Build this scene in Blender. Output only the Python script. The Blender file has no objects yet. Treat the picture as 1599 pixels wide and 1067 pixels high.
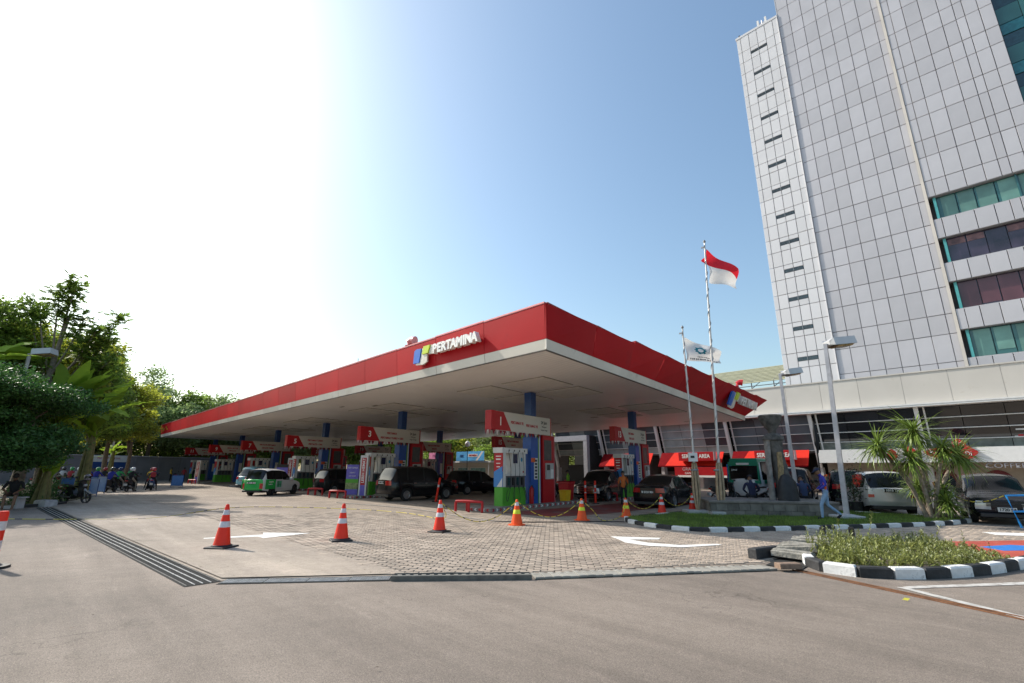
import bpy, bmesh, math, random
import numpy as np
from mathutils import Vector, Matrix, noise
random.seed(7); RNG = np.random.default_rng(7)
SC = bpy.context.scene; COL = SC.collection
R = math.radians

# ---------------------------------------------------------------- camera
CAM_H = 1.7
yaw, pitch, roll = R(44.8), R(14.98), R(0.32)
ca, sa = math.cos(yaw), math.sin(yaw)
right0 = Vector((ca, sa, 0)); fwd = Vector((-sa*math.cos(pitch), ca*math.cos(pitch), math.sin(pitch)))
up0 = right0.cross(fwd)
cr_, sr_ = math.cos(roll), math.sin(roll)
rgt = right0*cr_ + up0*sr_; upv = up0*cr_ - right0*sr_
cd = bpy.data.cameras.new('camera'); cam = bpy.data.objects.new('camera', cd); COL.objects.link(cam)
M = Matrix.Identity(4)
for i in range(3):
    M[i][0] = rgt[i]; M[i][1] = upv[i]; M[i][2] = -fwd[i]
M.translation = (0, 0, CAM_H)
cam.matrix_world = M
cd.sensor_width = 36; cd.lens = 36*747.5/1599; cd.clip_start = .1; cd.clip_end = 3000
SC.camera = cam

# ---------------------------------------------------------------- sky, sun, exposure
SUN_AZ, SUN_EL = 196.0, 38.0          # direction towards the sun, degrees ccw from +X
sx, sy, sz = math.cos(R(SUN_AZ))*math.cos(R(SUN_EL)), math.sin(R(SUN_AZ))*math.cos(R(SUN_EL)), math.sin(R(SUN_EL))
w = bpy.data.worlds.new('World'); SC.world = w; w.use_nodes = True
nt = w.node_tree; bg = nt.nodes['Background']
sky = nt.nodes.new('ShaderNodeTexSky'); sky.sky_type = 'NISHITA'; sky.sun_disc = False
sky.sun_elevation = R(SUN_EL); sky.sun_rotation = R(90 - SUN_AZ)
sky.altitude = 0; sky.air_density = 1.3; sky.dust_density = 2.3; sky.ozone_density = 1.0
tint = nt.nodes.new('ShaderNodeVectorMath'); tint.operation = 'MULTIPLY'; tint.inputs[1].default_value = (.90, 1.0, 1.02)
nt.links.new(sky.outputs[0], tint.inputs[0]); nt.links.new(tint.outputs[0], bg.inputs[0]); bg.inputs[1].default_value = 0.135
sd = bpy.data.lights.new('sun', 'SUN'); sun = bpy.data.objects.new('sun', sd); COL.objects.link(sun)
sd.energy = 3.7; sd.angle = R(0.53); sd.color = (1.0, .93, .83)
sun.rotation_euler = Vector((-sx, -sy, -sz)).to_track_quat('-Z', 'Y').to_euler(); sun.location = (-30, -10, 60)
SC.view_settings.view_transform = 'Standard'; SC.view_settings.look = 'None'
SC.view_settings.exposure = 0.55; SC.view_settings.gamma = 1; SC.view_settings.use_curve_mapping = False
SC.render.engine = 'CYCLES'

# ---------------------------------------------------------------- materials
MATS = {}
def pm(name, col, rough=.6, metal=0., var=.10, scale=4., bump=0., bscale=30., coat=0., spec=.5, trans=0., rnd=0., island=0., stain=None):
    if name in MATS: return MATS[name]
    m = bpy.data.materials.new(name); m.use_nodes = True; n = m.node_tree; L = n.links
    b = n.nodes['Principled BSDF']
    b.inputs['Roughness'].default_value = rough; b.inputs['Metallic'].default_value = metal
    b.inputs['Coat Weight'].default_value = coat; b.inputs['Coat Roughness'].default_value = .05
    b.inputs['Specular IOR Level'].default_value = spec
    tc = n.nodes.new('ShaderNodeTexCoord')
    nz = n.nodes.new('ShaderNodeTexNoise'); nz.inputs['Scale'].default_value = scale; nz.inputs['Detail'].default_value = 5
    L.new(tc.outputs['Object'], nz.inputs['Vector'])
    mr = n.nodes.new('ShaderNodeMapRange'); mr.inputs[1].default_value = .3; mr.inputs[2].default_value = .7
    mr.inputs[3].default_value = 1-var; mr.inputs[4].default_value = 1+var
    L.new(nz.outputs[0], mr.inputs[0]); fac = mr.outputs[0]
    def addrand(sock, amt):
        nonlocal fac
        r = n.nodes.new('ShaderNodeMapRange'); r.inputs[3].default_value = 1-amt; r.inputs[4].default_value = 1+amt
        L.new(sock, r.inputs[0]); mu = n.nodes.new('ShaderNodeMath'); mu.operation = 'MULTIPLY'
        L.new(fac, mu.inputs[0]); L.new(r.outputs[0], mu.inputs[1]); fac = mu.outputs[0]
    if rnd: addrand(n.nodes.new('ShaderNodeObjectInfo').outputs['Random'], rnd)
    if island: addrand(n.nodes.new('ShaderNodeNewGeometry').outputs['Random Per Island'], island)
    vm = n.nodes.new('ShaderNodeVectorMath'); vm.operation = 'SCALE'; vm.inputs[0].default_value = col[:3]
    L.new(fac, vm.inputs['Scale']); out = vm.outputs[0]
    if stain:
        n2 = n.nodes.new('ShaderNodeTexNoise'); n2.inputs['Scale'].default_value = stain[1]; n2.inputs['Detail'].default_value = 6; n2.inputs['Roughness'].default_value = .65
        L.new(tc.outputs['Object'], n2.inputs['Vector'])
        r2 = n.nodes.new('ShaderNodeMapRange'); r2.inputs[1].default_value = stain[2]; r2.inputs[2].default_value = stain[2]+.14
        L.new(n2.outputs[0], r2.inputs[0])
        mx = n.nodes.new('ShaderNodeMix'); mx.data_type = 'RGBA'; mx.inputs['B'].default_value = (*stain[0], 1)
        ml = n.nodes.new('ShaderNodeMath'); ml.operation = 'MULTIPLY'; ml.inputs[1].default_value = stain[3]
        L.new(r2.outputs[0], ml.inputs[0]); L.new(ml.outputs[0], mx.inputs['Factor']); L.new(out, mx.inputs['A']); out = mx.outputs['Result']
    L.new(out, b.inputs['Base Color'])
    if bump:
        nb = n.nodes.new('ShaderNodeTexNoise'); nb.inputs['Scale'].default_value = bscale; nb.inputs['Detail'].default_value = 4
        L.new(tc.outputs['Object'], nb.inputs['Vector'])
        bp = n.nodes.new('ShaderNodeBump'); bp.inputs['Strength'].default_value = bump; bp.inputs['Distance'].default_value = .02
        L.new(nb.outputs[0], bp.inputs['Height']); L.new(bp.outputs[0], b.inputs['Normal'])
    if trans:
        t = n.nodes.new('ShaderNodeBsdfTranslucent'); L.new(out, t.inputs['Color'])
        mxs = n.nodes.new('ShaderNodeMixShader'); mxs.inputs[0].default_value = trans
        L.new(b.outputs[0], mxs.inputs[1]); L.new(t.outputs[0], mxs.inputs[2])
        L.new(mxs.outputs[0], n.nodes['Material Output'].inputs[0])
    MATS[name] = m; return m

def ground_mat(name, c1, c2, grain=.12, tracks=True):
    m = bpy.data.materials.new(name); m.use_nodes = True; n = m.node_tree; L = n.links; b = n.nodes['Principled BSDF']
    b.inputs['Roughness'].default_value = .85; b.inputs['Specular IOR Level'].default_value = .3
    tc = n.nodes.new('ShaderNodeTexCoord')
    def noise_(s, d=6, r=.6, sc=(1, 1, 1), rot=0):
        mp = n.nodes.new('ShaderNodeMapping'); mp.inputs['Scale'].default_value = sc; mp.inputs['Rotation'].default_value = (0, 0, rot)
        L.new(tc.outputs['Object'], mp.inputs[0])
        q = n.nodes.new('ShaderNodeTexNoise'); q.inputs['Scale'].default_value = s; q.inputs['Detail'].default_value = d; q.inputs['Roughness'].default_value = r
        L.new(mp.outputs[0], q.inputs['Vector']); return q.outputs[0]
    def rng_(s, a, b_, c, d):
        q = n.nodes.new('ShaderNodeMapRange'); L.new(s, q.inputs[0])
        for i, v in enumerate((a, b_, c, d)): q.inputs[i+1].default_value = v
        return q.outputs[0]
    def mul(a, b_):
        q = n.nodes.new('ShaderNodeMath'); q.operation = 'MULTIPLY'; L.new(a, q.inputs[0]); L.new(b_, q.inputs[1]); return q.outputs[0]
    big = rng_(noise_(.28, 7, .62), .35, .65, 0, 1)
    mx = n.nodes.new('ShaderNodeMix'); mx.data_type = 'RGBA'; mx.inputs['A'].default_value = (*c1, 1); mx.inputs['B'].default_value = (*c2, 1)
    L.new(big, mx.inputs['Factor'])
    f = rng_(noise_(220, 2, .7), .3, .7, 1-grain*1.6, 1+grain*1.6)
    f = mul(f, rng_(noise_(75, 2, .8), .32, .68, 1-grain*1.5, 1+grain*1.5)); f = mul(f, rng_(noise_(30, 4, .8), .3, .7, 1-grain*.8, 1+grain*.8))
    f = mul(f, rng_(noise_(1.1, 6, .7), .3, .7, .86, 1.12)); f = mul(f, rng_(noise_(9, 5, .75), .3, .7, .88, 1.10)); f = mul(f, rng_(noise_(.09, 3, .5), .35, .65, .86, 1.10))
    if tracks: f = mul(f, rng_(noise_(.9, 5, .6, (.14, 1.6, 1), R(40)), .32, .68, .80, 1.13))
    spots = rng_(noise_(2.3, 6, .75), .60, .74, 1.0, .80); f = mul(f, spots)
    wq = n.nodes.new('ShaderNodeTexNoise'); wq.inputs['Scale'].default_value = 1.3; wq.inputs['Detail'].default_value = 5; L.new(tc.outputs['Object'], wq.inputs['Vector'])
    wa = n.nodes.new('ShaderNodeVectorMath'); wa.operation = 'MULTIPLY_ADD'; wa.inputs[1].default_value = (1.6, 1.6, 0); L.new(wq.outputs['Color'], wa.inputs[0]); L.new(tc.outputs['Object'], wa.inputs[2])
    vo = n.nodes.new('ShaderNodeTexVoronoi'); vo.feature = 'DISTANCE_TO_EDGE'; vo.inputs['Scale'].default_value = .19; L.new(wa.outputs[0], vo.inputs['Vector'])
    ck = rng_(vo.outputs['Distance'], 0, .0020, .34, 0); ck = mul(ck, rng_(noise_(.35, 3, .5), .46, .58, 0, 1)); inv = n.nodes.new('ShaderNodeMath'); inv.operation = 'SUBTRACT'; inv.inputs[0].default_value = 1; L.new(ck, inv.inputs[1]); f = mul(f, inv.outputs[0])
    pale = rng_(noise_(1.7, 6, .75, (.5, 1.4, 1), R(30)), .60, .74, 1.0, 1.30); f = mul(f, pale)
    v = n.nodes.new('ShaderNodeVectorMath'); v.operation = 'SCALE'; L.new(mx.outputs['Result'], v.inputs[0]); L.new(f, v.inputs['Scale'])
    L.new(v.outputs[0], b.inputs['Base Color'])
    bp = n.nodes.new('ShaderNodeBump'); bp.inputs['Strength'].default_value = .9; bp.inputs['Distance'].default_value = .008
    L.new(noise_(160, 3, .7), bp.inputs['Height']); L.new(bp.outputs[0], b.inputs['Normal'])
    MATS[name] = m; return m

ASPH = ground_mat('worn_asphalt', (.285, .236, .197), (.218, .182, .154), .24)
CONC = ground_mat('forecourt_concrete', (.40, .335, .275), (.32, .27, .225), .12)
WHITE = pm('white_paint', (.74, .73, .71), .45, var=.05)
ROADW = pm('road_paint', (.78, .77, .74), .7, var=.10, scale=9, stain=((.4, .36, .32), 6, .60, .8))
CREAM = pm('cream_metal', (.62, .58, .52), .4, var=.05, scale=.6)
SOFF = None
RED = pm('red_fascia', (.43, .004, .009), .5, var=.12, scale=.35, bump=.30, bscale=.7, rnd=.11, spec=.12, stain=((.20, .01, .015), .7, .58, .35))
REDP = pm('red_paint', (.44, .006, .012), .42, var=.06)
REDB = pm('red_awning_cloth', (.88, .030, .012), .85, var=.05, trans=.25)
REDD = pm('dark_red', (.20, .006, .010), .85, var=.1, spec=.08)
BLUE = pm('blue_column_paint', (.018, .065, .22), .35, var=.1)
BLUEL = pm('light_blue_print', (.05, .22, .55), .4, var=.05)
GREEN = pm('green_print', (.10, .38, .03), .4, var=.05)
LIME = pm('lime_print', (.45, .62, .03), .4, var=.05)
BLACK = pm('black_rubber', (.018, .018, .02), .55, var=.2)
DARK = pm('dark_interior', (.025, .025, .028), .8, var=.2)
GREY = pm('grey_metal', (.30, .30, .31), .4, .6, var=.1)
LGREY = pm('light_grey_paint', (.48, .47, .48), .5, var=.08)
GALV = pm('galvanised_pole', (.46, .45, .47), .45, .3, var=.12, scale=6)
ORANGE = pm('orange_cone_plastic', (.90, .030, .006), .5, var=.06, trans=.12)
ORANGE2 = pm('orange_cone_vinyl', (.95, .10, .006), .5, var=.06, trans=.12)
REFL = pm('reflective_band', (.62, .58, .60), .35, var=.12, scale=20)
YELB = pm('yellow_band', (.72, .78, .03), .4, var=.08)
YEL = pm('yellow_plastic', (.75, .45, .02), .4, var=.1)
RUST = pm('rusted_steel', (.17, .075, .035), .8, var=.4, scale=8, bump=.3)
STEEL = pm('grating_steel', (.16, .155, .15), .6, .2, var=.2, scale=12)
VOID = pm('drain_void', (.012, .012, .012), .95, var=.1)
BARK = pm('bark', (.16, .12, .085), .9, var=.35, scale=9, bump=.5, bscale=20)
STONE = pm('carved_stone', (.10, .095, .088), .9, var=.45, scale=5, bump=.6, bscale=14)
BLOCK = pm('concrete_block', (.17, .155, .135), .9, var=.3, scale=3, bump=.4, bscale=30, rnd=.2)
KW = pm('white_kerb_paint', (.72, .71, .70), .7, var=.12, scale=6, bump=.3, rnd=.05, stain=((.13, .12, .11), 7, .60, .9))
KB = pm('black_kerb_paint', (.028, .028, .030), .75, var=.4, scale=6, bump=.3, stain=((.16, .15, .14), 6, .62, .6))

def glassm(name, col, rough=.06, spec=.6, var=.1):
    return pm(name, col, rough, 0, var=var, scale=.7, spec=spec, coat=.6)
GLZ = pm('car_glass', (.006, .007, .008), .12, 0, var=.1, spec=.35, coat=.12)
TEAL = glassm('teal_window_glass', (.035, .13, .13), .10, .5)
TEALL = pm('pale_teal_blind', (.13, .27, .23), .35, var=.15, scale=1.5, coat=.5, rnd=.25)
PURP = pm('dark_purple_glass', (.045, .032, .055), .15, var=.5, scale=.8, coat=.6, rnd=.3)
MAROON = pm('maroon_blind_glass', (.10, .035, .045), .3, var=.25, scale=.9, coat=.5, rnd=.25)
DKTEAL = pm('dark_teal_glass', (.012, .045, .06), .12, var=.3, coat=.7, rnd=.3)
SLATE = pm('slate_blue_glass', (.10, .125, .145), .35, var=.3, scale=.5, coat=.15, rnd=.45)
PALEG = pm('pale_curtained_glass', (.36, .42, .43), .45, var=.15, scale=1.2, coat=.1, rnd=.15)
BLKG = pm('black_glass', (.014, .016, .02), .10, var=.4, scale=.6, coat=.6, rnd=.4)
CLAD = pm('silver_cladding', (.50, .49, .515), .5, .1, var=.06, scale=.5, rnd=.075, bump=.10, bscale=.9, stain=((.46, .44, .43), .9, .58, .5))
CLADW = pm('pale_cladding', (.66, .65, .66), .5, .05, var=.04, scale=.5, rnd=.05)
CLADS = pm('silver_cladding_far', (.50, .49, .515), .5, .1, var=.06, scale=.5, island=.075)
CLADB = pm('beige_cladding', (.58, .54, .49), .5, .1, var=.05, scale=.4, rnd=.04, stain=((.42, .35, .27), 1.3, .62, .5))

# ---------------------------------------------------------------- mesh helpers
class MB:
    def __init__(s): s.v = []; s.f = []; s.m = []
    def add(s, vs, fs, mi=0):
        o = len(s.v); s.v += [tuple(p) for p in vs]; s.f += [tuple(i+o for i in f) for f in fs]; s.m += [mi]*len(fs); return s
    def box(s, x0, x1, y0, y1, z0, z1, mi=0, T=None):
        vs = [(x, y, z) for z in (z0, z1) for y in (y0, y1) for x in (x0, x1)]
        if T: vs = [T @ Vector(p) for p in vs]
        return s.add(vs, [(0, 2, 3, 1), (4, 5, 7, 6), (0, 1, 5, 4), (2, 6, 7, 3), (0, 4, 6, 2), (1, 3, 7, 5)], mi)
    def bevbox(s, x0, x1, y0, y1, z0, z1, b, mi=0, T=None):
        vs = []
        for z, i in ((z0, 0), (z1-b, 0), (z1, b)):
            vs += [(x0+i, y0+i, z), (x1-i, y0+i, z), (x1-i, y1-i, z), (x0+i, y1-i, z)]
        if T: vs = [T @ Vector(p) for p in vs]
        fs = [(3, 2, 1, 0), (8, 9, 10, 11)]
        for k in (0, 4):
            for i in range(4): fs.append((k+i, k+(i+1) % 4, k+4+(i+1) % 4, k+4+i))
        return s.add(vs, fs, mi)
    def tube(s, pts, rad, n=8, mi=0, cap=True):
        pts = [Vector(p) for p in pts]; rs = rad if isinstance(rad, (list, tuple)) else [rad]*len(pts)
        vs = []; t0 = None
        for i, p in enumerate(pts):
            t = (pts[min(i+1, len(pts)-1)]-pts[max(i-1, 0)])
            t = t.normalized() if t.length > 1e-9 else Vector((0, 0, 1))
            a = t.cross(Vector((0, 0, 1)) if abs(t.z) < .95 else Vector((1, 0, 0))).normalized(); b = t.cross(a)
            for k in range(n):
                an = 2*math.pi*k/n; vs.append(p+(a*math.cos(an)+b*math.sin(an))*rs[i])
        fs = []
        for i in range(len(pts)-1):
            for k in range(n): fs.append((i*n+k, i*n+(k+1) % n, (i+1)*n+(k+1) % n, (i+1)*n+k))
        if cap: fs.append(tuple(range(n))[::-1]); fs.append(tuple((len(pts)-1)*n+k for k in range(n)))
        return s.add(vs, fs, mi)
    def lathe(s, prof, n=20, mi=0, T=None, axis='z'):
        vs = []
        for r, z in prof:
            for k in range(n):
                an = 2*math.pi*k/n; p = (r*math.cos(an), r*math.sin(an), z)
                if axis == 'y': p = (p[0], p[2], p[1])
                if axis == 'x': p = (p[2], p[0], p[1])
                vs.append(p)
        if T: vs = [T @ Vector(p) for p in vs]
        fs = [(i*n+k, i*n+(k+1) % n, (i+1)*n+(k+1) % n, (i+1)*n+k) for i in range(len(prof)-1) for k in range(n)]
        return s.add(vs, fs, mi)
    def prism(s, poly, z0, z1, mi=0, T=None, mside=None):
        n = len(poly); vs = [(x, y, z0) for x, y in poly]+[(x, y, z1) for x, y in poly]
        if T: vs = [T @ Vector(p) for p in vs]
        s.add(vs, [tuple(range(n))[::-1], tuple(range(n, 2*n))], mi); o = len(s.v)-2*n
        for i in range(n):
            s.f.append((o+i, o+(i+1) % n, o+n+(i+1) % n, o+n+i)); s.m.append(mi if mside is None else mside)
        return s
    def mesh(s, name, mats, smooth=None):
        me = bpy.data.meshes.new(name); me.from_pydata(s.v, [], s.f)
        mats = mats if isinstance(mats, (list, tuple)) else [mats]
        for m in mats: me.materials.append(m)
        if len(mats) > 1: me.polygons.foreach_set('material_index', s.m)
        if smooth is not None:
            me.polygons.foreach_set('use_smooth', [True]*len(me.polygons)); me.set_sharp_from_angle(angle=R(smooth))
        me.update(); return me
    def obj(s, name, mats, parent=None, smooth=None, **k):
        return put(s.mesh(name, mats, smooth), name, parent, **k)
def put(me, name, parent=None, loc=None, rz=None, label=None, kind=None):
    o = bpy.data.objects.new(name, me); COL.objects.link(o)
    if loc is not None: o.location = loc
    if rz is not None: o.rotation_euler = (0, 0, rz)
    if parent is not None: o.parent = parent
    if label: o['label'] = label
    if kind: o['kind'] = kind
    return o
def thing(name, label, cat, loc=(0, 0, 0), rz=0, group=None):
    o = bpy.data.objects.new(name, None); COL.objects.link(o); o.location = loc; o.rotation_euler = (0, 0, rz)
    o.empty_display_size = .3; o['label'] = label; o['category'] = cat
    if group: o['group'] = group
    return o
def tag(o, label, cat, group=None):
    o['label'] = label; o['category'] = cat
    if group: o['group'] = group
    return o
def struct(o): o['kind'] = 'structure'; return o
def dup(root, loc, rz=None, label=None, parts=True, scale=None):
    r = root.copy(); COL.objects.link(r); r.location = loc
    if rz is not None: r.rotation_euler = (0, 0, rz)
    if label: r['label'] = label
    if scale: r.scale = scale
    def rec(a, b):
        for ch in a.children:
            c = ch.copy(); COL.objects.link(c); c.parent = b; rec(ch, c)
    if parts: rec(root, r)
    return r
TXT = {}
def textmesh(s, size=1, ext=.01, mat=None, align='CENTER', bold=0.0):
    key = (s, size, ext, mat.name, align, bold)
    if key in TXT: return TXT[key]
    cu = bpy.data.curves.new('t', 'FONT'); cu.body = s; cu.size = size; cu.extrude = ext; cu.align_x = align; cu.align_y = 'CENTER'; cu.offset = bold
    cu.resolution_u = 3
    o = bpy.data.objects.new('t', cu); COL.objects.link(o)
    bpy.context.view_layer.update()
    dg = bpy.context.evaluated_depsgraph_get(); me = bpy.data.meshes.new_from_object(o.evaluated_get(dg))
    bpy.data.objects.remove(o); bpy.data.curves.remove(cu)
    me.materials.clear(); me.materials.append(mat); me.name = 'lettering'; TXT[key] = me; return me
def text(s, size, mat, parent, loc, rot, ext=.004, sx=1, bold=0., name='lettering'):
    o = put(textmesh(s, size, ext, mat, bold=bold), name, parent, loc=loc); o.rotation_euler = rot; o.scale = (sx, 1, 1); return o
def quadmesh(name, P, mats, mi=None, normals=None):
    """P: (N,4,3) numpy quads"""
    N = len(P); me = bpy.data.meshes.new(name); me.vertices.add(N*4); me.loops.add(N*4); me.polygons.add(N)
    me.vertices.foreach_set('co', P.reshape(-1).astype(np.float32)); me.loops.foreach_set('vertex_index', np.arange(N*4, dtype=np.int32))
    me.polygons.foreach_set('loop_start', np.arange(0, N*4, 4, dtype=np.int32)); me.polygons.foreach_set('loop_total', np.full(N, 4, dtype=np.int32))
    for m in (mats if isinstance(mats, (list, tuple)) else [mats]): me.materials.append(m)
    if mi is not None: me.polygons.foreach_set('material_index', mi.astype(np.int32))
    me.update(calc_edges=True); me.validate(); return me
def leafquads(C, size, aspect=.5, up=0.3, jit=.4, droop=0.):
    """leaf-shaped quads (kite) at centres C"""
    N = len(C); d = RNG.normal(size=(N, 3)); d[:, 2] *= .6; d[:, 2] -= droop; d /= np.linalg.norm(d, axis=1)[:, None]
    n = RNG.normal(size=(N, 3)); n[:, 2] += up*3; s = np.cross(d, n); s /= np.linalg.norm(s, axis=1)[:, None]+1e-9
    L = size*(1+jit*RNG.uniform(-1, 1, N))[:, None]; W = L*aspect/2
    return np.stack([C-d*L/2, C+s*W-d*L*.05, C+d*L/2, C-s*W-d*L*.05], 1)
# ================================================================ GROUND
def sheet(name, poly, z, mat):
    bm = MB(); bm.add([(x, y, z) for x, y in poly], [tuple(range(len(poly)))]); o = bm.obj(name, mat); return struct(o)
g = sheet('ground', [(-1200, -1200), (1200, -1200), (1200, 1200), (-1200, 1200)], 0, ASPH)
sheet('forecourt_slab', [(-100, 2.6), (-29, 1.42), (-9.0, 2.62), (-7.35, 4.80), (-5.72, 6.72), (-3.55, 10.35), (-3.3, 14), (-.5, 26), (12, 30), (12, 60), (-100, 60)], .004, CONC)
# paving: textured sheet far away, separate stones near
def paving_mat():
    m = bpy.data.materials.new('block_paving_far'); m.use_nodes = True; n = m.node_tree; L = n.links; b = n.nodes['Principled BSDF']
    b.inputs['Roughness'].default_value = .9
    tc = n.nodes.new('ShaderNodeTexCoord'); mp = n.nodes.new('ShaderNodeMapping'); mp.inputs['Rotation'].default_value = (0, 0, R(-40)); L.new(tc.outputs['Object'], mp.inputs[0])
    br = n.nodes.new('ShaderNodeTexBrick'); L.new(mp.outputs[0], br.inputs['Vector'])
    br.inputs['Color1'].default_value = (.40, .325, .262, 1); br.inputs['Color2'].default_value = (.30, .245, .20, 1); br.inputs['Mortar'].default_value = (.10, .085, .07, 1)
    br.inputs['Scale'].default_value = 1; br.inputs['Mortar Size'].default_value = .009; br.inputs['Brick Width'].default_value = .22; br.inputs['Row Height'].default_value = .11
    nz = n.nodes.new('ShaderNodeTexNoise'); nz.inputs['Scale'].default_value = .5; nz.inputs['Detail'].default_value = 7; L.new(tc.outputs['Object'], nz.inputs['Vector'])
    mr = n.nodes.new('ShaderNodeMapRange'); mr.inputs[1].default_value = .3; mr.inputs[2].default_value = .7; mr.inputs[3].default_value = .72; mr.inputs[4].default_value = 1.15; L.new(nz.outputs[0], mr.inputs[0])
    v = n.nodes.new('ShaderNodeVectorMath'); v.operation = 'SCALE'; L.new(br.outputs[0], v.inputs[0]); L.new(mr.outputs[0], v.inputs['Scale']); L.new(v.outputs[0], b.inputs['Base Color'])
    return m
PAVE_POLY = [(-110, 6.3), (-60, 6.2), (-24, 5.1), (-11.5, 4.9), (-7.35, 4.95), (-5.72, 6.85), (-3.62, 10.42), (-3.45, 13.9), (-.6, 15.0), (.6, 16.5), (2.5, 26), (-1.2, 25.1), (-2.6, 20.3), (-4.4, 17.2), (-6.2, 13.9), (-7.4, 13.75), (-9.1, 14.45), (-11.6, 13.7), (-16, 13.1), (-110, 13.6)]
pv = sheet('block_paving', PAVE_POLY, .008, paving_mat())
STONE_POLY = [(-24, 4.85), (-11.5, 4.65), (-7.55, 4.72), (-5.80, 6.78), (-3.66, 10.42), (-3.50, 13.9), (-.6, 15.0), (.6, 16.5), (2.5, 26), (-1.0, 25.1), (-2.4, 20.3), (-4.2, 17.2), (-6.1, 14.2), (-7.4, 14.1), (-9.1, 14.6), (-11.6, 13.75), (-16, 13.2), (-24, 13.2)]
def inside(x, y, poly):
    c = False; n = len(poly)
    for i in range(n):
        x1, y1 = poly[i]; x2, y2 = poly[i-1]
        if (y1 > y) != (y2 > y) and x < (x2-x1)*(y-y1)/(y2-y1)+x1: c = not c
    return c
def ground_mottle(name, col):
    m = pm(name, col, .9, var=.22, scale=9, bump=.4, bscale=50, island=.0); return m
PAVM = pm('paving_stone', (.385, .312, .250), .9, var=.16, scale=1.2, bump=.4, bscale=60, rnd=.16, stain=((.20, .165, .14), 1.1, .58, .5))
PAVS = pm('paving_stone_far', (.385, .312, .250), .9, var=.16, scale=1.2, bump=.4, bscale=60, island=.16, stain=((.20, .165, .14), 1.1, .58, .5))
SLOT = pm('paving_joint', (.055, .045, .036), .95, var=.3)
JPOLY = []
stones = []
BL, BWd = .24, .12
cA, sA_ = math.cos(R(40)), math.sin(R(40))
for r_ in range(-30, 260):
    for c_ in range(-130, 130):
        u = c_*BL+(BL/2 if r_ % 2 else 0); v = r_*BWd
        x = u*cA-v*sA_; y = u*sA_+v*cA
        d = math.hypot(x, y)
        if d > 21.5 or d < 7 or y < 4.5: continue
        if inside(x, y, STONE_POLY): stones.append((d, x, y))
stones.sort()
def stone_geo(bm, x, y, T):
    h = .5*BL-.008; k = .5*BWd-.008; z = .020+random.uniform(-.003, .003); tx, ty = random.uniform(-.012, .012), random.uniform(-.02, .02); a = R(40)+random.uniform(-.02, .02)
    c, s = math.cos(a), math.sin(a); vs = []
    for (hh, kk, zz) in ((h, k, .0065), (h-.006, k-.006, z)):
        for px, py in ((-hh, -kk), (hh, -kk), (hh, kk), (-hh, kk)):
            vs.append((x+px*c-py*s, y+px*s+py*c, zz+(px*tx*4+py*ty*4)*.5 if zz > .012 else zz))
    bm.add(vs, [(4, 5, 6, 7), (0, 1, 5, 4), (1, 2, 6, 5), (2, 3, 7, 6), (3, 0, 4, 7)])
b1 = MB(); stone_geo(b1, 0, 0, None); smesh = [b1.mesh('paver', PAVM)]
for _ in range(5):
    b1 = MB(); stone_geo(b1, 0, 0, None); smesh.append(b1.mesh('paver', PAVM))
for i, (d, x, y) in enumerate(stones[:300]): put(smesh[i % 6], 'paver', pv, loc=(x, y, 0))
bm = MB()
for d, x, y in stones[300:]: stone_geo(bm, x, y, None)
bm.obj('pavers', PAVS, pv, kind='stuff')
bm = MB()
jp = [(x, y) for d, x, y in stones]
# joint bed under the separate stones: one dark sheet per stone cell, a little above the textured sheet
for d, x, y in stones:
    vs = []
    for px, py in ((-BL/2, -BWd/2), (BL/2, -BWd/2), (BL/2, BWd/2), (-BL/2, BWd/2)): vs.append((x+px*cA-py*sA_, y+px*sA_+py*cA, .0095))
    bm.add(vs, [(0, 1, 2, 3)])
bm.obj('joint_sand', SLOT, pv, kind='stuff')

sheet('concrete_apron', [(-60, 1.9), (-29, 1.58), (-9.10, 2.66), (-7.62, 4.62), (-7.40, 4.96), (-11.5, 4.97), (-24, 5.15), (-60, 6.2)], .0215, CONC)
for (jp_, l) in (([(-10.980, 0.470), (-10.968, 0.458), (-11.718, 1.968), (-11.730, 1.980)], 0), ([(-15.0, 2.35), (-14.98, 2.35), (-12.2, 4.95), (-12.22, 4.95)], 1), ([(-21.0, 2.0), (-20.98, 2.0), (-17.2, 5.0), (-17.22, 5.0)], 1)):
    sheet('slab_joint', jp_, .0036 if not l else .0225, MATS.get('joint_line') or pm('joint_line', (.10, .085, .07), .95, var=.4, scale=5))
# painted arrows
def flat(name, poly, z, mat, label, cat='road marking', thick=.003):
    b = MB(); b.prism(poly, z-.0, z+thick); o = b.obj(name, mat); tag(o, label, cat); return o
WORNP = pm('worn_line_paint', (.50, .48, .45), .8, var=.2, scale=6, stain=((.26, .22, .19), 7, .50, .85))
flat('painted_arrow', [(-14.32, 3.66), (-14.2, 3.62), (-13.72, 4.72), (-13.35, 4.72), (-13.5, 5.95), (-14.45, 5.08), (-14.02, 4.95)], .0235, ROADW, 'white painted arrow on the concrete beside the leftmost standing cone')
flat('painted_arrow', [(-7.60, 11.35), (-6.55, 12.05), (-6.45, 11.75), (-6.95, 11.2), (-6.35, 11.05), (-5.65, 11.25), (-5.12, 12.10), (-4.98, 12.02), (-5.45, 10.98), (-6.1, 10.62), (-6.75, 10.68), (-7.05, 10.95)], .0255, ROADW, 'white painted curved arrow on the block paving in front of the grass island')
flat('painted_line', [(-1.40, 9.93), (-1.30, 9.84), (.1, 11.72), (1.8, 14.4), (1.7, 14.5), (0, 11.85)], .0045, WORNP, 'white parking bay line running away beside the weedy planter kerb')
flat('painted_line', [(-1.36, 9.86), (-1.46, 9.78), (-.14, 8.86), (1.9, 7.4), (2.0, 7.5), (-.08, 8.97)], .0085, WORNP, 'white parking bay line running towards the bottom right corner')
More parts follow.
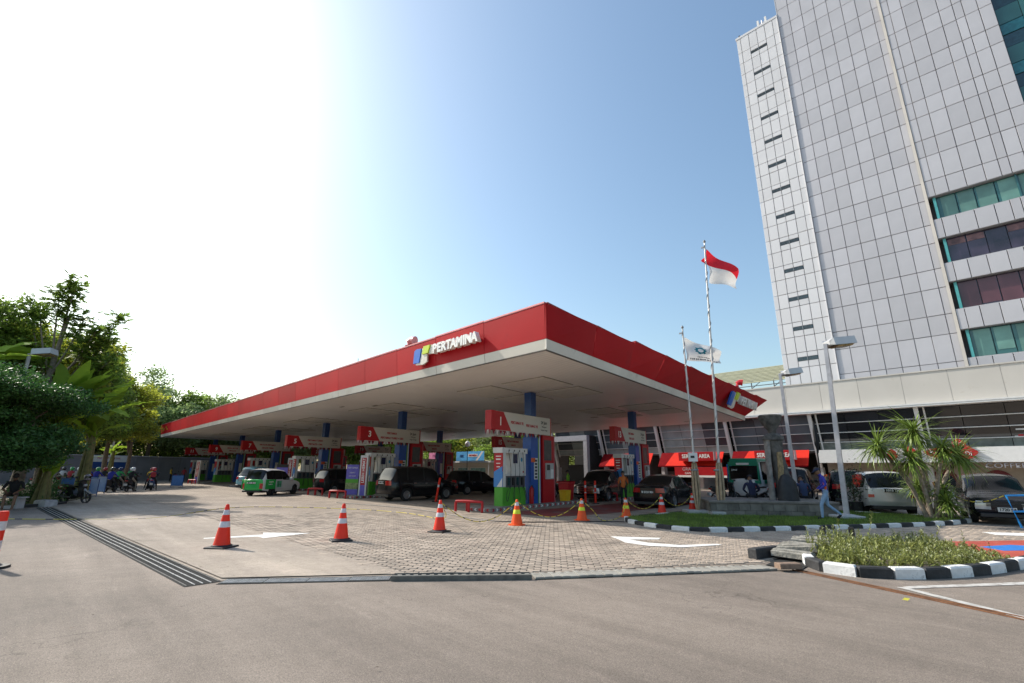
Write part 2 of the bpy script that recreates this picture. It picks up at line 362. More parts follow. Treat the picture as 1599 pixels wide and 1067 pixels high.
flat('painted_line', [(-.75, 20.1), (-.45, 19.5), (.9, 20.2), (.5, 20.9)], .0255, ROADW, 'worn white patch of paint on the paving at the right edge')
REDM = pm('red_ground_paint', (.42, .07, .045), .8, var=.15, scale=2, stain=((.30, .24, .2), 3, .60, .6)); BLUM = pm('blue_ground_paint', (.02, .18, .55), .7, var=.1)
flat('painted_ground', [(-1.9, 16.0), (-.75, 14.75), (-.25, 14.1), (.1, 13.9), (2.6, 20.5), (.8, 19.5), (-.2, 18.2)], .0245, REDM, 'red painted patch of paving behind the weedy planter')
flat('painted_ground', [(-.70, 16.15), (-.30, 15.75), (.25, 16.4), (.35, 17.3), (-.2, 17.1)], .0285, BLUM, 'blue painted stripe on the red painted paving')
flat('painted_ground', [(-14.9, 14.3), (-12.2, 14.4), (-11.6, 17.5), (-11.9, 27), (-15.0, 26), (-14.6, 20)], .0085, pm('red_forecourt_paint', (.20, .03, .03), .6, var=.3, scale=1.5, stain=((.14, .13, .12), .8, .5, .8)), 'faded red painted lane beside the front pump island')

# ================================================================ DRAINS
def strip_T(p, q):
    p = Vector((*p, 0)); q = Vector((*q, 0)); d = (q-p); L = d.length; T = Matrix.Translation(p) @ Matrix.Rotation(math.atan2(d.y, d.x), 4, 'Z'); return T, L
def grate_run(p, q, wd, label, nlong, ncross_per_m, seg=1.0):
    T, L = strip_T(p, q); n = max(1, round(L/seg)); s = L/n
    root = thing('drain_grate', label, 'drain grate', (p[0], p[1], 0), math.atan2(q[1]-p[1], q[0]-p[0]))
    b = MB(); b.box(-.02, L+.02, -wd/2-.03, wd/2+.03, .0, .0055); b.obj('drain_channel', VOID, root)
    b = MB(); b.box(.01, s-.01, -wd/2, -wd/2+.010, .006, .014); b.box(.01, s-.01, wd/2-.010, wd/2, .006, .014)
    for i in range(1, nlong): y = -wd/2+i*wd/nlong; b.box(.01, s-.01, y-.007, y+.007, .006, .014, 2)
    nc = int(s*ncross_per_m)
    for i in range(nc+1): x = .012+i*(s-.03)/nc; b.box(x-.0028, x+.0028, -wd/2+.002, wd/2-.002, .006, .0095, 2 if nlong == 5 else 1)
    me = b.mesh('grate_panel', [STEEL, pm('dark_grating_steel', (.045, .044, .043), .7, .1, var=.3), pm('worn_bright_steel', (.46, .45, .44), .5, .1, var=.35, scale=20)])
    for i in range(n): put(me, 'grate_panel', root, loc=(i*s, 0, random.uniform(0, .004)))
    return root
grate_run((-29.5, 1.30), (-8.90, 2.36), .44, 'long steel drain grate running along the left side of the forecourt', 4, 14)
grate_run((-8.86, 2.62), (-7.28, 4.60), .30, 'short steel drain grate of fine bars across the middle foreground', 5, 26, .6)
T, L = strip_T((-7.26, 4.63), (-5.80, 6.30))
root = thing('drain_channel_frame', 'open drain with raised steel edge angle between steel grate and concrete covers', 'drain', (-7.26, 4.63, 0), math.atan2(1.67, 1.46))
b = MB(); b.box(0, L, -.17, .17, 0, .0055); b.obj('drain_channel', VOID, root)
b = MB(); b.box(0, L, -.20, -.175, 0, .075); b.box(0, L, -.175, -.12, .06, .075); b.obj('steel_angle', pm('dull_steel', (.13, .13, .12), .6, .3, var=.3, scale=8), root)
b = MB()
for i in range(17): b.box(.05+i*L/17, .05+i*L/17+.07, -.118, .17, .006, .03)
b.obj('cover_bar', pm('pale_concrete', (.27, .255, .225), .85, var=.2, scale=8, bump=.3, rnd=.1), root, kind='stuff')
PCON = MATS['pale_concrete']
b = MB(); b.box(0, L, .175, .20, 0, .045); b.obj('steel_edge', MATS['dull_steel'], root)
T, L = strip_T((-5.78, 6.33), (-3.30, 9.95))
root = thing('concrete_drain_cover', 'row of slotted concrete drain covers ending at the weedy planter', 'drain cover', (-5.78, 6.33, 0), math.atan2(3.62, 2.48))
b = MB(); b.box(0, L, -.22, .20, 0, .0055); b.obj('drain_channel', VOID, root)
n = 30; s = L/n; b = MB(); b.bevbox(.004, s-.004, -.20, .10, .006, .040, .006); b.bevbox(.004, s*.62, .10, .18, .006, .038, .005); me = b.mesh('cover_slab', PCON)
for i in range(n):
    o = put(me, 'cover_slab', root, loc=(i*s, 0, random.uniform(-.003, .006))); o.rotation_euler = (random.uniform(-.02, .02), 0, random.uniform(-.02, .02))
T, L = strip_T((-2.95, 10.12), (3.0, 7.45))
root = thing('rusty_gutter_channel', 'narrow rusty steel channel sunk in the asphalt at lower right', 'gutter', (-2.95, 10.12, 0), math.atan2(-2.67, 5.95))
b = MB(); b.box(0, L, -.05, .05, 0, .0055); b.obj('channel_bed', VOID, root)
b = MB(); b.box(0, L, .035, .055, .003, .022); b.obj('channel_rim', RUST, root, label='upper rust brown rim')
b = MB(); b.box(0, L, -.055, -.040, .003, .018); b.obj('channel_rim', RUST, root)

# ================================================================ KERBS, ISLANDS
def path_pts(pts, step):
    P = [Vector((*p, 0)) for p in pts]; out = []; i = 0; cur = P[0]; out.append(cur.copy())
    rest = step
    for a, b_ in zip(P, P[1:]):
        L = (b_-a).length; t = 0
        while L-t >= rest: t += rest; out.append(a+(b_-a)*(t/L)); rest = step
        rest -= (L-t)
    return out
def smooth(pts, n=3, closed=False):
    for _ in range(n):
        q = [] if closed else [pts[0]]
        m = len(pts)
        for i in range(m if closed else m-1):
            a, b_ = pts[i], pts[(i+1) % m]; q += [(a[0]*.75+b_[0]*.25, a[1]*.75+b_[1]*.25), (a[0]*.25+b_[0]*.75, a[1]*.25+b_[1]*.75)]
        if not closed: q.append(pts[-1])
        pts = q
    return pts
def kerb(pts, parent, step, h=.14, wd=.16, first=0, base=0.):
    P = path_pts(pts, step)
    for i, (a, c) in enumerate(zip(P, P[1:])):
        d = c-a; L = d.length; b = MB(); j = random.uniform(-.006, .006)
        b.bevbox(-L/2+.004, L/2-.004, -wd/2, wd/2, base, h+j, .025)
        w_ = (i+first) % 2 == 0
        o = b.obj('kerb_stone', KW if w_ else KB, parent, loc=((a.x+c.x)/2, (a.y+c.y)/2, 0), rz=math.atan2(d.y, d.x)+random.uniform(-.03, .03), label='white painted kerb stone' if w_ else 'black painted kerb stone')
SOIL = pm('soil', (.10, .075, .05), .95, var=.4, scale=6, bump=.6, bscale=25, stain=((.05, .09, .02), 2.5, .5, .7))
LAWN = pm('lawn_base', (.055, .085, .022), .95, var=.35, scale=3, bump=.5, bscale=60)
isl = thing('grass_island', 'grassed traffic island with black and white striped kerb around the flagpoles', 'traffic island', (-6.0, 19, 0))
IP = smooth([(-9.75, 15.6), (-9.15, 14.75), (-8.2, 14.2), (-7.2, 13.95), (-6.35, 14.15), (-5.6, 15.2), (-5.0, 16.15), (-3.72, 18.14), (-2.7, 19.9), (-1.9, 21.4), (-1.15, 23.6), (-1.15, 24.5)], 2)
kerb([(x+6.0, y-19) for x, y in IP], isl, .52)
IB = smooth([(-1.15, 24.5), (-1.6, 24.9), (-3, 24.5), (-6.5, 24.9), (-8.5, 24.3), (-9.1, 21), (-9.5, 18), (-9.75, 15.6)], 2)
kerb([(x+6.0, y-19) for x, y in IB], isl, .9, first=1)
ring = IP+IB[1:-1]; b = MB(); b.prism([(x+6, y-19) for x, y in ring], .004, .105); b.obj('lawn', LAWN, isl)
def blades(poly, n, hgt, wd, z, name, mats, bb, holes=()):
    xs0, xs1, ys0, ys1 = bb; P = []
    while len(P) < n:
        x, y = random.uniform(xs0, xs1), random.uniform(ys0, ys1)
        if inside(x, y, poly) and not any(inside(x, y, h_) for h_ in holes): P.append((x, y))
    P = np.array(P); N = len(P); C = np.column_stack([P, np.full(N, z)])
    an = RNG.uniform(0, 2*np.pi, N); s = np.column_stack([np.cos(an), np.sin(an), np.zeros(N)])*wd/2
    hh = hgt*RNG.uniform(.4, 1.25, N)[:, None]; ln = RNG.normal(size=(N, 3))*.35; ln[:, 2] = 1; tip = C+ln*hh
    Q = np.stack([C-s, C+s, tip+s*.15, tip-s*.15], 1)
    return quadmesh(name, Q, mats)
GRASS = pm('grass_blades', (.15, .23, .035), .6, var=.4, scale=1.5, island=.45, trans=.3)
pl_c = Vector((-8.05, 18.75, 0)); pl_a = math.atan2(2.55, 3.6)
PLT = Matrix.Translation(pl_c) @ Matrix.Rotation(pl_a, 4, 'Z')
plhole = [tuple((PLT @ Vector(p))[:2]) for p in ((-.05, -.05, 0), (4.45, -.05, 0), (4.45, 2.6, 0), (-.05, 2.6, 0))]
o = put(blades(ring, 42000, .07, .012, .10, 'grass', GRASS, (-9.9, -1, 13.9, 25), [plhole]), 'grass', kind='stuff'); tag(o, 'short green grass growing on the island inside the striped kerb', 'grass')

# weedy planter
pln = thing('weed_planter', 'kerbed planting bed overgrown with tall weeds at lower right', 'planter', (-1.5, 12.5, 0))
KP = smooth([(-3.02, 11.20), (-2.72, 10.42), (-2.15, 10.22), (-1.6, 10.55), (-1.15, 11.05), (-.62, 11.95), (-.04, 13.55), (.6, 15.6), (1.0, 17.2)], 2)
kerb([(x+1.5, y-12.5) for x, y in KP], pln, .50, h=.17, wd=.18)
bedp = [q for q in KP if q[1] < 13.7]+[(-.35, 13.9), (-.8, 14.5), (-1.5, 15.3), (-2.9, 14.5), (-3.3, 13.6), (-3.2, 12.2)]
b = MB(); b.prism([(x+1.5, y-12.5) for x, y in bedp], .004, .10); b.obj('soil', SOIL, pln)
WEED = pm('weed_leaves', (.24, .26, .07), .6, var=.25, scale=3, island=.5, trans=.3)
WEEDP = pm('pale_seed_heads', (.40, .42, .24), .7, var=.2, island=.3, trans=.3)
Q = []; MI = []
cx = 0
while cx < 1050:
    x, y = random.uniform(-3.3, 1.0), random.uniform(10.2, 17)
    if not inside(x, y, bedp) or not inside(x, y-.14, bedp): continue
    cx += 1
    dn = noise.noise(Vector((x*1.3, y*1.3, 3)))
    if dn < -.22 and random.random() < .8: continue
    tall = .09+.30*max(0, noise.noise(Vector((x*1.1, y*1.1, 0)))+.36)*random.uniform(.4, 1.3)
    if random.random() < .06: tall *= 1.8
    k = int(7+tall*42); lean = Vector((random.gauss(0, .2), random.gauss(0, .2), 1))
    for i in range(k):
        t = i/k; c = Vector((x, y, .1))+lean*tall*t; a = random.uniform(0, 6.28); el = random.uniform(.1, 1.1)
        d = Vector((math.cos(a)*math.cos(el), math.sin(a)*math.cos(el), math.sin(el))); L = random.uniform(.045, .10)*(1.25-.5*t)
        s = d.cross(Vector((random.gauss(0, .3), random.gauss(0, .3), 1))).normalized()*L*.15
        Q.append([c, c+d*L*.5+s, c+d*L, c+d*L*.5-s]); MI.append(1 if (t > .82 and random.random() < .55) else 0)
    top = Vector((x, y, .1))+lean*tall; s = Vector((.003, .003, 0)); Q.append([Vector((x, y, .1))-s, Vector((x, y, .1))+s, top+s, top-s]); MI.append(0)
Q = np.array([[tuple(p) for p in q] for q in Q]); o = put(quadmesh('weeds', Q, [WEED, WEEDP], np.array(MI)), 'weeds', kind='stuff'); tag(o, 'tall pale green weeds filling the kerbed bed', 'weeds')

# concrete bars laid over the ditch, fallen kerb, posts, brick, leaf
root = thing('ditch_cover', 'broken row of concrete bars laid over a ditch beside the planter', 'drain cover', (-3.25, 12.1, 0), R(93))
b = MB(); b.box(-1.9, 2.3, -.30, .30, .009, .014); b.obj('ditch_bed', VOID, root)
for i in range(10):
    b = MB(); wdt = random.uniform(.26, .33); b.bevbox(-wdt/2, wdt/2, -.36, .36, 0, .11, .02); b.bevbox(-wdt/2+.05, wdt/2-.05, -.34, .34, .1105, .13, .008)
    o = b.obj('concrete_bar', pm('weathered_concrete', (.25, .235, .205), .9, var=.35, scale=7, bump=.8, bscale=18, rnd=.2, stain=((.07, .065, .05), 5, .55, .8)), root, loc=(-1.0+i*.36, random.uniform(-.03, .03), .06+random.uniform(0, .09)+i*.008)); o.rotation_euler = (random.uniform(-.14, .03), random.uniform(-.16, .16), random.uniform(-.09, .09))
b = MB(); b.bevbox(-.42, .42, -.09, .09, 0, .20, .02); o = b.obj('fallen_kerb_stone', KB, loc=(-3.72, 11.05, .012), rz=R(75)); tag(o, 'loose black kerb stone lying at the near end of the ditch cover', 'kerb stone')
b = MB(); b.bevbox(-.55, .55, -.09, .09, 0, .05, .008); o = b.obj('dark_plank', pm('dark_timber', (.05, .04, .035), .8, var=.3, scale=8), loc=(-3.30, 13.3, .185)); o.rotation_euler = (0, R(-7), R(60)); tag(o, 'dark timber plank lying across the concrete bars', 'plank')
for (x, y, l) in ((-3.25, 13.62, 'stubby black post nearest the dark plank'), (-2.78, 14.15, 'stubby rusty post at the left end of the weeds')):
    b = MB(); b.bevbox(-.05, .05, -.05, .05, 0, .34, .01); o = b.obj('stub_post', pm('blackened_post', (.06, .045, .035), .8, var=.5, scale=15), loc=(x, y, .1)); tag(o, l, 'post')
b = MB(); b.bevbox(-.20, .20, -.09, .09, 0, .09, .012); o = b.obj('loose_brick', pm('brown_brick', (.22, .15, .11), .9, var=.25, scale=10, bump=.5), loc=(-3.00, 9.98, .042), rz=R(50)); tag(o, 'loose brown brick on the drain by the planter corner', 'brick')
b = MB(); b.add([(-.07, 0, .012), (0, -.035, .006), (.07, 0, .03), (0, .035, .035)], [(0, 1, 2, 3)]); o = b.obj('fallen_leaf', pm('yellow_leaf', (.55, .50, .06), .5), loc=(-1.25, 8.92, .004), rz=R(40)); tag(o, 'small yellow green leaf fallen on the asphalt at lower right', 'leaf')
o.scale = (.75, .75, .9)

# stone plinth of blocks
pr = thing('stone_plinth', 'low concrete block plinth standing on the grass island', 'plinth', tuple(pl_c), pl_a)
b = MB(); b.box(.03, 4.37, .03, 2.5, 0, .54); b.obj('core', BLOCK, pr)
for (x0, x1, y0, y1, nx, horiz) in ((0, 4.4, -.02, .08, 11, 1), (0, 4.4, 2.46, 2.56, 11, 1)):
    for r_ in range(2):
        k = 0; x = x0-(.2 if r_ else 0)
        while x < x1-.01:
            a, c = max(x, x0), min(x+.4, x1)
            if c-a > .05:
                b = MB(); b.bevbox(a+.005, c-.005, y0-random.uniform(0, .012), y1, .02+r_*.26, .02+r_*.26+.25, .008); b.obj('block', BLOCK, pr)
            x += .4
for xx in (0, 4.3):
    for r_ in range(2):
        y = .09-(.0 if r_ else .2)
        while y < 2.44:
            a, c = max(y, .09), min(y+.4, 2.44)
            if c-a > .05:
                b = MB(); b.bevbox(xx-random.uniform(.01, .03), xx+.1+.01, a+.005, c-.005, .02+r_*.26, .02+r_*.26+.25, .008); b.obj('block', BLOCK, pr)
            y += .4
b = MB(); b.bevbox(-.05, 4.45, -.06, 2.6, .545, .62, .015); b.obj('coping', pm('plinth_coping', (.19, .17, .15), .85, var=.25, scale=4), pr)

# carved stone monument on the plinth
mo = thing('stone_monument', 'dark carved stone monument with flared top on the block plinth', 'monument', tuple(PLT @ Vector((2.95, 1.15, .62))), R(44)); mo.scale = (.88, .88, .98)
def ringloft(rings, n=16, jit=.03, sq=3.0):
    vs = []; fs = []
    for (cx, cy, rx, ry, z) in rings:
        for k in range(n):
            a = 2*math.pi*k/n; c, s = math.cos(a), math.sin(a)
            rr = (abs(c)**sq+abs(s)**sq)**(-1/sq); q = 1+random.uniform(-jit, jit); vs.append((cx+rx*c*rr*q, cy+ry*s*rr*q, z+random.uniform(-jit, jit)*.3))
    m = len(rings)
    for i in range(m-1):
        for k in range(n): fs.append((i*n+k, i*n+(k+1) % n, (i+1)*n+(k+1) % n, (i+1)*n+k))
    fs += [tuple(range(n))[::-1], tuple((m-1)*n+k for k in range(n))]
    return vs, fs
b = MB(); b.add(*ringloft([(.26, 0, .40, .38, 0), (.20, 0, .36, .34, .35), (.12, 0, .30, .30, .8), (.06, 0, .27, .28, 1.3), (.0, 0, .26, .26, 1.8), (-.04, 0, .30, .28, 2.05), (-.04, 0, .34, .30, 2.3)])); b.obj('column', STONE, mo, smooth=60)
b = MB(); b.add(*ringloft([(-.42, 0, .11, .2, 0), (-.43, 0, .10, .18, .6), (-.42, 0, .09, .16, 1.3), (-.38, 0, .10, .16, 1.9), (-.34, 0, .13, .2, 2.34)], 10)); b.obj('side_pillar', pm('weathered_pillar', (.26, .245, .23), .9, var=.35, scale=5, bump=.5), mo, smooth=60)
b = MB(); b.add(*ringloft([(-.08, 0, .46, .34, 2.33), (-.08, 0, .44, .34, 2.48), (-.08, 0, .15, .17, 2.60), (-.08, 0, .16, .18, 2.72), (-.09, 0, .34, .30, 2.95), (-.09, 0, .47, .36, 3.2), (-.09, 0, .50, .38, 3.32), (-.09, 0, .40, .3, 3.36)])); b.obj('flared_capital', STONE, mo, smooth=60)
b = MB(); b.add(*ringloft([(-.10, -.26, .10, .12, .75), (-.04, -.25, .12, .12, 1.2), (-.02, -.24, .10, .12, 1.85)], 8, .04)); b.obj('timber_inset', pm('old_timber', (.30, .22, .12), .9, var=.4, scale=8), mo, smooth=60)
# ================================================================ CANOPY
P0 = Vector((-9.85, 11.5, 0)); AX = Vector((-.9998, .0195, 0)); BX = Vector((-.132, .991, 0))
def CV(a, b, z=0): return P0+AX*a+BX*b+Vector((0, 0, z))
can = thing('station_canopy', 'large flat fuel station canopy with red fascia, cream trim and white ceiling', 'canopy', tuple(P0))
def CL(a, b, z): return AX*a+BX*b+Vector((0, 0, z))
def hexa(bm, A0, A1, B0, B1, Z0, Z1, mi=0):
    return bm.add([CL(a, b, z) for z in (Z0, Z1) for b in (B0, B1) for a in (A0, A1)], [(0, 2, 3, 1), (4, 5, 7, 6), (0, 1, 5, 4), (2, 6, 7, 3), (0, 4, 6, 2), (1, 3, 7, 5)], mi)
LA, LB = 67.0, 28.3
def soffit_mat():
    m = bpy.data.materials.new('ceiling_strips'); m.use_nodes = True; n = m.node_tree; L = n.links; b = n.nodes['Principled BSDF']
    b.inputs['Roughness'].default_value = .38; b.inputs['Specular IOR Level'].default_value = .5
    tc = n.nodes.new('ShaderNodeTexCoord')
    wv = n.nodes.new('ShaderNodeTexWave'); wv.bands_direction = 'X'; wv.wave_profile = 'SIN'; wv.inputs['Scale'].default_value = 1.55; wv.inputs['Distortion'].default_value = 0; L.new(tc.outputs['Object'], wv.inputs['Vector'])
    pw = n.nodes.new('ShaderNodeMath'); pw.operation = 'POWER'; pw.inputs[1].default_value = 10; L.new(wv.outputs['Fac'], pw.inputs[0])
    nz = n.nodes.new('ShaderNodeTexNoise'); nz.inputs['Scale'].default_value = .22; nz.inputs['Detail'].default_value = 6; L.new(tc.outputs['Object'], nz.inputs['Vector'])
    cr = n.nodes.new('ShaderNodeMapRange'); cr.inputs[1].default_value = .35; cr.inputs[2].default_value = .7; cr.inputs[3].default_value = 1; cr.inputs[4].default_value = .86; L.new(nz.outputs[0], cr.inputs[0])
    g2 = n.nodes.new('ShaderNodeMapRange'); g2.inputs[3].default_value = 1; g2.inputs[4].default_value = .82; L.new(pw.outputs[0], g2.inputs[0])
    mu = n.nodes.new('ShaderNodeMath'); mu.operation = 'MULTIPLY'; L.new(cr.outputs[0], mu.inputs[0]); L.new(g2.outputs[0], mu.inputs[1])
    v = n.nodes.new('ShaderNodeVectorMath'); v.operation = 'SCALE'; v.inputs[0].default_value = (.92, .88, .83); L.new(mu.outputs[0], v.inputs['Scale']); L.new(v.outputs[0], b.inputs['Base Color'])
    bp = n.nodes.new('ShaderNodeBump'); bp.invert = True; bp.inputs['Strength'].default_value = .4; bp.inputs['Distance'].default_value = .02; L.new(pw.outputs[0], bp.inputs['Height']); L.new(bp.outputs[0], b.inputs['Normal'])
    return m
SOFF = soffit_mat()
b = MB(); hexa(b, .12, LA-.12, .12, LB-.12, 5.5, 5.60); b.obj('ceiling', SOFF, can)
b = MB(); hexa(b, .3, LA-.3, .3, LB-.3, 5.602, 6.75); b.obj('roof_deck', LGREY, can)
def fpanel(name, q, thick, mat, label=None):
    """q: 4 points (local), outward thickness vector"""
    b = MB(); t = Vector(thick); vs = [Vector(p) for p in q]+[Vector(p)+t for p in q]
    b.add(vs, [(3, 2, 1, 0), (4, 5, 6, 7), (0, 1, 5, 4), (1, 2, 6, 5), (2, 3, 7, 6), (3, 0, 4, 7)]); return b.obj(name, mat, can, label=label)
PK = pm('painted_sunlit_flashing', (.62, .22, .22), .4, .3, var=.1, rnd=.15)  # pink tone paints in the sunlight caught by the left cap edge
TRM = pm('cream_trim', (.68, .64, .57), .5, .1, var=.08, scale=.8, rnd=.07, stain=((.42, .37, .30), .9, .58, .6))
nA = 22; topA = LA+1.0
for i in range(nA):
    a0, a1 = i*LA/nA, (i+1)*LA/nA; t0, t1 = i*topA/nA, (i+1)*topA/nA; g_ = .012; j = random.uniform(-.018, .018)
    fpanel('fascia_panel', [CL(a0+g_, 0, 5.84), CL(a1-g_, 0, 5.84), CL(t1-g_, -.02, 7.05+j), CL(t0+g_, -.02, 7.05+j)], (-BX*.04), RED)
    fpanel('trim_panel', [CL(a0+g_, .06, 5.50), CL(a1-g_, .06, 5.50), CL(a1-g_, .0, 5.832), CL(a0+g_, .0, 5.832)], (-BX*.035), TRM)
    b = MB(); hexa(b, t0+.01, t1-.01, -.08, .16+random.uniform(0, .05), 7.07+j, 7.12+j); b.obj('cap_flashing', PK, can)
b = MB(); hexa(b, -.045, -.001, -.045, -.001, 5.84, 7.06); b.obj('fascia_corner', RED, can)
b = MB(); hexa(b, -.036, .0, -.036, .0, 5.50, 5.832); b.obj('trim_corner', TRM, can)
nB = 9; topB = LB+1.1
for i in range(nB):
    b0, b1_ = i*LB/nB, (i+1)*LB/nB; t0, t1 = i*topB/nB, (i+1)*topB/nB; g_ = .006; j = [0, -.05, .02, -.02, -.03, 0, .0, -.03, 0][i]
    fpanel('fascia_panel', [CL(0, b0+g_, 5.84), CL(0, b1_-g_, 5.84), CL(-.02-.0527*t1, t1-g_, 7.05+j), CL(-.02-.0527*t0, t0+g_, 7.05+j)], (-AX*.04), RED)
    fpanel('trim_panel', [CL(.06, b0+g_, 5.50), CL(.06, b1_-g_, 5.50), CL(0, b1_-g_, 5.832), CL(0, b0+g_, 5.832)], (-AX*.035), TRM)
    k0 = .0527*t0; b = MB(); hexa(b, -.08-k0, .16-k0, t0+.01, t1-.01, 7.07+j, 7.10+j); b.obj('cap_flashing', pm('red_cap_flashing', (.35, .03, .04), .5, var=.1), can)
for i in range(9):
    b0, b1_ = i*LB/9, (i+1)*LB/9; t0, t1 = i*topB/9, (i+1)*topB/9
    fpanel('fascia_panel', [CL(LA, b0, 5.84), CL(LA, b1_, 5.84), CL(topA, t1, 7.05), CL(topA, t0, 7.05)], (AX*.04), RED)
    fpanel('trim_panel', [CL(LA-.06, b0, 5.5), CL(LA-.06, b1_, 5.5), CL(LA, b1_, 5.832), CL(LA, b0, 5.832)], (AX*.03), TRM)
for i in range(nA):
    a0, a1 = i*LA/nA, (i+1)*LA/nA; t0, t1 = i*topA/nA, (i+1)*topA/nA
    fpanel('fascia_panel', [CL(a0, LB, 5.84), CL(a1, LB, 5.84), CL(t1, topB, 7.05), CL(t0, topB, 7.05)], (BX*.04), RED)
    fpanel('trim_panel', [CL(a0, LB-.06, 5.5), CL(a1, LB-.06, 5.5), CL(a1, LB, 5.832), CL(a0, LB, 5.832)], (BX*.03), TRM)
# underside lips closing trim to ceiling, coloured dark to paint in a shadow gap
b = MB(); hexa(b, .03, LA-.03, .03, .11, 5.475, 5.499); hexa(b, .03, .11, .115, LB-.03, 5.475, 5.499); b.obj('soffit_edge', pm('painted_shadow_gap', (.10, .09, .08), .6), can)
# lettering and logo on the two visible faces
def face_T(pa, axis, out, z):
    pass
angA = math.atan2(-AX.y, -AX.x)     # left face reads towards +X
def sign_set(parent_pos, ang, h, sx=1.0, tilt=0):
    s = thing('canopy_sign', '', 'sign', parent_pos, ang); return s
WL = pm('white_letters', (.86, .85, .82), .35, var=.03)
def brand(pos, ang, label, ls, lsx, group=None):
    root = thing('canopy_sign', label, 'sign', pos, ang)
    # local x reads right, local -y is out of the wall
    x = 0
    s = 'PERTAMINA'; adv = {'P': .60, 'E': .55, 'R': .64, 'T': .56, 'A': .64, 'M': .78, 'I': .30, 'N': .68}
    for ch in s:
        me = textmesh(ch, ls, .10, WL, bold=.022); o = put(me, 'letter', root, loc=(x+adv[ch]*ls*lsx/2, -.18, 0)); o.rotation_euler = (math.pi/2, 0, 0); o.scale = (lsx*.98, 1, 1)
        x += adv[ch]*ls*lsx
    # emblem: blue bar, cream stem, lime flag
    def pl(name, poly, mat, dz): b = MB(); b.prism([(((px+.28)*1.05-.05)*ls/.52, py*ls-.05) for px, py in poly], 0, .07+dz); o = b.obj(name, mat, root, loc=(0, -.10, 0)); o.rotation_euler = (math.pi/2, 0, 0)
    pl('emblem_stem', [(-1.50, -.78), (-.98, -.86), (-.72, -.70), (-.74, .50), (-1.08, .52), (-1.20, -.62), (-1.48, -.64)], pm('cream_emblem', (.72, .68, .6), .4), 0)
    pl('emblem_bar', [(-1.66, -.62), (-1.24, -.66), (-1.13, .52), (-1.48, .56), (-1.62, .42)], pm('blue_emblem', (.012, .13, .58), .3), .03)
    pl('emblem_flag', [(-1.02, -.02), (-.62, -.02), (-.50, .62), (-.95, .62)], pm('lime_emblem', (.55, .68, .02), .3), .05)
    pl('emblem_edge', [(-.62, -.10), (-.40, -.14), (-.28, .55), (-.47, .62)], MATS['cream_emblem'], 0)
    return root
pA = CV(6.0, -.06, 6.47)
brand(tuple(pA), angA, 'PERTAMINA lettering with blue and lime emblem on the left fascia of the canopy', .52, 1.02)
angB = math.atan2(BX.y, BX.x)-.0265
rb_ = brand(tuple(CV(-.62-.12, 23.0, 6.45)), angB, 'PERTAMINA lettering with blue and lime emblem on the right fascia of the canopy', .80, 1.06)
rb_.rotation_euler = (R(22), 0, angB)
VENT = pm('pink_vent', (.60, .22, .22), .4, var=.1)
for (p, l) in ((CV(9.1, .45, 7.08), 'pinkish curved roof vent above the left canopy lettering'), (CV(-.9, 22.6, 7.05), 'red curved roof vent above the right canopy lettering')):
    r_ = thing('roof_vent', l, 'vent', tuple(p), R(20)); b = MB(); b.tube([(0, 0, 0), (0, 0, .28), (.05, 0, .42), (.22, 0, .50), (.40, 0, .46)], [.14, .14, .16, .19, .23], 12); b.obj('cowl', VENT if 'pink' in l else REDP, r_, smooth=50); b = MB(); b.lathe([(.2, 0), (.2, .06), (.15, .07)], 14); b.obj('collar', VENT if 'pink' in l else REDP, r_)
b = MB(); b.tube([CV(15.5, 1.2, 6.7), CV(15.5, 1.2, 7.9)], .02, 6); o = b.obj('roof_rod', GREY); tag(o, 'thin dark rod standing on the canopy roof', 'rod')
b = MB(); b.tube([CV(9.4, .5, 6.7), CV(9.4, .5, 7.3)], .012, 6); 

# columns, recessed louvre frames in the ceiling
ISL = [(1, 5.65, 3.0), (3, 17.6, 3.0), (5, 29.7, 3.0), (7, 41.15, 3.0), (9, 53.1, 3.0), (11, 65.0, 3.0)]
ISL2 = [(13, 4.75, 13.6), (15, 16.5, 14.8), (17, 27.65, 14.8), (19, 39.5, 14.8), (21, 51.5, 14.8)]
angI = math.atan2(BX.y, BX.x)
LOUV = pm('ceiling_louvre', (.72, .68, .61), .5, var=.08)
LOUD = pm('louvre_gap', (.26, .225, .18), .8)
IDN = {1: 'frontmost pump island', 3: 'pump island with the black people carrier', 5: 'pump island behind the violet banner', 7: 'pump island behind the green and white car', 9: 'pump island by the pale blue van', 11: 'farthest left pump island', 13: 'pump island with the man in orange', 15: 'rear pump island glimpsed behind the frontmost one', 17: 'rear pump island beyond the black people carrier', 19: 'rear pump island beyond the charcoal people carrier', 21: 'rear pump island farthest to the left'}
for num, a, b0 in ISL+ISL2:
    for da, db in ((-1.65, -1.5), (1.65, -1.5), (-1.65, 1.5), (1.65, 1.5)):
        if a+da+1.4 > LA-.4: continue
        b = MB(); ca_, cb_ = a+da, b0+3.2+db
        hexa(b, ca_-1.3, ca_+1.3, cb_-1.25, cb_+1.25, 5.478, 5.4995, 1)
        for k in range(13): v = cb_-1.2+k*.19; hexa(b, ca_-1.26, ca_+1.26, v, v+.135, 5.455, 5.4775, 0)
        b.obj('ceiling_louvre', [LOUV, LOUD], can, kind='stuff' if False else None)
for i in range(26):
    aa, bb = random.uniform(2, 60), random.uniform(2, 26)
    b = MB(); hexa(b, aa, aa+random.uniform(.3, .9), bb, bb+.16, 5.487, 5.4995); b.obj('ceiling_gap', LOUD, can)
bm0 = MB(); bm0.bevbox(-.21, .21, -.21, .21, 0, 5.455, .02); colmesh = bm0.mesh('column', BLUE)
bm0 = MB(); bm0.bevbox(-.30, .30, -.27, .27, .15, 3.25, .015); sleeve = bm0.mesh('column_sleeve', pm('bright_blue_panel', (.02, .09, .36), .3, var=.08))
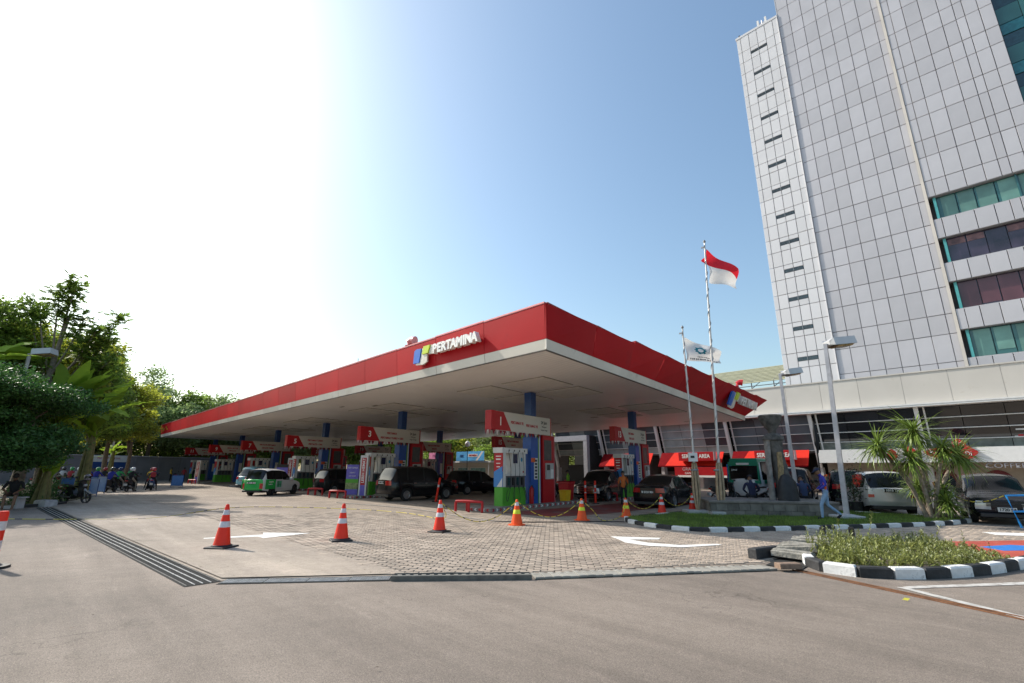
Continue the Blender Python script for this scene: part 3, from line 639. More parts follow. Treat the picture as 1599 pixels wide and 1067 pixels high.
words = {1: 'front', 3: 'second', 5: 'third', 7: 'fourth', 9: 'fifth', 11: 'sixth', 13: 'rear', 15: 'rear', 17: 'rear', 19: 'rear', 21: 'rear'}
for num, a, b0 in ISL+ISL2:
    o = put(colmesh, 'canopy_column', loc=tuple(CV(a, b0+3.2)), rz=angI); tag(o, 'blue square canopy column on the '+IDN[num], 'column', 'blue canopy columns')
# ================================================================ PUMP ISLANDS
PUMPW = pm('pump_white', (.66, .65, .63), .4, var=.05)
NOZ = pm('nozzle_black', (.02, .02, .022), .5)
SCR = pm('dark_grey_screen', (.07, .072, .07), .25, var=.15)
PRB = pm('purple_print', (.10, .07, .35), .5)
REDT = pm('red_lettering', (.42, .02, .03), .5)
def pump_parts(root, near=True):
    """local x = away from the island front end, -y = side facing the right of the photo"""
    b = MB(); b.bevbox(.75, 1.05, -.34, .34, .15, .95, .01); b.bevbox(1.05, 2.95, -.32, .32, .15, .92, .01); b.obj('green_base', pm('green_pump_base', (.085, .36, .03), .45, var=.08), root)
    b = MB(); b.box(.70, .748, -.36, .36, 1.62, 2.42, 0); b.obj('front_panel_top', REDP, root)
    b = MB(); b.box(.70, .748, -.36, .36, .955, 1.615, 0); b.obj('front_panel_bottom', BLUEL, root)
    b = MB(); b.add([(.694, -.36, .96), (.694, -.36, 1.35), (.694, .1, .96)], [(0, 1, 2)]); b.add([(.694, .36, 1.60), (.694, -.36, 1.60), (.694, -.36, 1.85)], [(0, 1, 2)], 1); b.obj('panel_graphic', [PUMPW, BLUEL], root)
    b = MB(); b.box(.752, 1.0, -.36, .36, .955, 2.42); b.obj('end_pillar', PUMPW, root)
    b = MB(); b.box(.64, 3.05, -.40, .40, 2.425, 2.66); b.obj('top_hood', PUMPW, root)
    b = MB()
    for x in (1.25, 1.75, 2.25, 2.75): b.lathe([(0, -.408), (.05, -.408), (.05, -.401)], 10, axis='y', T=Matrix.Translation((x, 0, 2.54)))
    b.obj('hose_port', NOZ, root)
    b = MB(); b.box(1.02, 2.9, -.30, .30, .925, 1.42); b.obj('nozzle_bay', pm('nozzle_bay_grey', (.10, .10, .105), .6), root)
    b = MB(); b.box(1.06, 2.95, -.33, .33, 1.425, 1.50); b.box(1.6, 2.95, -.32, .32, 1.505, 2.42); b.obj('cabinet', PUMPW, root)
    b = MB(); b.box(1.72, 2.15, -.330, -.322, 1.98, 2.40); b.obj('display', pm('navy_display', (.02, .025, .07), .2), root)
    b = MB(); b.lathe([(0, -.328), (.10, -.328), (.10, -.322)], 14, axis='y', T=Matrix.Translation((2.55, 0, 2.15))); b.obj('round_emblem', pm('teal_print', (.05, .25, .4), .5), root)
    b = MB(); b.box(2.65, 2.75, -.329, -.321, 1.56, 1.64); b.obj('small_sticker', REDP, root)
    if near:
        for i, y in enumerate((2.26, 2.12, 1.95, 1.80)):
            b = MB(); b.box(.690, .6935, -.24+.03*i, .20-.02*i, y, y+.035+.02*(i == 1)); b.obj('print_line', WL, root)
    for i in range(4):
        x = 1.30+i*.42
        b = MB(); b.bevbox(x-.07, x+.07, -.40, -.305, 1.02, 1.36, .015); b.tube([(x, -.40, 1.05), (x, -.44, .98), (x, -.42, .88)], .022, 6); b.obj('nozzle', NOZ if i % 2 else pm('nozzle_dark_teal', (.01, .05, .06), .5), root)
        b = MB(); sw = .18 if i < 2 else .10; dx = (-.25, -.05, .08, .25)[i]
        pts = [(x-.05+dx*.2, -.41, 2.5), (x+dx*.1, -.46, 2.1), (x+.06, -.47, 1.7), (x+.05, -.46, 1.3), (x, -.48, .9), (x+dx*.6, -.50, .55), (x+dx, -.48, .35), (x+dx*1.3, -.45, .55), (x+dx*.5, -.43, .88)]
        b.tube(catmull(pts, 4), .016, 6); b.obj('hose', NOZ, root)
def catmull(P, n=6):
    P = [Vector(p) for p in P]; out = []
    Q = [P[0]]+P+[P[-1]]
    for i in range(1, len(Q)-2):
        p0, p1, p2, p3 = Q[i-1:i+3]
        for k in range(n):
            t = k/n; out.append(.5*((2*p1)+(-p0+p2)*t+(2*p0-5*p1+4*p2-p3)*t*t+(-p0+3*p1-3*p2+p3)*t**3))
    out.append(P[-1]); return out
PEND = pm('dark_red_pennant', (.22, .02, .035), .7); PENW = pm('pale_pennant', (.55, .5, .48), .7)
def header(num, t1, t2, loc, label):
    root = thing('pump_number_sign', label, 'sign', tuple(Vector(loc)+BX*.03-Vector((math.cos(angI+math.pi/2), math.sin(angI+math.pi/2), 0))*.20), angI, 'number signs over the pump islands'); root.scale = (.93, .42, 1)
    b = MB(); b.box(.45, .78, -.42, .42, 3.39, 4.24); b.obj('red_end_cap', REDP, root)
    b = MB(); b.box(.785, 5.60, -.34, .34, 3.39, 4.24); b.obj('sign_box', CREAM, root)
    b = MB(); b.prism([(.786, 3.40), (2.05, 3.40), (1.42, 4.23), (.786, 4.23)], .342, .352, T=Matrix.Rotation(math.pi/2, 4, 'X')); b.obj('red_number_field', REDP, root)
    b = MB(); b.box(5.605, 5.68, -.36, .36, 3.39, 4.26); b.obj('red_edge', REDP, root)
    text(str(num), .52, WL, root, (1.20, -.356, 3.78), (math.pi/2, 0, 0), bold=.012, name='number')
    text(t1, .17, REDT, root, (3.05 if t2 else 2.55, -.345, 3.92 if t2 else 3.80), (math.pi/2, 0, 0), bold=.008)
    text(t2 or 'PERTAMAX 92', .17, REDT, root, (3.1 if t2 else 3.85, -.345, 3.62 if t2 else 3.74), (math.pi/2, 0, 0), bold=.008)
    text('24 Jam', .22, pm('black_print', (.03, .03, .03), .6), root, (4.98, -.345, 3.98), (math.pi/2, 0, 0), bold=.004)
    text('Melayani', .13, MATS['black_print'], root, (5.0, -.345, 3.78), (math.pi/2, 0, 0)); text('dengan bangga', .11, MATS['black_print'], root, (5.0, -.345, 3.62), (math.pi/2, 0, 0))
    b = MB()
    for i in range(15):
        x = .55+i*.27; pl = [(x, 3.385), (x+.125, 3.17), (x+.25, 3.385)]; b.prism(pl, .36, .364, (i % 3 == 1)*1, T=Matrix.Rotation(math.pi/2, 4, 'X'))
    for i in range(3):
        y = -.38+i*.26; b.add([(.44, y, 3.385), (.44, y+.25, 3.385), (.44, y+.125, 3.15)], [(0, 1, 2)], i % 2)
    b.obj('pennant_string', [PEND, PENW], root)
    return root
names = ['PERTALITE', 'PERTAMAX', 'PERTAMAX TURBO', 'DEXLITE', 'BIO SOLAR', 'PERTAMAX']
def island(num, a, b0, k, row):
    org = CV(a, b0-.75)
    near = (row == 1 and k < 3) or (row == 2 and k == 0)
    r = thing('pump_island', 'raised kerb with chevrons: the '+IDN[num], 'pump island', tuple(org), angI, 'raised pump islands')
    b = MB(); b.bevbox(.2, 8.6, -.62, .62, .0, .15, .02); b.obj('kerb_base', pm('island_concrete', (.22, .20, .19), .8, var=.2), r)
    if near:
        b = MB()
        for i in range(34):
            x = .3+i*.24; b.add([(x, -.626, .02), (x+.10, -.626, .02), (x+.17, -.626, .075), (x+.10, -.626, .13), (x, -.626, .13), (x+.07, -.626, .075)], [(0, 1, 2, 5), (5, 2, 3, 4)], i % 2)
        for i in range(5):
            y = -.55+i*.22; b.add([(.195, y, .02), (.195, y+.1, .02), (.195, y+.17, .075), (.195, y+.1, .13), (.195, y, .13), (.195, y+.07, .075)], [(0, 1, 2, 5), (5, 2, 3, 4)], i % 2)
        b.obj('chevrons', [REDP, WHITE], r)
    ordn = {1: 'frontmost'}.get(num)
    p = thing('fuel_dispenser', 'white green based fuel dispenser on the '+IDN[num], 'fuel dispenser', tuple(org), angI, 'fuel dispensers')
    pump_parts(p, near); p.scale = (.80, .68, 1); p.location = tuple(org+BX*.88)
    t1, t2 = {1: ('PERTAMAX 92', ''), 3: ('PERTAMAX', 'PERTAMAX TURBO + DEX'), 5: ('PERTAMAX TURBO', 'PERTALITE + DEX'), 7: ('PERTALITE PERTAMAX', 'DEXLITE TURBO'), 9: ('SEPEDA MOTOR', 'PERTALITE'), 11: ('SEPEDA MOTOR', 'PERTALITE'), 13: ('PERTAMINA', 'PERTALITE')}.get(num, ('PERTALITE PERTAMAX', 'DEXLITE'))
    header(num, t1, t2, tuple(org), 'red and cream number sign over the '+IDN[num])
    c = thing('column_sleeve', 'blue box round the column on the '+IDN[num], 'column cladding', tuple(org), angI, 'blue boxes round the columns'); c.scale = (1, .9, 1)
    put(sleeve, 'blue_panel', c, loc=(3.95, 0, 0))
    b = MB(); b.box(3.9, 4.22, -.279, -.272, 1.25, 2.25); b.obj('price_strip', PUMPW, c)
    if near:
        b = MB()
        for i in range(6): b.box(3.96, 4.16, -.284, -.280, 1.30+i*.155, 1.40+i*.155)
        b.obj('price_digits', pm('dark_print', (.05, .05, .06), .6), c)
        b = MB(); b.box(3.66, 4.0, -.284, -.272, 2.05, 2.25, 0); b.obj('orange_sticker', pm('orange_print', (.7, .12, .03), .5), c)
    b = MB(); b.box(4.262, 4.36, -.26, .26, .15, 3.36, 0); b.box(4.362, 4.44, -.26, .26, .15, 3.36, 1); b.box(4.442, 4.50, -.26, .26, .15, 3.36, 2); b.obj('striped_fin', [pm('fin_green', (.10, .28, .06), .4), WHITE, BLUE], c)
    d = thing('red_service_cabinet', 'tall red cabinet on the '+IDN[num], 'cabinet', tuple(org), angI, 'red cabinets on the pump islands')
    b = MB(); b.bevbox(4.62, 5.62, -.28, .28, .15, 3.38, .01); b.obj('body', REDP, d)
    b = MB(); b.box(5.63, 5.70, -.30, .30, .15, 3.38); b.obj('red_edge', pm('pinkish_edge', (.5, .12, .14), .4), d)
    b = MB(); b.box(4.74, 5.42, -.290, -.281, 2.15, 3.15); b.obj('screen', SCR, d)
    b = MB(); b.box(4.82, 5.50, -.36, -.281, 1.25, 2.02); b.obj('terminal', pm('terminal_grey', (.42, .42, .41), .5, var=.1), d)
    b = MB(); b.box(4.86, 5.15, -.366, -.361, 1.68, 1.95, 0); b.box(5.2, 5.46, -.366, -.361, 1.30, 1.72, 1); b.obj('terminal_face', [SCR, WHITE], d)
for k, (num, a, b0) in enumerate(ISL): island(num, a, b0, k, 1)
for k, (num, a, b0) in enumerate(ISL2): island(num, a, b0, k, 2)

# red tube guard rails at island ends
def rail(loc, rz, label):
    r = thing('guard_rail', label, 'guard rail', loc, rz, 'low red guard rails'); b = MB()
    b.tube(catmull([(-.62, 0, 0), (-.62, 0, .34), (-.52, 0, .42), (.52, 0, .42), (.62, 0, .34), (.62, 0, 0)], 3), .055, 8); b.obj('top_tube', REDP, r, smooth=50)
    b = MB(); b.tube([(0, 0, 0), (0, 0, .38)], .055, 8); b.obj('middle_post', REDP, r, smooth=50)
    b = MB(); b.tube([(-.3, .35, .0), (-.3, .35, .36), (-.3, .05, .40)], .045, 8); b.obj('rear_leg', REDP, r, smooth=50)
for (a, b0, l) in ((5.75, 1.9, 'low red tube guard rail before the frontmost pump island'), (18.1, 2.0, 'low red guard rail behind the black people carrier by pump sign 3'), (17.9+4.3, 2.4, 'low red guard rail beside the purple stand up banner'), (4.9, 12.8, 'low red guard rail before the rear right pump island'), (53.2, 1.6, 'far low red guard rail near the motorcycle pumps')):
    rail(tuple(CV(a, b0)), R(20), l)
# bins, extinguishers, posts near island 1
e = CV(5.65, 9.7)
r = thing('waste_bin', 'red plastic bin behind the frontmost pump island', 'bin', (e.x-.1, e.y, 0), R(97)); b = MB(); b.lathe([(0, .02), (.32, .02), (.44, .98), (.48, 1.0), (.48, 1.08), (.40, 1.08), (.38, .6), (0, .6)], 4, T=Matrix.Rotation(R(45), 4, 'Z')); b.obj('tub', REDP, r); b = MB(); b.box(-.36, .36, -.36, .36, 1.085, 1.12); b.obj('rim_lid', REDD, r)
r = thing('waste_box', 'yellow plastic box beside the red bin', 'box', (e.x+.35, e.y-.7, .0), R(97)); b = MB(); b.lathe([(0, .02), (.26, .02), (.31, .62), (.33, .62), (.33, .66), (.27, .66), (.25, .4), (0, .4)], 4, T=Matrix.Rotation(R(45), 4, 'Z')); b.obj('tub', YEL, r)
b = MB(); b.bevbox(-.22, .22, -.22, .22, .66, .69, .01); b.obj('lid', YEL, r)
def ext(loc, label):
    r = thing('fire_extinguisher', label, 'fire extinguisher', loc); b = MB(); b.lathe([(0, 0), (.10, .01), (.11, .05), (.11, .62), (.08, .72), (.03, .76), (.03, .8), (0, .8)], 14); b.obj('cylinder', REDP, r, smooth=40); b = MB(); b.box(-.03, .10, -.02, .02, .8, .84); b.tube([(.05, 0, .78), (.16, 0, .7), (.15, 0, .35)], .014, 6); b.obj('handle', NOZ, r)
q = CV(5.35, 5.9); ext((q.x, q.y, .15), 'red fire extinguisher between the frontmost dispenser and blue column')
def delin(loc, label, lean=0, h=1.15):
    r = thing('delineator_post', label, 'delineator post', loc, 0, 'orange delineator posts'); r.rotation_euler = (0, lean, 0)
    b = MB(); b.lathe([(.09, .03), (.06, .06), (.055, h-.02), (.03, h), (0, h)], 14); b.obj('post', ORANGE, r, smooth=40)
    b = MB()
    for z in (.45, .8): b.lathe([(.0575, z), (.0578, z+.001), (.0578, z+.13), (.0572, z+.131)], 14)
    b.obj('reflective_band', REFL, r); b = MB(); b.lathe([(0, 0), (.2, 0), (.2, .03), (.09, .05)], 16); b.obj('base', BLACK, r)
q = CV(5.2, 9.6); delin((q.x+.5, q.y+.35, 0), 'left one of the pair of orange posts behind the frontmost pump island'); delin((q.x+.85, q.y+.75, 0), 'right one of the pair of orange posts behind the frontmost pump island')
q = CV(11.4, 4.6); delin((q.x, q.y, 0), 'orange red post leaning over beside the nose of the black people carrier', R(14), 1.3)
# roadside banner stands
def stand(loc, rz, label, cols, h=1.9, wd=.62):
    r = thing('banner_stand', label, 'banner stand', loc, rz); b = MB(); b.box(-wd/2, wd/2, -.03, .03, 0, .04); b.tube([(-wd/2+.02, .02, .04), (-wd/2+.02, .02, h)], .012, 5); b.tube([(wd/2-.02, .02, .04), (wd/2-.02, .02, h)], .012, 5); b.obj('frame', GREY, r)
    z = h
    b = MB()
    for i, (c, hh) in enumerate(cols): b.box(-wd/2+.012, wd/2-.012, -.012, 0, z-hh*h+.0, z-.002, i); z -= hh*h
    b.obj('printed_panel', [c for c, _ in cols], r); return r
PURPL = pm('violet_print', (.16, .13, .50), .5, var=.1)
q = Vector((-29.5, 15.35, 0))
st = stand(tuple(q), R(38), 'violet and green stand up banner beside pump island 3', [(PURPL, .45), (GREEN, .12), (pm('mixed_print', (.25, .30, .12), .5, var=.6, scale=9), .2), (PURPL, .17)], 1.95, .85)
text('PERTAMAX', .13, WL, st, (0, -.016, 1.75), (math.pi/2, 0, 0)); text('HEMAT', .11, WL, st, (0, -.016, 1.45), (math.pi/2, 0, 0)); text('BBM 24 JAM', .09, WL, st, (0, -.016, 1.25), (math.pi/2, 0, 0))
for (a, b0, l) in ((17.4, 3.35, 'narrow red lettered pillar left of the black people carrier'), (30.0, 3.6, 'narrow red lettered pillar right of the green and white car'), (53.5, 2.1, 'red lettered panel nearest the boundary wall')):
    q = CV(a, b0); r = thing('price_totem', l, 'totem', tuple(q), R(38)); b = MB(); b.bevbox(-.24, .24, -.12, .12, 0, 2.5, .01); b.obj('body', PUMPW, r); b = MB(); b.box(-.15, .15, -.127, -.121, .75, 2.35); b.obj('red_print', REDP, r); b = MB(); b.box(-.15, .15, -.127, -.121, .12, .745); b.obj('violet_print', PURPL, r)
    o = text('LEBIH HEMAT', .24, WL, r, (0, -.129, 1.6), (math.pi/2, 0, 0), bold=.005); o.rotation_euler = (math.pi/2, R(-90), 0)
q = CV(29.3, 2.4); st = stand((q.x+.1, q.y+.2, 0), R(38), 'dark stand with small violet poster beside pump island 5', [(NOZ, .12), (PURPL, .45), (NOZ, .37)], 2.0, .95)
# ================================================================ TOWER
TY = 48.0
tw = thing('office_tower', 'tall silver clad office tower with narrow stair windows rising behind the podium', 'office tower', (-8.4, TY, 0))
ox, oy = 8.4, 0
def tb(bm, x0, x1, y0, y1, z0, z1, mi=0): return bm.box(x0+ox, x1+ox, y0, y1, z0, z1, mi)
SHELL = pm('tower_joint_shell', (.27, .27, .28), .7)
b = MB(); tb(b, -12.35, -8.1, .10, 14, 6.3, 48.0); tb(b, -8.05, -.45, .10, 16, 6.3, 72); b.obj('core_wall', SHELL, tw)
b = MB(); tb(b, -.38, 5.98, .12, 16, 23.08, 72); tb(b, -.38, 30, 1.1, 16, 6.3, 23.08); b.obj('core_wall', SHELL, tw)
panels = []
def panelm(w_, h_, mat, key={}):
    k = (round(w_, 3), round(h_, 3), mat.name)
    if k not in key:
        bb = MB(); g_ = .012; x0, x1, z0, z1 = g_, w_-g_, g_, h_-g_
        bb.add([(x0, .055, z0), (x1, .055, z0), (x1, .055, z1), (x0, .055, z1), (x0+.02, 0, z0+.02), (x1-.02, 0, z0+.02), (x1-.02, 0, z1-.02), (x0+.02, 0, z1-.02)], [(4, 5, 6, 7), (0, 1, 5, 4), (1, 2, 6, 5), (2, 3, 7, 6), (3, 0, 4, 7)])
        key[k] = (bb.mesh('cladding_panel', mat), bb)
    return key[k]
def addpanel(x0, x1, y, z0, z1, mat):
    d = math.hypot(x0, z0-2); panels.append((d, x0, x1, y, z0, z1, mat))
# storey rows on the main face: alternating 2.12 / 1.58 m, storey 3.70
zr = [9.66-3.7*.0]; rows = []
z = 5.96
while z < 70: rows += [(z, z+2.14), (z+2.14, z+3.70)]; z += 3.70
xj = [-8.42+.0, -7.36, -6.29, -5.23, -4.19, -3.13, -2.08, -1.02, -.40]
for z0, z1 in rows:
    for a, c in zip(xj, xj[1:]): addpanel(a, c, 0, z0, z1, CLAD if c > -.9 or True else CLAD)
xr = [-.40, .10, .92, 1.97, 3.05, 3.88, 4.42, 5.23, 6.0]
for z0, z1 in rows:
    if z0 < 23.0:
        continue
    for a, c in zip(xr, xr[1:]): addpanel(a, c, -.18, z0+.6 if False else z0, z1, CLAD)
# first row just above the top office windows
for a, c in zip(xr, xr[1:]): addpanel(a, c, -.18, 23.04, 24.46, CLAD)
# stair strip at left, rows of its own (pitch 2.85)
xs = [-12.62, -12.20, -11.36, -10.55, -9.74, -8.95, -8.44]
SL = [45.55-2.845*k for k in range(14)]
zz = [48.1]
for s_ in SL: zz += [s_+.62, s_-.75]
zz = [q for q in zz if q > 6.5]+[6.5]
for z1, z0 in zip(zz, zz[1:]):
    for i, (a, c) in enumerate(zip(xs, xs[1:])):
        # strip panels behind the slit window columns are split round the slit
        sl = [s_ for s_ in SL if z0 < s_ < z1]
        if i in (2, 3) and sl and sl[0] > 8:
            s_ = sl[0]; addpanel(a, c, -.02, s_+.17, z1, CLADW); addpanel(a, c, -.02, z0, s_-.17, CLADW)
        else: addpanel(a, c, -.02, z0, z1, CLADW)
panels = [p for p in panels if p[4] > 6.2]
vis = [p for p in panels if p[4] < 47]
def sizekey(p): return (p[4] > 46, math.hypot(p[1], p[3]+TY)*0+p[4])
# the separate ones: every panel the photo shows largest (nearest ones)
panels.sort(key=lambda p: (p[4] > 30 and p[1] < -8.5, p[4]))
for i, (d, x0, x1, y, z0, z1, mat) in enumerate(panels):
    if i < 300:
        o = put(panelm(x1-x0, z1-z0, mat)[0], 'cladding_panel', tw, loc=(x0+ox, y+random.uniform(0, .012), z0)); o.rotation_euler = (random.uniform(-.0035, .0035), 0, random.uniform(-.004, .004))
far = {}
for (d, x0, x1, y, z0, z1, mat) in panels[300:]:
    bm_ = far.setdefault(mat.name, MB()); src = panelm(x1-x0, z1-z0, mat)[1]; rx, rz_ = random.uniform(-.0035, .0035), random.uniform(-.004, .004)
    bm_.add([(vx+x0+ox, vy+y+vx*rz_-vz*rx, vz+z0) for vx, vy, vz in src.v], src.f)
CLADWS = pm('pale_cladding_far', (.66, .65, .66), .5, .05, var=.04, scale=.5, island=.04)
for k, bm_ in far.items(): bm_.obj('upper_cladding', CLADWS if 'pale' in k else CLADS, tw, kind='stuff')
# corner reveals
b = MB(); tb(b, -8.46, -8.42, -.10, .3, 6.3, 48.1); tb(b, -8.44, -8.40, -.02, .3, 48.1, 72); b.obj('corner_trim', CLADW, tw)
b = MB(); tb(b, -.60, -.405, -.215, -.10, 6.3, 72); b.obj('warm_corner_trim', pm('stained_trim', (.66, .60, .53), .5, .1, var=.1, scale=.6), tw)
b = MB(); tb(b, -12.68, -8.44, -.06, 14, 48.1, 48.35); b.obj('roof_coping', CLADW, tw)
# stair slit windows
for s_ in SL:
    if s_ < 8: continue
    f_ = None
    b = MB(); tb(b, -11.36, -9.76, .03, .10, s_-.16, s_+.16); w_ = b.obj('slit_window', DKTEAL, tw)
    b = MB()
    for k in range(2):
        for j in range(3): tb(b, -11.34+k*.80, -11.34+k*.80+.74, -.015, .028, s_-.15+j*.105, s_-.15+j*.105+.022)
    tb(b, -10.60, -10.54, -.03, .029, s_-.16, s_+.16); b.obj('louvre_frame', pm('window_frame_grey', (.20, .22, .23), .4, .3), w_)
# office window bands, right part, below 23 m
bands = [(21.07, 23.01, 'g'), (17.34, 19.39, 'p'), (13.59, 15.75, 'm'), (9.83, 11.95, 'g')]
for bi, (z0, z1, kind) in enumerate(bands):
    x = -.12; k = 0
    b = MB(); tb(b, x-.02, x+.16, .10, .25, z0, z1); b.obj('edge_fin', pm('teal_frame', (.10, .42, .42), .35), tw)
    ws = [1.14, 1.06, 1.13, 1.15] if kind == 'g' else [1.10, 1.06, 1.14, 1.1]
    x = .05
    while x < 28:
        wd = ws[k % 4]
        mt = {'g': TEAL, 'p': PURP, 'm': PURP}[kind]
        b = MB(); tb(b, x+.02, x+wd-.02, .26, .30, z0+.02, z1-.02); p_ = b.obj('window_pane', mt, tw)
        if kind in 'gm' :
            hb = random.choice([0, .15, .45, .1]) if kind == 'm' else random.choice([0, 0, .35, .05])
            inset = random.uniform(.1, .35) if kind == 'g' else .02
            b = MB(); tb(b, x+inset, x+wd-.05, .235, .258, z0+.04+hb, z1-.10); b.obj('blind', TEALL if kind == 'g' else MAROON, p_)
        if kind == 'p':
            b = MB(); tb(b, x+.05, x+wd-.05, .235, .258, z1-.62, z1-.15); b.obj('painted_reflection', pm('painted_reflection_brown', (.12, .06, .06), .3, var=.6, scale=2, rnd=.5), p_) if k % 3 != 2 else None  # brown slab paints a ceiling reflection onto the pane
        if k % 4 == 3:
            b = MB(); tb(b, x+wd-.05, x+wd+.05, .10, .30, z0, z1); b.obj('mullion', MATS['teal_frame'] if kind != 'g' else TEAL, tw)
        x += wd; k += 1
    # spandrel panels below the band
    zl = bands[bi+1][1] if bi < 3 else 8.0
    xx = -.40; ii = 0
    sj = [-.40, .10, .92, 1.97, 3.05, 3.88, 4.42, 5.23, 6.3]+[6.3+1.06*q for q in range(1, 22)]
    for a, c in zip(sj, sj[1:]): put(panelm(c-a, z0-.02-zl, CLAD)[0], 'spandrel_panel', tw, loc=(a+ox, -.18+random.uniform(0, .01), zl+.01))
    b = MB(); tb(b, -.40, 28, -.12, 1.1, z0-.06, z0-.002); b.obj('sill', SHELL, tw); b = MB(); tb(b, -.40, 28, -.12, 1.1, z1+.002, z1+.06); b.obj('head_soffit', SHELL, tw)
# curtain wall to the right of x = 6
b = MB(); tb(b, 6.02, 30, .30, 16, 23.08, 72); b.obj('curtain_core', DARK, tw)
b = MB(); tb(b, 5.98, 30, -.10, .29, 23.08, 24.5); b.obj('curtain_apron', CLAD, tw)
z = 24.6; k = 0
while z < 56:
    hh = [1.55, 1.15, 1.0][k % 3]
    for i in range(10):
        x = 6.05+i*1.3; b = MB(); tb(b, x, x+1.26, .20+(.05 if k % 3 == 1 else 0), .27, z, z+hh-.06); b.obj('curtain_pane', [TEAL, DKTEAL, pm('mid_teal_glass', (.02, .16, .19), .12, var=.2, coat=.6, rnd=.2)][k % 3], tw)
    z += hh; k += 1
# antennas on the stair strip roof
a_ = thing('rooftop_antenna', 'small white antennas on the roof edge of the stair strip', 'antenna', (-10.0, TY+.5, 48.35))
b = MB(); b.tube([(0, 0, 0), (0, 0, 1.0)], .04, 6); b.obj('mast', GALV, a_); b = MB(); b.box(-.35, .35, -.03, .03, .6, .68); b.obj('cross_bar', GALV, a_)
for x in (-.38, .38): b = MB(); b.bevbox(x-.09, x+.09, -.08, .08, .35, 1.15, .02); b.obj('aerial', WHITE, a_)
b = MB(); b.bevbox(-.07, .07, -.07, .07, 0, .35, .02); o = b.obj('rooftop_lamp', DARK, loc=(-12.3, TY+.2, 48.35)); tag(o, 'tiny dark lamp at the left corner of the stair strip roof', 'lamp')

# ================================================================ PODIUM
FY = 46.0
pd = thing('podium_building', 'long low podium building with beige band, slanted glazing and leaning white posts', 'building', (-17.5, FY, 0))
qx = 17.5
def pb(bm, x0, x1, y0, y1, z0, z1, mi=0): return bm.box(x0+qx, x1+qx, y0, y1, z0, z1, mi)
# band cladding
bj = [-39.0, -36, -33, -30, -27, -24, -21, -17.45, -14.9, -12.2, -9.6, -7.0, -4.25, -1.6, 1.1, 3.8, 6.5, 9.2, 11.9, 14.6, 17.3, 20, 22.7, 25.4]
for a, c in zip(bj, bj[1:]):
    ztop = 8.80
    b = MB(); b.bevbox(a+qx+.01, c+qx-.01, -.06, .0, 6.56, ztop, .008); b.obj('band_panel', CLADB, pd)
b = MB(); pb(b, -39, 25.4, .003, .25, 6.4, 8.78); pb(b, -39, 25.4, .253, 18, 6.56, 6.9); b.obj('band_core', LGREY, pd)
b = MB(); pb(b, -39.1, 25.5, -.12, .3, 8.805, 8.90); b.obj('parapet_cap', CLADB, pd)
b = MB(); pb(b, -50, 25.5, -.75, .1, 6.28, 6.40); pb(b, -50, 25.5, -.78, -.70, 6.405, 6.50); b.obj('ledge', WHITE, pd)
b = MB(); pb(b, -50, 25.5, .102, 1.8, 6.30, 6.39); b.obj('eaves_soffit', LGREY, pd)
# leaning posts
def slanted(bm, x, w_, top, bot, th=.28):
    (y0, z0), (y1, z1) = top, bot
    vs = []
    for (y, z) in (top, bot):
        for dx in (-w_/2, w_/2):
            for dy in (0, th): vs.append((x+qx+dx, y-FY+dy, z))
    bm.add(vs, [(0, 1, 3, 2), (4, 6, 7, 5), (0, 4, 5, 1), (2, 3, 7, 6), (0, 2, 6, 4), (1, 5, 7, 3)])
PX = [-38.6, -31.7, -24.7, -17.6, -10.65, -3.75, 3.2, 10.1, 17.0, 23.9]
for x in PX:
    b = MB(); slanted(b, x, .26, (FY-.35, 6.275), (FY+.95, 1.9)); b.obj('leaning_post', WHITE, pd)
    b = MB(); slanted(b, x+.42, .10, (FY-.05, 6.275), (FY+.85, 3.2), .1); b.obj('stay_bar', WHITE, pd)
    b = MB(); pb(b, x-.17, x+.17, .9, 1.5, 0, 2.0); b.obj('post_base', LGREY, pd)
# slanted glazing
zt = [6.27, 5.5, 4.75, 4.0, 3.38]
def gy(z): return (6.27-z)/2.9*1.0+.25
for i in range(len(PX)-1):
    x0, x1 = PX[i]+.15, PX[i+1]-.15; n = 3; dx = (x1-x0)/n
    for c in range(n):
        for r_ in range(4):
            za, zb = zt[r_+1]+.03, zt[r_]-.03; xa, xb = x0+c*dx+.02, x0+(c+1)*dx-.02
            if PX[i] > -12: m = BLKG if r_ < 3 else pm('light_curtain_glass', (.20, .235, .22), .4, var=.3, scale=2.5, coat=.4, rnd=.15)
            elif PX[i] > -18: m = SLATE
            elif PX[i] > -25: m = PALEG if (c < 2 and r_ < 3) else (SLATE if r_ < 3 else PALEG)
            else: m = PALEG if r_ == 3 else (SLATE if c != 1 else PALEG)
            b = MB(); b.add([(xa+qx, gy(za), za), (xb+qx, gy(za), za), (xb+qx, gy(zb), zb), (xa+qx, gy(zb), zb)], [(0, 1, 2, 3)]); b.add([(xa+qx, gy(za)+.03, za), (xb+qx, gy(za)+.03, za), (xb+qx, gy(zb)+.03, zb), (xa+qx, gy(zb)+.03, zb)], [(3, 2, 1, 0)]); b.obj('glazing_pane', m, pd)
    for z in zt[1:4]+[3.38]:
        b = MB(); b.box(x0+qx, x1+qx, gy(z)-.10, gy(z)-.012, z-.028, z+.028); b.obj('transom', WHITE, pd)
b = MB(); pb(b, -38, 25, 1.9, 2.0, 3.4, 6.28); b.obj('inner_screen', DARK, pd)
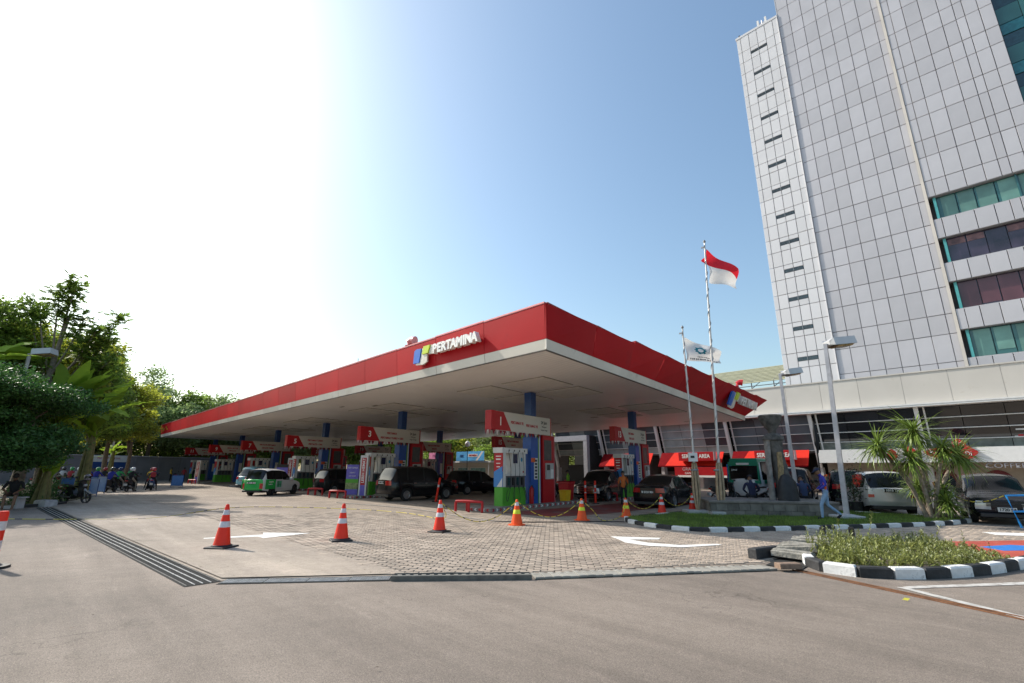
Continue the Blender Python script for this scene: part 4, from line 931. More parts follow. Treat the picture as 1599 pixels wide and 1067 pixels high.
# stickers in one window
for (x, z, w_, h_, m, l) in ((1.1, 4.45, .9, .28, PUMPW, 'a'), (1.0, 4.0, .6, .40, PUMPW, 'b'), (2.3, 4.25, 1.2, .3, PUMPW, 'c'), (1.9, 4.55, .8, .28, TEALL, 'd'), (1.15, 4.05, .25, .3, REDP, 'e')):
    b = MB(); b.box(x+qx, x+w_+qx, gy(z)-.03-.01*(l == 'e'), gy(z)-.02-.01*(l == 'e'), z, z+h_); b.obj('window_sticker', m, pd)
# service bays behind the awnings: deep dark rooms
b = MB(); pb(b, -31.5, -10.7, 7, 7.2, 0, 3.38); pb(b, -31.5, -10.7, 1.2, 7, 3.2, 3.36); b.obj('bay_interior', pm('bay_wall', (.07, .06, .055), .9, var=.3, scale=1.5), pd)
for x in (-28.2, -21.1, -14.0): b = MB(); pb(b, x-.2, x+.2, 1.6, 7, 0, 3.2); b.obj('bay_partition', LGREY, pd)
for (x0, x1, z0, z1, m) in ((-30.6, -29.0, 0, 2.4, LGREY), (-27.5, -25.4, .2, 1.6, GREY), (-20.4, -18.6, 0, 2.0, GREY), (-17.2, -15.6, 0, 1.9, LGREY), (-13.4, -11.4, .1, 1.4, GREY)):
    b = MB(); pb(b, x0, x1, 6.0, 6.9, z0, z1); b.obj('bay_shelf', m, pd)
# red awnings over the three service bays
for i, (x0, x1) in enumerate(((-31.2, -25.15), (-24.2, -18.0), (-17.15, -11.05))):
    def aw(xa, xb, xc, xd, mat, name, off=0.):
        b = MB(); yt, yb = -.05-off, -1.0-off
        b.add([(xa+qx, yt, 3.40), (xb+qx, yt, 3.40), (xc+qx, yb, 2.15), (xd+qx, yb, 2.15)], [(0, 3, 2, 1)]); b.add([(xa+qx, yt+.03, 3.38), (xb+qx, yt+.03, 3.38), (xc+qx, yb+.03, 2.14), (xd+qx, yb+.03, 2.14)], [(0, 1, 2, 3)])
        b.obj(name, mat, pd)
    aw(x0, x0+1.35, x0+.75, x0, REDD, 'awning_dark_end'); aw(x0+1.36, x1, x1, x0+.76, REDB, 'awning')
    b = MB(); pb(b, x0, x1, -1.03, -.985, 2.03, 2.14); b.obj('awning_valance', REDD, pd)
for (x0, x1, l) in ((-21.85, -18.5, 'red SERVICE AREA sign box left of the flagpoles, over the middle awning'), (-14.95, -11.9, 'red SERVICE AREA sign box partly behind the stone monument')):
    r = thing('service_area_sign', l, 'sign', (x0, FY-1.25, 2.60)); wd = x1-x0
    b = MB(); b.bevbox(0, wd, 0, .5, 0, .78, .02); b.obj('sign_box', REDP, r); b = MB(); b.box(wd+.003, wd+.05, -.02, .52, .02, .76); b.obj('pale_edge', LGREY, r)
    text('SERVICE AREA', .48, WL, r, (wd/2, -.008, .39), (math.pi/2, 0, 0), sx=.88, bold=.012)
r = thing('price_awning', 'small red and white promotional banner under the middle awning', 'banner', (-22.4, FY-1.15, 0)); b = MB(); b.box(0, 5.2, -.03, 0, 1.25, 2.02, 0); b.box(.3, 4.9, -.05, -.032, 1.10, 1.28, 1); b.obj('banner_cloth', [REDP, WHITE], r)
text('GRATIS', .42, pm('dim_letters', (.5, .45, .45), .6), r, (1.5, -.06, 1.82), (math.pi/2, 0, 0)); text('GANTI OLI', .28, WL, r, (1.7, -.06, 1.46), (math.pi/2, 0, 0))
# cafe part: white fascia, beige wall with red arches
b = MB(); pb(b, -10.4, 25.4, -.30, .15, 2.36, 3.36); b.obj('cafe_fascia', WHITE, pd)
WALLB = pm('beige_wall', (.40, .34, .28), .8, var=.08)
b = MB(); pb(b, -10.4, 25.4, 2.2, 2.4, 0, 3.3); pb(b, -10.4, 25.4, .16, 2.2, 2.5, 2.62); b.obj('cafe_wall', WALLB, pd)
ARCH = pm('maroon_arch', (.16, .012, .02), .5)
for x in (-9.6, -7.0, -4.0, -1.2, 1.6, 4.4, 7.2):
    b = MB(); pr_ = [(.80*math.cos(R(t)), .80*math.sin(R(t))) for t in range(0, 181, 12)]; T = Matrix.Translation((x+qx+.9, 2.19, 1.05)) @ Matrix.Rotation(math.pi/2, 4, 'X'); b.prism(pr_+[(-.80, -1.0), (.80, -1.0)], 0, .05, T=T); a_ = b.obj('arch', ARCH, pd)
    b = MB(); pr_ = [(.55*math.cos(R(t)), .55*math.sin(R(t))) for t in range(0, 181, 12)]; T = Matrix.Translation((x+qx+.9, 2.135, 1.0)) @ Matrix.Rotation(math.pi/2, 4, 'X'); b.prism(pr_+[(-.55, -.95), (.55, -.95)], 0, .03, T=T); b.obj('arch_glass', BLKG, a_)
cf = thing('coffee_sign', 'thin grey COFFEE letters hanging below the white cafe fascia', 'sign', (.2, FY-.25, 2.12))
text('COFFEE', .42, pm('dim_grey_letters', (.24, .24, .27), .6), cf, (0, 0, 0), (math.pi/2, 0, 0), sx=1.35)
for x in (-.9, .55): b = MB(); b.lathe([(0, 0), (.07, .02), (.08, .08), (0, .12)], 10, T=Matrix.Translation((x, .1, -.12))); b.obj('downlight', WHITE, cf)
ks = thing('cafe_logo_sign', 'red cloud shaped cafe sign with white script behind the spiky plant', 'sign', (-3.0, FY-.42, 2.4))
def blob(cx, cz, rx, rz, mat, y=0, name='red_cloud', n=22, wob=.12):
    b = MB(); pr_ = [((rx*(1+wob*math.sin(5*t+cx)))*math.cos(t)+cx, (rz*(1+wob*math.cos(4*t)))*math.sin(t)+cz) for t in [2*math.pi*k/n for k in range(n)]]
    b.prism(pr_, y, y+.06, T=Matrix.Rotation(math.pi/2, 4, 'X')); b.obj(name, mat, ks)
blob(.0, .62, .75, .30, REDP); blob(1.45, .60, .55, .42, REDP); blob(1.15, 1.15, .35, .35, REDP, name='red_dotted_cloud'); blob(-2.6, .5, .30, .38, REDP); blob(.05, .12, .14, .2, REDP); blob(-1.5, .62, .3, .45, REDP)
text('Kopi', .42, WL, ks, (-.05, -.07, .62), (math.pi/2, 0, 0)); text('Dj', .36, WL, ks, (1.55, -.07, .52), (math.pi/2, 0, 0))
b = MB()
for i in range(40):
    a = random.uniform(0, 6.28); rr = random.uniform(.05, .30); b.box(1.15+rr*math.cos(a)-.015, 1.15+rr*math.cos(a)+.015, -.07, -.061, 1.15+rr*math.sin(a)-.015, 1.15+rr*math.sin(a)+.015)
b.obj('white_dots', WL, ks)
# grey portal / wash bay at the left end of the podium
po = thing('wash_bay', 'grey framed open service bay with dark interior beside the red awnings', 'building', (-36, FY, 0))
PG = pm('portal_grey', (.33, .33, .36), .6, var=.1)
b = MB(); b.box(-3.2, -2.7, -1.2, -.7, 0, 5.3); b.box(2.9, 3.4, -1.2, -.7, 0, 4.9); b.obj('portal_column', PG, po); b = MB(); b.box(-3.2, 3.4, -1.22, -.68, 4.9, 5.5); b.obj('portal_beam', PG, po)
b = MB(); b.box(-3.1, 3.4, 5, 5.2, 0, 5.5); b.box(3.2, 3.4, -.65, 5, 0, 5.5); b.box(-3.1, 3.3, -.65, 5, 5.2, 5.4); b.obj('bay_walls', DARK, po)
b = MB(); b.box(-2.2, 2.6, 2.5, 4.8, 0, 2.3); b.obj('dark_rack', pm('rack_dark', (.05, .05, .05), .7), po)
b = MB(); b.box(-14, -3.4, 4.0, 4.2, 0, 4.2); b.obj('rear_wall', pm('dull_wall', (.15, .14, .135), .8, var=.15), po)
b = MB(); b.box(-12.5, -3.6, -.6, 4.0, 4.95, 5.15); b.obj('side_roof', WHITE, po)
for x in (-12.4, -6.3, -3.7): b = MB(); b.box(x, x+.35, -.5, -.15, 0, 4.95); b.obj('roof_column', PG, po)
for i in range(5): b = MB(); b.box(-10.4+i*1.2, -9.3+i*1.2, 3.9, 3.99, 4.25, 4.9); b.obj('clerestory_pane', PALEG, po)
b = MB(); b.box(-10.5, -5.0, 2.2, 2.3, 1.7, 2.6, 0); b.box(-10.5, -5.0, 2.18, 2.31, 1.45, 1.69, 1); b.box(-10.5, -5.0, 2.18, 2.31, 1.25, 1.44, 2); b.obj('shop_counter_sign', [REDD, pm('orange_strip', (.6, .12, .03), .5), WHITE], po)
b = MB(); b.bevbox(-3.62, -3.25, -1.35, -1.23, .6, 2.6, .02); b.obj('red_notice', REDP, po)
# sloping trellis roof left of the tower
tr = thing('roof_trellis', 'sloping yellow green slatted trellis on the podium roof left of the tower', 'trellis', (-16.8, 52, 8.9))
TR = pm('olive_slats', (.30, .30, .20), .6, var=.15, rnd=.1); TRF = pm('trellis_frame', (.13, .13, .14), .6, .3)
for i in range(11):
    t = i/10; b = MB(); b.box(-6.5, 4.3, -.16, .16, -.03, .03); o = b.obj('slat', TR, tr, loc=(0, -.4+t*5.0, 1.55+t*2.3)); o.rotation_euler = (R(25), 0, 0)
for x in (-6.2, -4.1, -2, .1, 2.2, 4.2):
    b = MB(); b.tube([(x, -.5, 1.5), (x, 4.8, 3.85)], .05, 6); b.obj('rafter', TRF, tr); b = MB(); b.tube([(x, -.4, 0), (x, -.4, 1.5)], .05, 6); b.tube([(x, -.4, .9), (x+.8, .3, 1.75)], .035, 5); b.obj('upright', TRF, tr)
for z in (.35, .75, 1.15): b = MB(); b.tube([(-6.4, -.4, z), (4.3, -.4, z)], .04, 5); b.obj('rail', WHITE if z < 1 else TRF, tr)
# far shop with the two banners
sh = thing('kiosk_building', 'small white kiosk with curtained windows under pink and blue banners', 'kiosk', (-56, FY, 0))
KW_ = pm('kiosk_wall', (.50, .47, .42), .7, var=.06)
b = MB(); b.box(-12, 7.5, 0, 5, 0, 2.6); b.obj('wall', KW_, sh); b = MB(); b.box(-12.2, 7.8, -1.4, 5.2, 2.62, 2.82); b.obj('flat_roof', WHITE, sh)
for x0, x1 in ((-10, -7.5), (-6.9, -4.6), (-3.6, -1.4), (-.6, 1.6), (2.2, 5.4)):
    b = MB(); b.box(x0, x1, -.04, -.002, .1, 1.9); w_ = b.obj('window', pm('kiosk_curtain', (.16, .30, .30), .5, var=.5, scale=3, rnd=.1), sh); b = MB(); b.box(x0-.06, x0, -.07, -.001, .05, 1.95); b.box(x1, x1+.06, -.07, -.001, .05, 1.95); b.box(x0, x1, -.07, -.001, 1.9, 1.96); b.obj('frame', WHITE, w_)
for x in (-12, -2.5, 7.3): b = MB(); b.tube([(x, -1.25, 0), (x, -1.25, 2.6)], .06, 8); b.obj('porch_post', WHITE, sh)
bp_ = thing('advert_banner', 'pink advertising banner on the kiosk roof edge', 'banner', (-61.5, FY-1.55, 2.86)); b = MB(); b.box(-.3, 5.2, -.03, .0, .0, 1.25, 0); b.box(.0, 2.0, -.05, -.031, .12, .28, 1); b.box(3.1, 3.6, -.05, -.031, .2, .95, 1); b.box(4.0, 4.4, -.05, -.031, .2, .7, 2); b.obj('printed_cloth', [pm('pink_print', (.75, .25, .45), .6, var=.25, scale=.8), WHITE, BLUEL], bp_)
text('Mart', .62, pm('magenta_print', (.35, .04, .2), .6), bp_, (1.2, -.05, .75), (math.pi/2, 0, 0))
bq = thing('advert_banner', 'blue advertising banner with red lettering panel on the kiosk roof edge', 'banner', (-55.2, FY-1.55, 2.86)); b = MB(); b.box(0, 5.9, -.03, 0, 0, 1.25, 0); b.box(2.6, 4.6, -.05, -.031, .5, .9, 1); b.add([(4.2, -.035, .02), (4.6, -.035, .02), (5.8, -.035, 1.2), (5.4, -.035, 1.2)], [(0, 1, 2, 3)], 1); b.obj('printed_cloth', [pm('sky_blue_print', (.06, .35, .70), .6, var=.3, scale=.6), WHITE], bq)
text('PERTAMINA', .30, REDP, bq, (3.6, -.06, .70), (math.pi/2, 0, 0), bold=.01); text('10%', .5, BLUE, bq, (1.2, -.05, .62), (math.pi/2, 0, 0), bold=.01)
# boundary wall on the left
bw = thing('boundary_wall', 'long grey boundary wall behind the motorcycle queue', 'wall', (-76, 2, 0), math.atan2(22, -10))
WG = pm('grey_render', (.20, .19, .20), .85, var=.12, scale=.6, rnd=.05)
for i in range(16):
    b = MB(); b.box(-14+i*3.02, -14+i*3.02+3.0, -.1, .1, 0, 3.05); b.obj('wall_panel', WG, bw)
    b = MB(); b.box(-14+i*3.02-.15, -14+i*3.02+.12, -.16, .16, 0, 3.2); b.obj('pier', WG, bw)
b = MB(); b.box(-14, 34, -.2, .2, 3.06, 3.15); b.obj('coping', LGREY, bw)
b_ = thing('long_banner', 'white and blue banner hung on the boundary wall', 'banner', (-77.72, 6.4, 0), math.atan2(22, -10)); b = MB(); b.box(0, 4.1, -.03, 0, 2.35, 3.15, 0); b.box(0, 4.1, -.03, 0, 1.6, 2.345, 1); b.obj('banner_cloth', [PUMPW, BLUE], b_)
text('PERTAMINA RETAIL', .30, REDT, b_, (2.05, -.035, 2.78), (math.pi/2, 0, 0))
# ================================================================ VEHICLES
def interp(P, x):
    if x <= P[0][0]: return P[0][1]
    for (a, va), (b_, vb) in zip(P, P[1:]):
        if x <= b_:
            t = (x-a)/(b_-a) if b_ > a else 0; t2 = t*t*(3-2*t)*.35+t*.65; return va+(vb-va)*t2
    return P[-1][1]
TYREM = pm('tyre', (.02, .02, .021), .8, var=.15); RIMM = pm('alloy_rim', (.42, .42, .43), .3, .8, var=.05); RIMD = pm('dark_rim', (.06, .06, .065), .35, .6)
HLM = pm('headlight_lens', (.45, .47, .5), .1, .2, var=.1, coat=.8); TLM = pm('tail_light_lens', (.45, .012, .012), .15, var=.15, coat=.8)
PLW = pm('plate_white', (.62, .62, .60), .5); PLK = pm('plate_black', (.02, .02, .02), .5); TRIM = pm('black_trim', (.02, .02, .022), .5); CHR = pm('chrome', (.6, .6, .62), .15, 1.)
WHEELC = {}
def wheelmesh(r, dark):
    k = (r, dark)
    if k in WHEELC: return WHEELC[k]
    b = MB(); b.lathe([(r*.64, -.095), (r*.9, -.11), (r*.985, -.085), (r, -.03), (r, .03), (r*.985, .085), (r*.9, .11), (r*.64, .095), (r*.62, .0), (r*.64, -.095)], 28, axis='y'); ty = b.mesh('tyre', TYREM, 40)
    b = MB(); b.lathe([(r*.64, -.09), (r*.62, -.10), (r*.58, -.085), (r*.57, -.02), (r*.12, -.015), (0, -.015)], 24, axis='y')
    for k2 in range(5 if not dark else 6):
        a = 2*math.pi*k2/(5 if not dark else 6)
        for da in (-.16, .16):
            T = Matrix.Rotation(a+da, 4, 'Y'); b.box(r*.08, r*.61, -.092, -.055, -r*.045, r*.045, 0, T)
    b.lathe([(0, -.10), (r*.13, -.10), (r*.15, -.06)], 14, axis='y')
    ri = b.mesh('rim', RIMM if not dark else RIMD, 30); WHEELC[k] = (ty, ri); return WHEELC[k]
def car(label, loc, ang, L, W, belt, roof, wx, r, paint, glass, pillars, doors, sill=.26, rearlight='side', cat='car', group=None, dark=False, plate=None, fplate=None, extra=None, grille=None, tumble=.80, ws=None, hoodw=.86, cargo_paint=None):
    """belt/roof: profiles [(x,z)], x=0 mid, +x front"""
    root = thing(cat.replace(' ', '_') if cat in ('van', 'minibus') else 'parked_car', label, cat, (*loc, 0), R(ang), group)
    xs = sorted(set([round(-L/2+i*(L/64), 3) for i in range(65)]+[round(w_+d, 3) for w_ in wx for d in (-r-.06, -r-.04, r+.04, r+.06)]+[round(p+d, 3) for p in doors for d in (-.004, .004)]))
    levels = [0, .14, .30, .48, .66, .84, 1.0]
    bul = [.955, .985, 1.0, 1.0, .99, .965, .935]
    NL = len(levels); rings = []
    for x in xs:
        e = abs(x)-(L/2-.55); wm = 1-.16*(max(0, e)/.55)**2.2
        zb = sill+.10*max(0, e)/.55
        for w_ in wx:
            d = abs(x-w_); ra = r+.055
            if d < ra: zb = max(zb, r+math.sqrt(ra*ra-d*d)-.0)
        zt = interp(belt, x); zr = max(interp(roof, x), zt+.02)
        g = min(1, max(0, (zr-zt-.03)/.38)); y_ = W/2*wm; ring = []
        for l, bu in zip(levels, bul): ring.append((x, y_*bu, zb+(zt-zb)*l))
        yr = W/2*wm*(hoodw*(1-g)+tumble*g); gp = zr-zt
        ring.append((x, yr+(y_*bul[-1]-yr)*.0, zr-.05*g-.008)); ring.append((x, yr-.07, zr+.0)); ring.append((x, yr*.5, zr+.035*g+.012)); ring.append((x, 0, zr+.045*g+.016))
        rings.append(ring)
    n = len(rings[0]); V = []; F = []; tagl = []
    for ring in rings:
        V += ring; V += [(p[0], -p[1], p[2]) for p in ring[:-1]][::-1]
    m = 2*n-1
    def face_kind(i, j):
        xm = (xs[i]+xs[i+1])/2; jj = j if j < n-1 else m-2-j
        if jj == NL-1:
            zt = interp(belt, xm); zr = interp(roof, xm)
            if zr-zt > .16 and glass[0] < xm < glass[1]:
                for a, c in pillars:
                    if a < xm < c: return 'pillar'
                return ('gL' if j < n-1 else 'gR')+str(sum(1 for a, c in pillars if xm > c))
            return 'body'
        if jj > NL-1:
            if ws and ws[0] < xm < ws[1] and jj >= NL: return 'wind'
            if ws and len(ws) > 2 and ws[2] < xm < ws[3] and jj >= NL: return 'rear'
            return 'body'
        if jj >= 1 and xs[i+1]-xs[i] > .0:
            k = sum(1 for p in doors if xm > p)
            if 0 < k < len(doors) and interp(belt, xm) and jj >= 1: return 'dL%d' % k if j < n-1 else 'dR%d' % k
        return 'body'
    groups = {}
    for i in range(len(xs)-1):
        for j in range(m-1):
            groups.setdefault(face_kind(i, j), []).append((i*m+j, (i+1)*m+j, (i+1)*m+j+1, i*m+j+1))
    # end caps: bulged grids
    def cap(i, sgn):
        ring = rings[i]; NY = 8; base = len(V); rows = []
        for l in range(n-1):
            y0 = ring[l][1]; z = ring[l][2]; row = []
            for k in range(NY+1):
                t = -1+2*k/NY; row.append(len(V)); V.append((ring[l][0]+sgn*(.10*(1-t*t)+.05*(1-abs(t)**6)*(1 if 0 < l < NL else .2)), -t*y0, z+(.02*(1-t*t) if l >= NL else 0)))
            rows.append(row)
        for a, c in zip(rows, rows[1:]):
            for k in range(NY): groups.setdefault('capF' if sgn > 0 else 'capR', []).append((a[k], a[k+1], c[k+1], c[k]) if sgn < 0 else (a[k+1], a[k], c[k], c[k+1]))
        return rows
    rF = cap(len(xs)-1, 1); rR = cap(0, -1)
    def emit(name, faces, mat, off=0., parent=None, smooth_=35, label_=None):
        used = {}; vs = []; fs = []
        for f in faces:
            q = []
            for k in f:
                if k not in used: used[k] = len(vs); vs.append(Vector(V[k]))
                q.append(used[k])
            fs.append(q)
        me = bpy.data.meshes.new(name); me.from_pydata(vs, [], fs)
        if off:
            me.update(); ns = [v.normal.copy() for v in me.vertices]
            for v, nn in zip(me.vertices, ns): v.co = v.co+nn*off
        me.materials.append(mat); me.polygons.foreach_set('use_smooth', [True]*len(me.polygons)); me.set_sharp_from_angle(angle=R(smooth_)); me.update()
        return put(me, name, parent or root, label=label_)
    cp = cargo_paint or paint
    body = emit('body', groups['body']+groups.get('capF', []), paint)
    for k, fs in groups.items():
        if k[0] == 'g': emit('side_window', fs, GLZ, -.008)
        elif k == 'pillar': emit('pillar', fs, TRIM if cat != 'minibus' else paint)
        elif k[:2] in ('dL', 'dR'):
            hd = emit('door', fs, paint, -.004)
            xm = doors[int(k[2:])-1]; sg = 1 if k[1] == 'L' else -1; zt = interp(belt, xm+.15)
            b = MB(); b.bevbox(xm+.06, xm+.24, sg*(W/2*.965)-.02, sg*(W/2*.965)+.035*sg if sg > 0 else sg*(W/2*.965)+.02, zt-.17, zt-.135, .006); b.obj('door_handle', CHR if not dark else paint, hd)
        elif k == 'wind': emit('windscreen', fs, GLZ, .002)
        elif k == 'rear': emit('rear_window', fs, GLZ, .002)
        elif k == 'capR': emit('tailgate', fs, cp)
    # wheels
    ty, ri = wheelmesh(r, dark)
    for w_ in wx:
        for s_ in (1, -1):
            o = put(ty, 'wheel', root, loc=(w_, s_*(W/2-.13), r)); o.rotation_euler = (0, random.uniform(0, 1), 0 if s_ < 0 else math.pi); q = put(ri, 'rim', o)
    # underbody and wheel wells
    b = MB(); b.box(-L/2+.25, L/2-.25, -W/2+.26, W/2-.26, sill-.06, sill+.25); b.box(-L/2+.3, L/2-.3, -W/2+.12, W/2-.12, sill+.22, sill+.42)
    b.obj('underbody', DARK, root)
    # bumpers / lower skirts
    for sg in (1, -1):
        b = MB(); x0 = sg*(L/2); b.bevbox(min(x0-.30*sg, x0+.13*sg), max(x0-.30*sg, x0+.13*sg), -W/2*.74, W/2*.74, sill-.02, sill+.10, .02); b.obj('bumper_lip', TRIM, root)
    # lights hugging the body
    def region(cond):
        out = []
        for k, fs in groups.items():
            if k in ('wind', 'rear') or k[0] == 'g': continue
            for f in fs:
                c = sum((Vector(V[i]) for i in f), Vector())/len(f)
                if cond(c): out.append(f)
        return out
    zbF, zbR = interp(belt, L/2-.1), interp(belt, -L/2+.05)
    for sg in (1, -1):
        fs = region(lambda c: c.x > L/2-.42 and sg*c.y > W*.25 and zbF-.26 < c.z < zbF-.04)
        if fs: emit('headlight', fs, HLM, .012, smooth_=60)
        if rearlight == 'side': fs = region(lambda c: c.x < -L/2+.30 and sg*c.y > W*.24 and zbR-.24 < c.z < zbR-.02)
        elif rearlight == 'tall': fs = region(lambda c: c.x < -L/2+.16 and sg*c.y > W*.36 and zbR-.35 < c.z < zbR+.55)
        else: fs = region(lambda c: c.x < -L/2+.2 and sg*c.y > W*.36 and zbR-.5 < c.z < zbR-.05)
        if fs: emit('tail_light', fs, TLM, .012, smooth_=60)
    # mirrors
    mx = glass[1]-.42; zt = interp(belt, mx)
    for sg in (1, -1):
        b = MB(); b.bevbox(mx-.02, mx+.14, min(sg*W/2*.94, sg*(W/2*.94+.20)), max(sg*W/2*.94, sg*(W/2*.94+.20)), zt+.02, zt+.19, .03); b.obj('wing_mirror', paint, root, smooth=40)
    if plate:
        tx, blk, z = plate; o = thing_part('rear_plate', root, (-L/2-.155, 0, z)); b = MB(); b.box(-.012, 0, -.24, .24, -.07, .07); q = b.obj('number_plate', PLK if blk else PLW, o[0]) if False else None
        b = MB(); b.box(-.02, .02, -.23, .23, -.068, .068); q = b.obj('number_plate', PLK if blk else PLW, root, loc=(-L/2-.162, 0, z)); t_ = text(tx, .125, WL if blk else PLK, q, (-.024, 0, 0), (math.pi/2, 0, -math.pi/2), bold=.004)
    if fplate:
        tx, blk, z = fplate
        b = MB(); b.box(-.02, .02, -.23, .23, -.068, .068); q = b.obj('number_plate', PLK if blk else PLW, root, loc=(L/2+.168, 0, z)); t_ = text(tx, .125, WL if blk else PLK, q, (.024, 0, 0), (math.pi/2, 0, math.pi/2), bold=.004)
    if grille:
        z0, z1, m = grille; b = MB()
        for k in range(4): zz_ = z0+(z1-z0)*k/4; b.bevbox(L/2+.02, L/2+.16-.01*abs(k-1), -W*.27, W*.27, zz_, zz_+(z1-z0)/4-.02, .008)
        b.obj('grille', m, root)
    # door seams
    b = MB()
    for p in doors:
        i = min(range(len(xs)), key=lambda q: abs(xs[q]-p)); ring = rings[i]
        for sg in (1, -1):
            for l in range(1, NL-1):
                a_, c_ = ring[l], ring[l+1]; b.add([(p-.007, sg*(a_[1]+.003), a_[2]), (p+.007, sg*(a_[1]+.003), a_[2]), (p+.007, sg*(c_[1]+.003), c_[2]), (p-.007, sg*(c_[1]+.003), c_[2])], [(0, 1, 2, 3)])
    if doors: b.obj('door_seams', DARK, root)
    return root
def thing_part(name, parent, loc): return (parent, loc)
# profiles ---------------------------------------------------------
def mpv(L, H, hood=.98, beltz=1.02, ws0=None, rear=.12):
    f = L/2
    belt = [(-f, beltz-.02), (-f+.3, beltz+.02), (f-1.35, beltz-.06), (f-.9, hood-.08), (f-.3, hood-.18), (f, hood-.26)]
    roof = [(-f, beltz+.0), (-f+.06, beltz+.10), (-f+rear+.20, H-.06), (-f+.75, H), (f-2.4, H-.01), (f-1.9, H-.08), (f-1.02, hood+.02), (f-.55, hood-.07), (f-.2, hood-.16), (f, hood-.24)]
    return belt, roof
def P_(c, name, rough=.16, coat=.22, metal=.0): return pm(name, c, rough, metal, var=.03, scale=.5, coat=coat, spec=.35)
BLKP = P_((.008, .008, .010), 'black_car_paint'); GRNP = P_((.03, .42, .09), 'green_car_paint', .25); WHTP = P_((.68, .67, .66), 'white_car_paint', .25); CHGP = P_((.025, .025, .028), 'charcoal_car_paint', .2, metal=.4); SILP = P_((.56, .56, .55), 'silver_car_paint', .28, metal=.35); BLUP = P_((.20, .42, .50), 'pale_blue_car_paint', .3)
NVP = P_((.006, .007, .014), 'black_navy_car_paint')
# black people carrier beside pump 3
be, ro = mpv(4.73, 1.80, 1.08, 1.10)
car('black people carrier refuelling beside pump sign 3 with alloy wheels', (-24.4, 16.9), 92, 4.73, 1.83, be, ro, (-1.42, 1.38), .34, BLKP, (-2.0, 1.25), [(-1.42, -1.34), (-.32, -.24), (.72, .80)], [-1.05, -.28, .78], rearlight='side', plate=('B 1704 PUK', 0, .98), ws=(.45, 1.36, -2.37, -2.05))
be, ro = mpv(4.2, 1.66, .98, 1.02)
car('charcoal people carrier parked behind the violet banner by pump sign 5', (-34.8, 17.5), 98, 4.2, 1.66, be, ro, (-1.3, 1.3), .31, CHGP, (-1.8, 1.1), [(-1.25, -1.18), (-.25, -.18), (.7, .78)], [-.95, -.2, .72], rearlight='side', ws=(.2, 1.1, -2.1, -1.8))
# green and white people carrier
be, ro = mpv(4.07, 1.62, .96, 1.0)
sg_ = car('green and white people carrier with advertising wrap waiting in the open', (-35.0, 12.55), 126, 4.07, 1.65, be, ro, (-1.22, 1.28), .30, WHTP, (-1.75, 1.02), [(-1.22, -1.15), (-.25, -.18), (.62, .70)], [-.95, -.2, .66], rearlight='tallish', plate=('B 1328 UIO', 1, .80), ws=(.15, 1.05, -2.03, -1.72), cargo_paint=GRNP, dark=True)
b = MB(); b.box(-1.98, -.96, -.838, -.832, .42, 1.0, 0); b.box(-.94, -.22, -.838, -.832, .42, 1.0, 1); b.box(-.85, -.35, -.842, -.839, .5, .9, 2); b.obj('side_wrap', [GRNP, pm('pale_wrap', (.55, .56, .58), .5), pm('wrap_green', (.08, .35, .2), .5, var=.6, scale=5)], sg_)
b = MB(); b.box(-1.98, -1.0, .832, .838, .42, 1.0, 0); b.obj('side_wrap', GRNP, sg_)
text('GrabAds', .13, WL, sg_, (-1.45, -.842, .86), (math.pi/2, 0, 0)); text('TUMBUH', .10, WL, sg_, (-1.5, -.842, .70), (math.pi/2, 0, 0))
# pale blue van behind it
be, ro = mpv(4.0, 1.78, 1.0, 1.02, rear=.3)
car('pale blue small van facing away by pump sign 9', (-46.5, 15.6), 118, 4.0, 1.62, be, ro, (-1.2, 1.25), .29, BLUP, (-1.7, 1.0), [(-1.2, -1.1), (-.2, -.1), (.6, .7)], [-.9, .62], rearlight='side', cat='van', ws=(.15, 1.05, -2.0, -1.6), plate=('B 1160 K', 0, .7))
# second black car beyond the people carrier
car('black hatchback nose visible beyond the black people carrier', (-27.2, 23.8), 84, 4.3, 1.75, *mpv(4.3, 1.60, .98, 1.0), (-1.3, 1.3), .32, BLKP, (-1.8, 1.1), [(-1.2, -1.1), (-.2, -.1), (.7, .8)], [-.9, -.15, .75], ws=(.2, 1.15, -2.15, -1.8))
be, ro = mpv(4.5, 1.68, 1.0, 1.03)
car('dark car half hidden behind the frontmost fuel dispenser', (-20.6, 22.4), 96, 4.5, 1.8, be, ro, (-1.4, 1.35), .33, NVP, (-1.9, 1.15), [(-1.3, -1.2), (-.3, -.2), (.7, .8)], [-1, -.2, .75], ws=(.3, 1.25, -2.25, -1.9))
# saloons
def sedan(L, H):
    f = L/2
    return [(-f, .90), (-f+.5, .97), (f-1.6, .93), (f-1.0, .88), (f-.3, .76), (f, .66)], [(-f, .93), (-f+.12, 1.0), (-f+.62, 1.04), (-f+1.45, H-.05), (-f+1.95, H), (f-2.35, H-.02), (f-2.0, H-.10), (f-1.22, .99), (f-.6, .89), (f, .70)]
be, ro = sedan(4.85, 1.45)
car('black saloon car seen from behind with chrome strip, beside the man in orange', (-12.35, 23.6), 99, 4.85, 1.82, be, ro, (-1.45, 1.40), .33, BLKP, (-1.75, 1.3), [(-.95, -.86), (.22, .31)], [-.95, .26, 1.25], sill=.2, rearlight='side', plate=('B 2121 RH', 1, .72), ws=(.40, 1.25, -1.85, -.92))
be, ro = mpv(4.9, 1.68, 1.0, 1.02)
car('black car facing the viewer with chrome grille bars behind the cones', (-17.1, 25.0), -78, 4.9, 1.85, be, ro, (-1.45, 1.42), .34, BLKP, (-2.0, 1.25), [(-1.4, -1.3), (-.3, -.2), (.75, .85)], [-1, -.25, .8], ws=(.55, 1.45, -2.45, -2.1), grille=(.45, .85, CHR), plate=None)
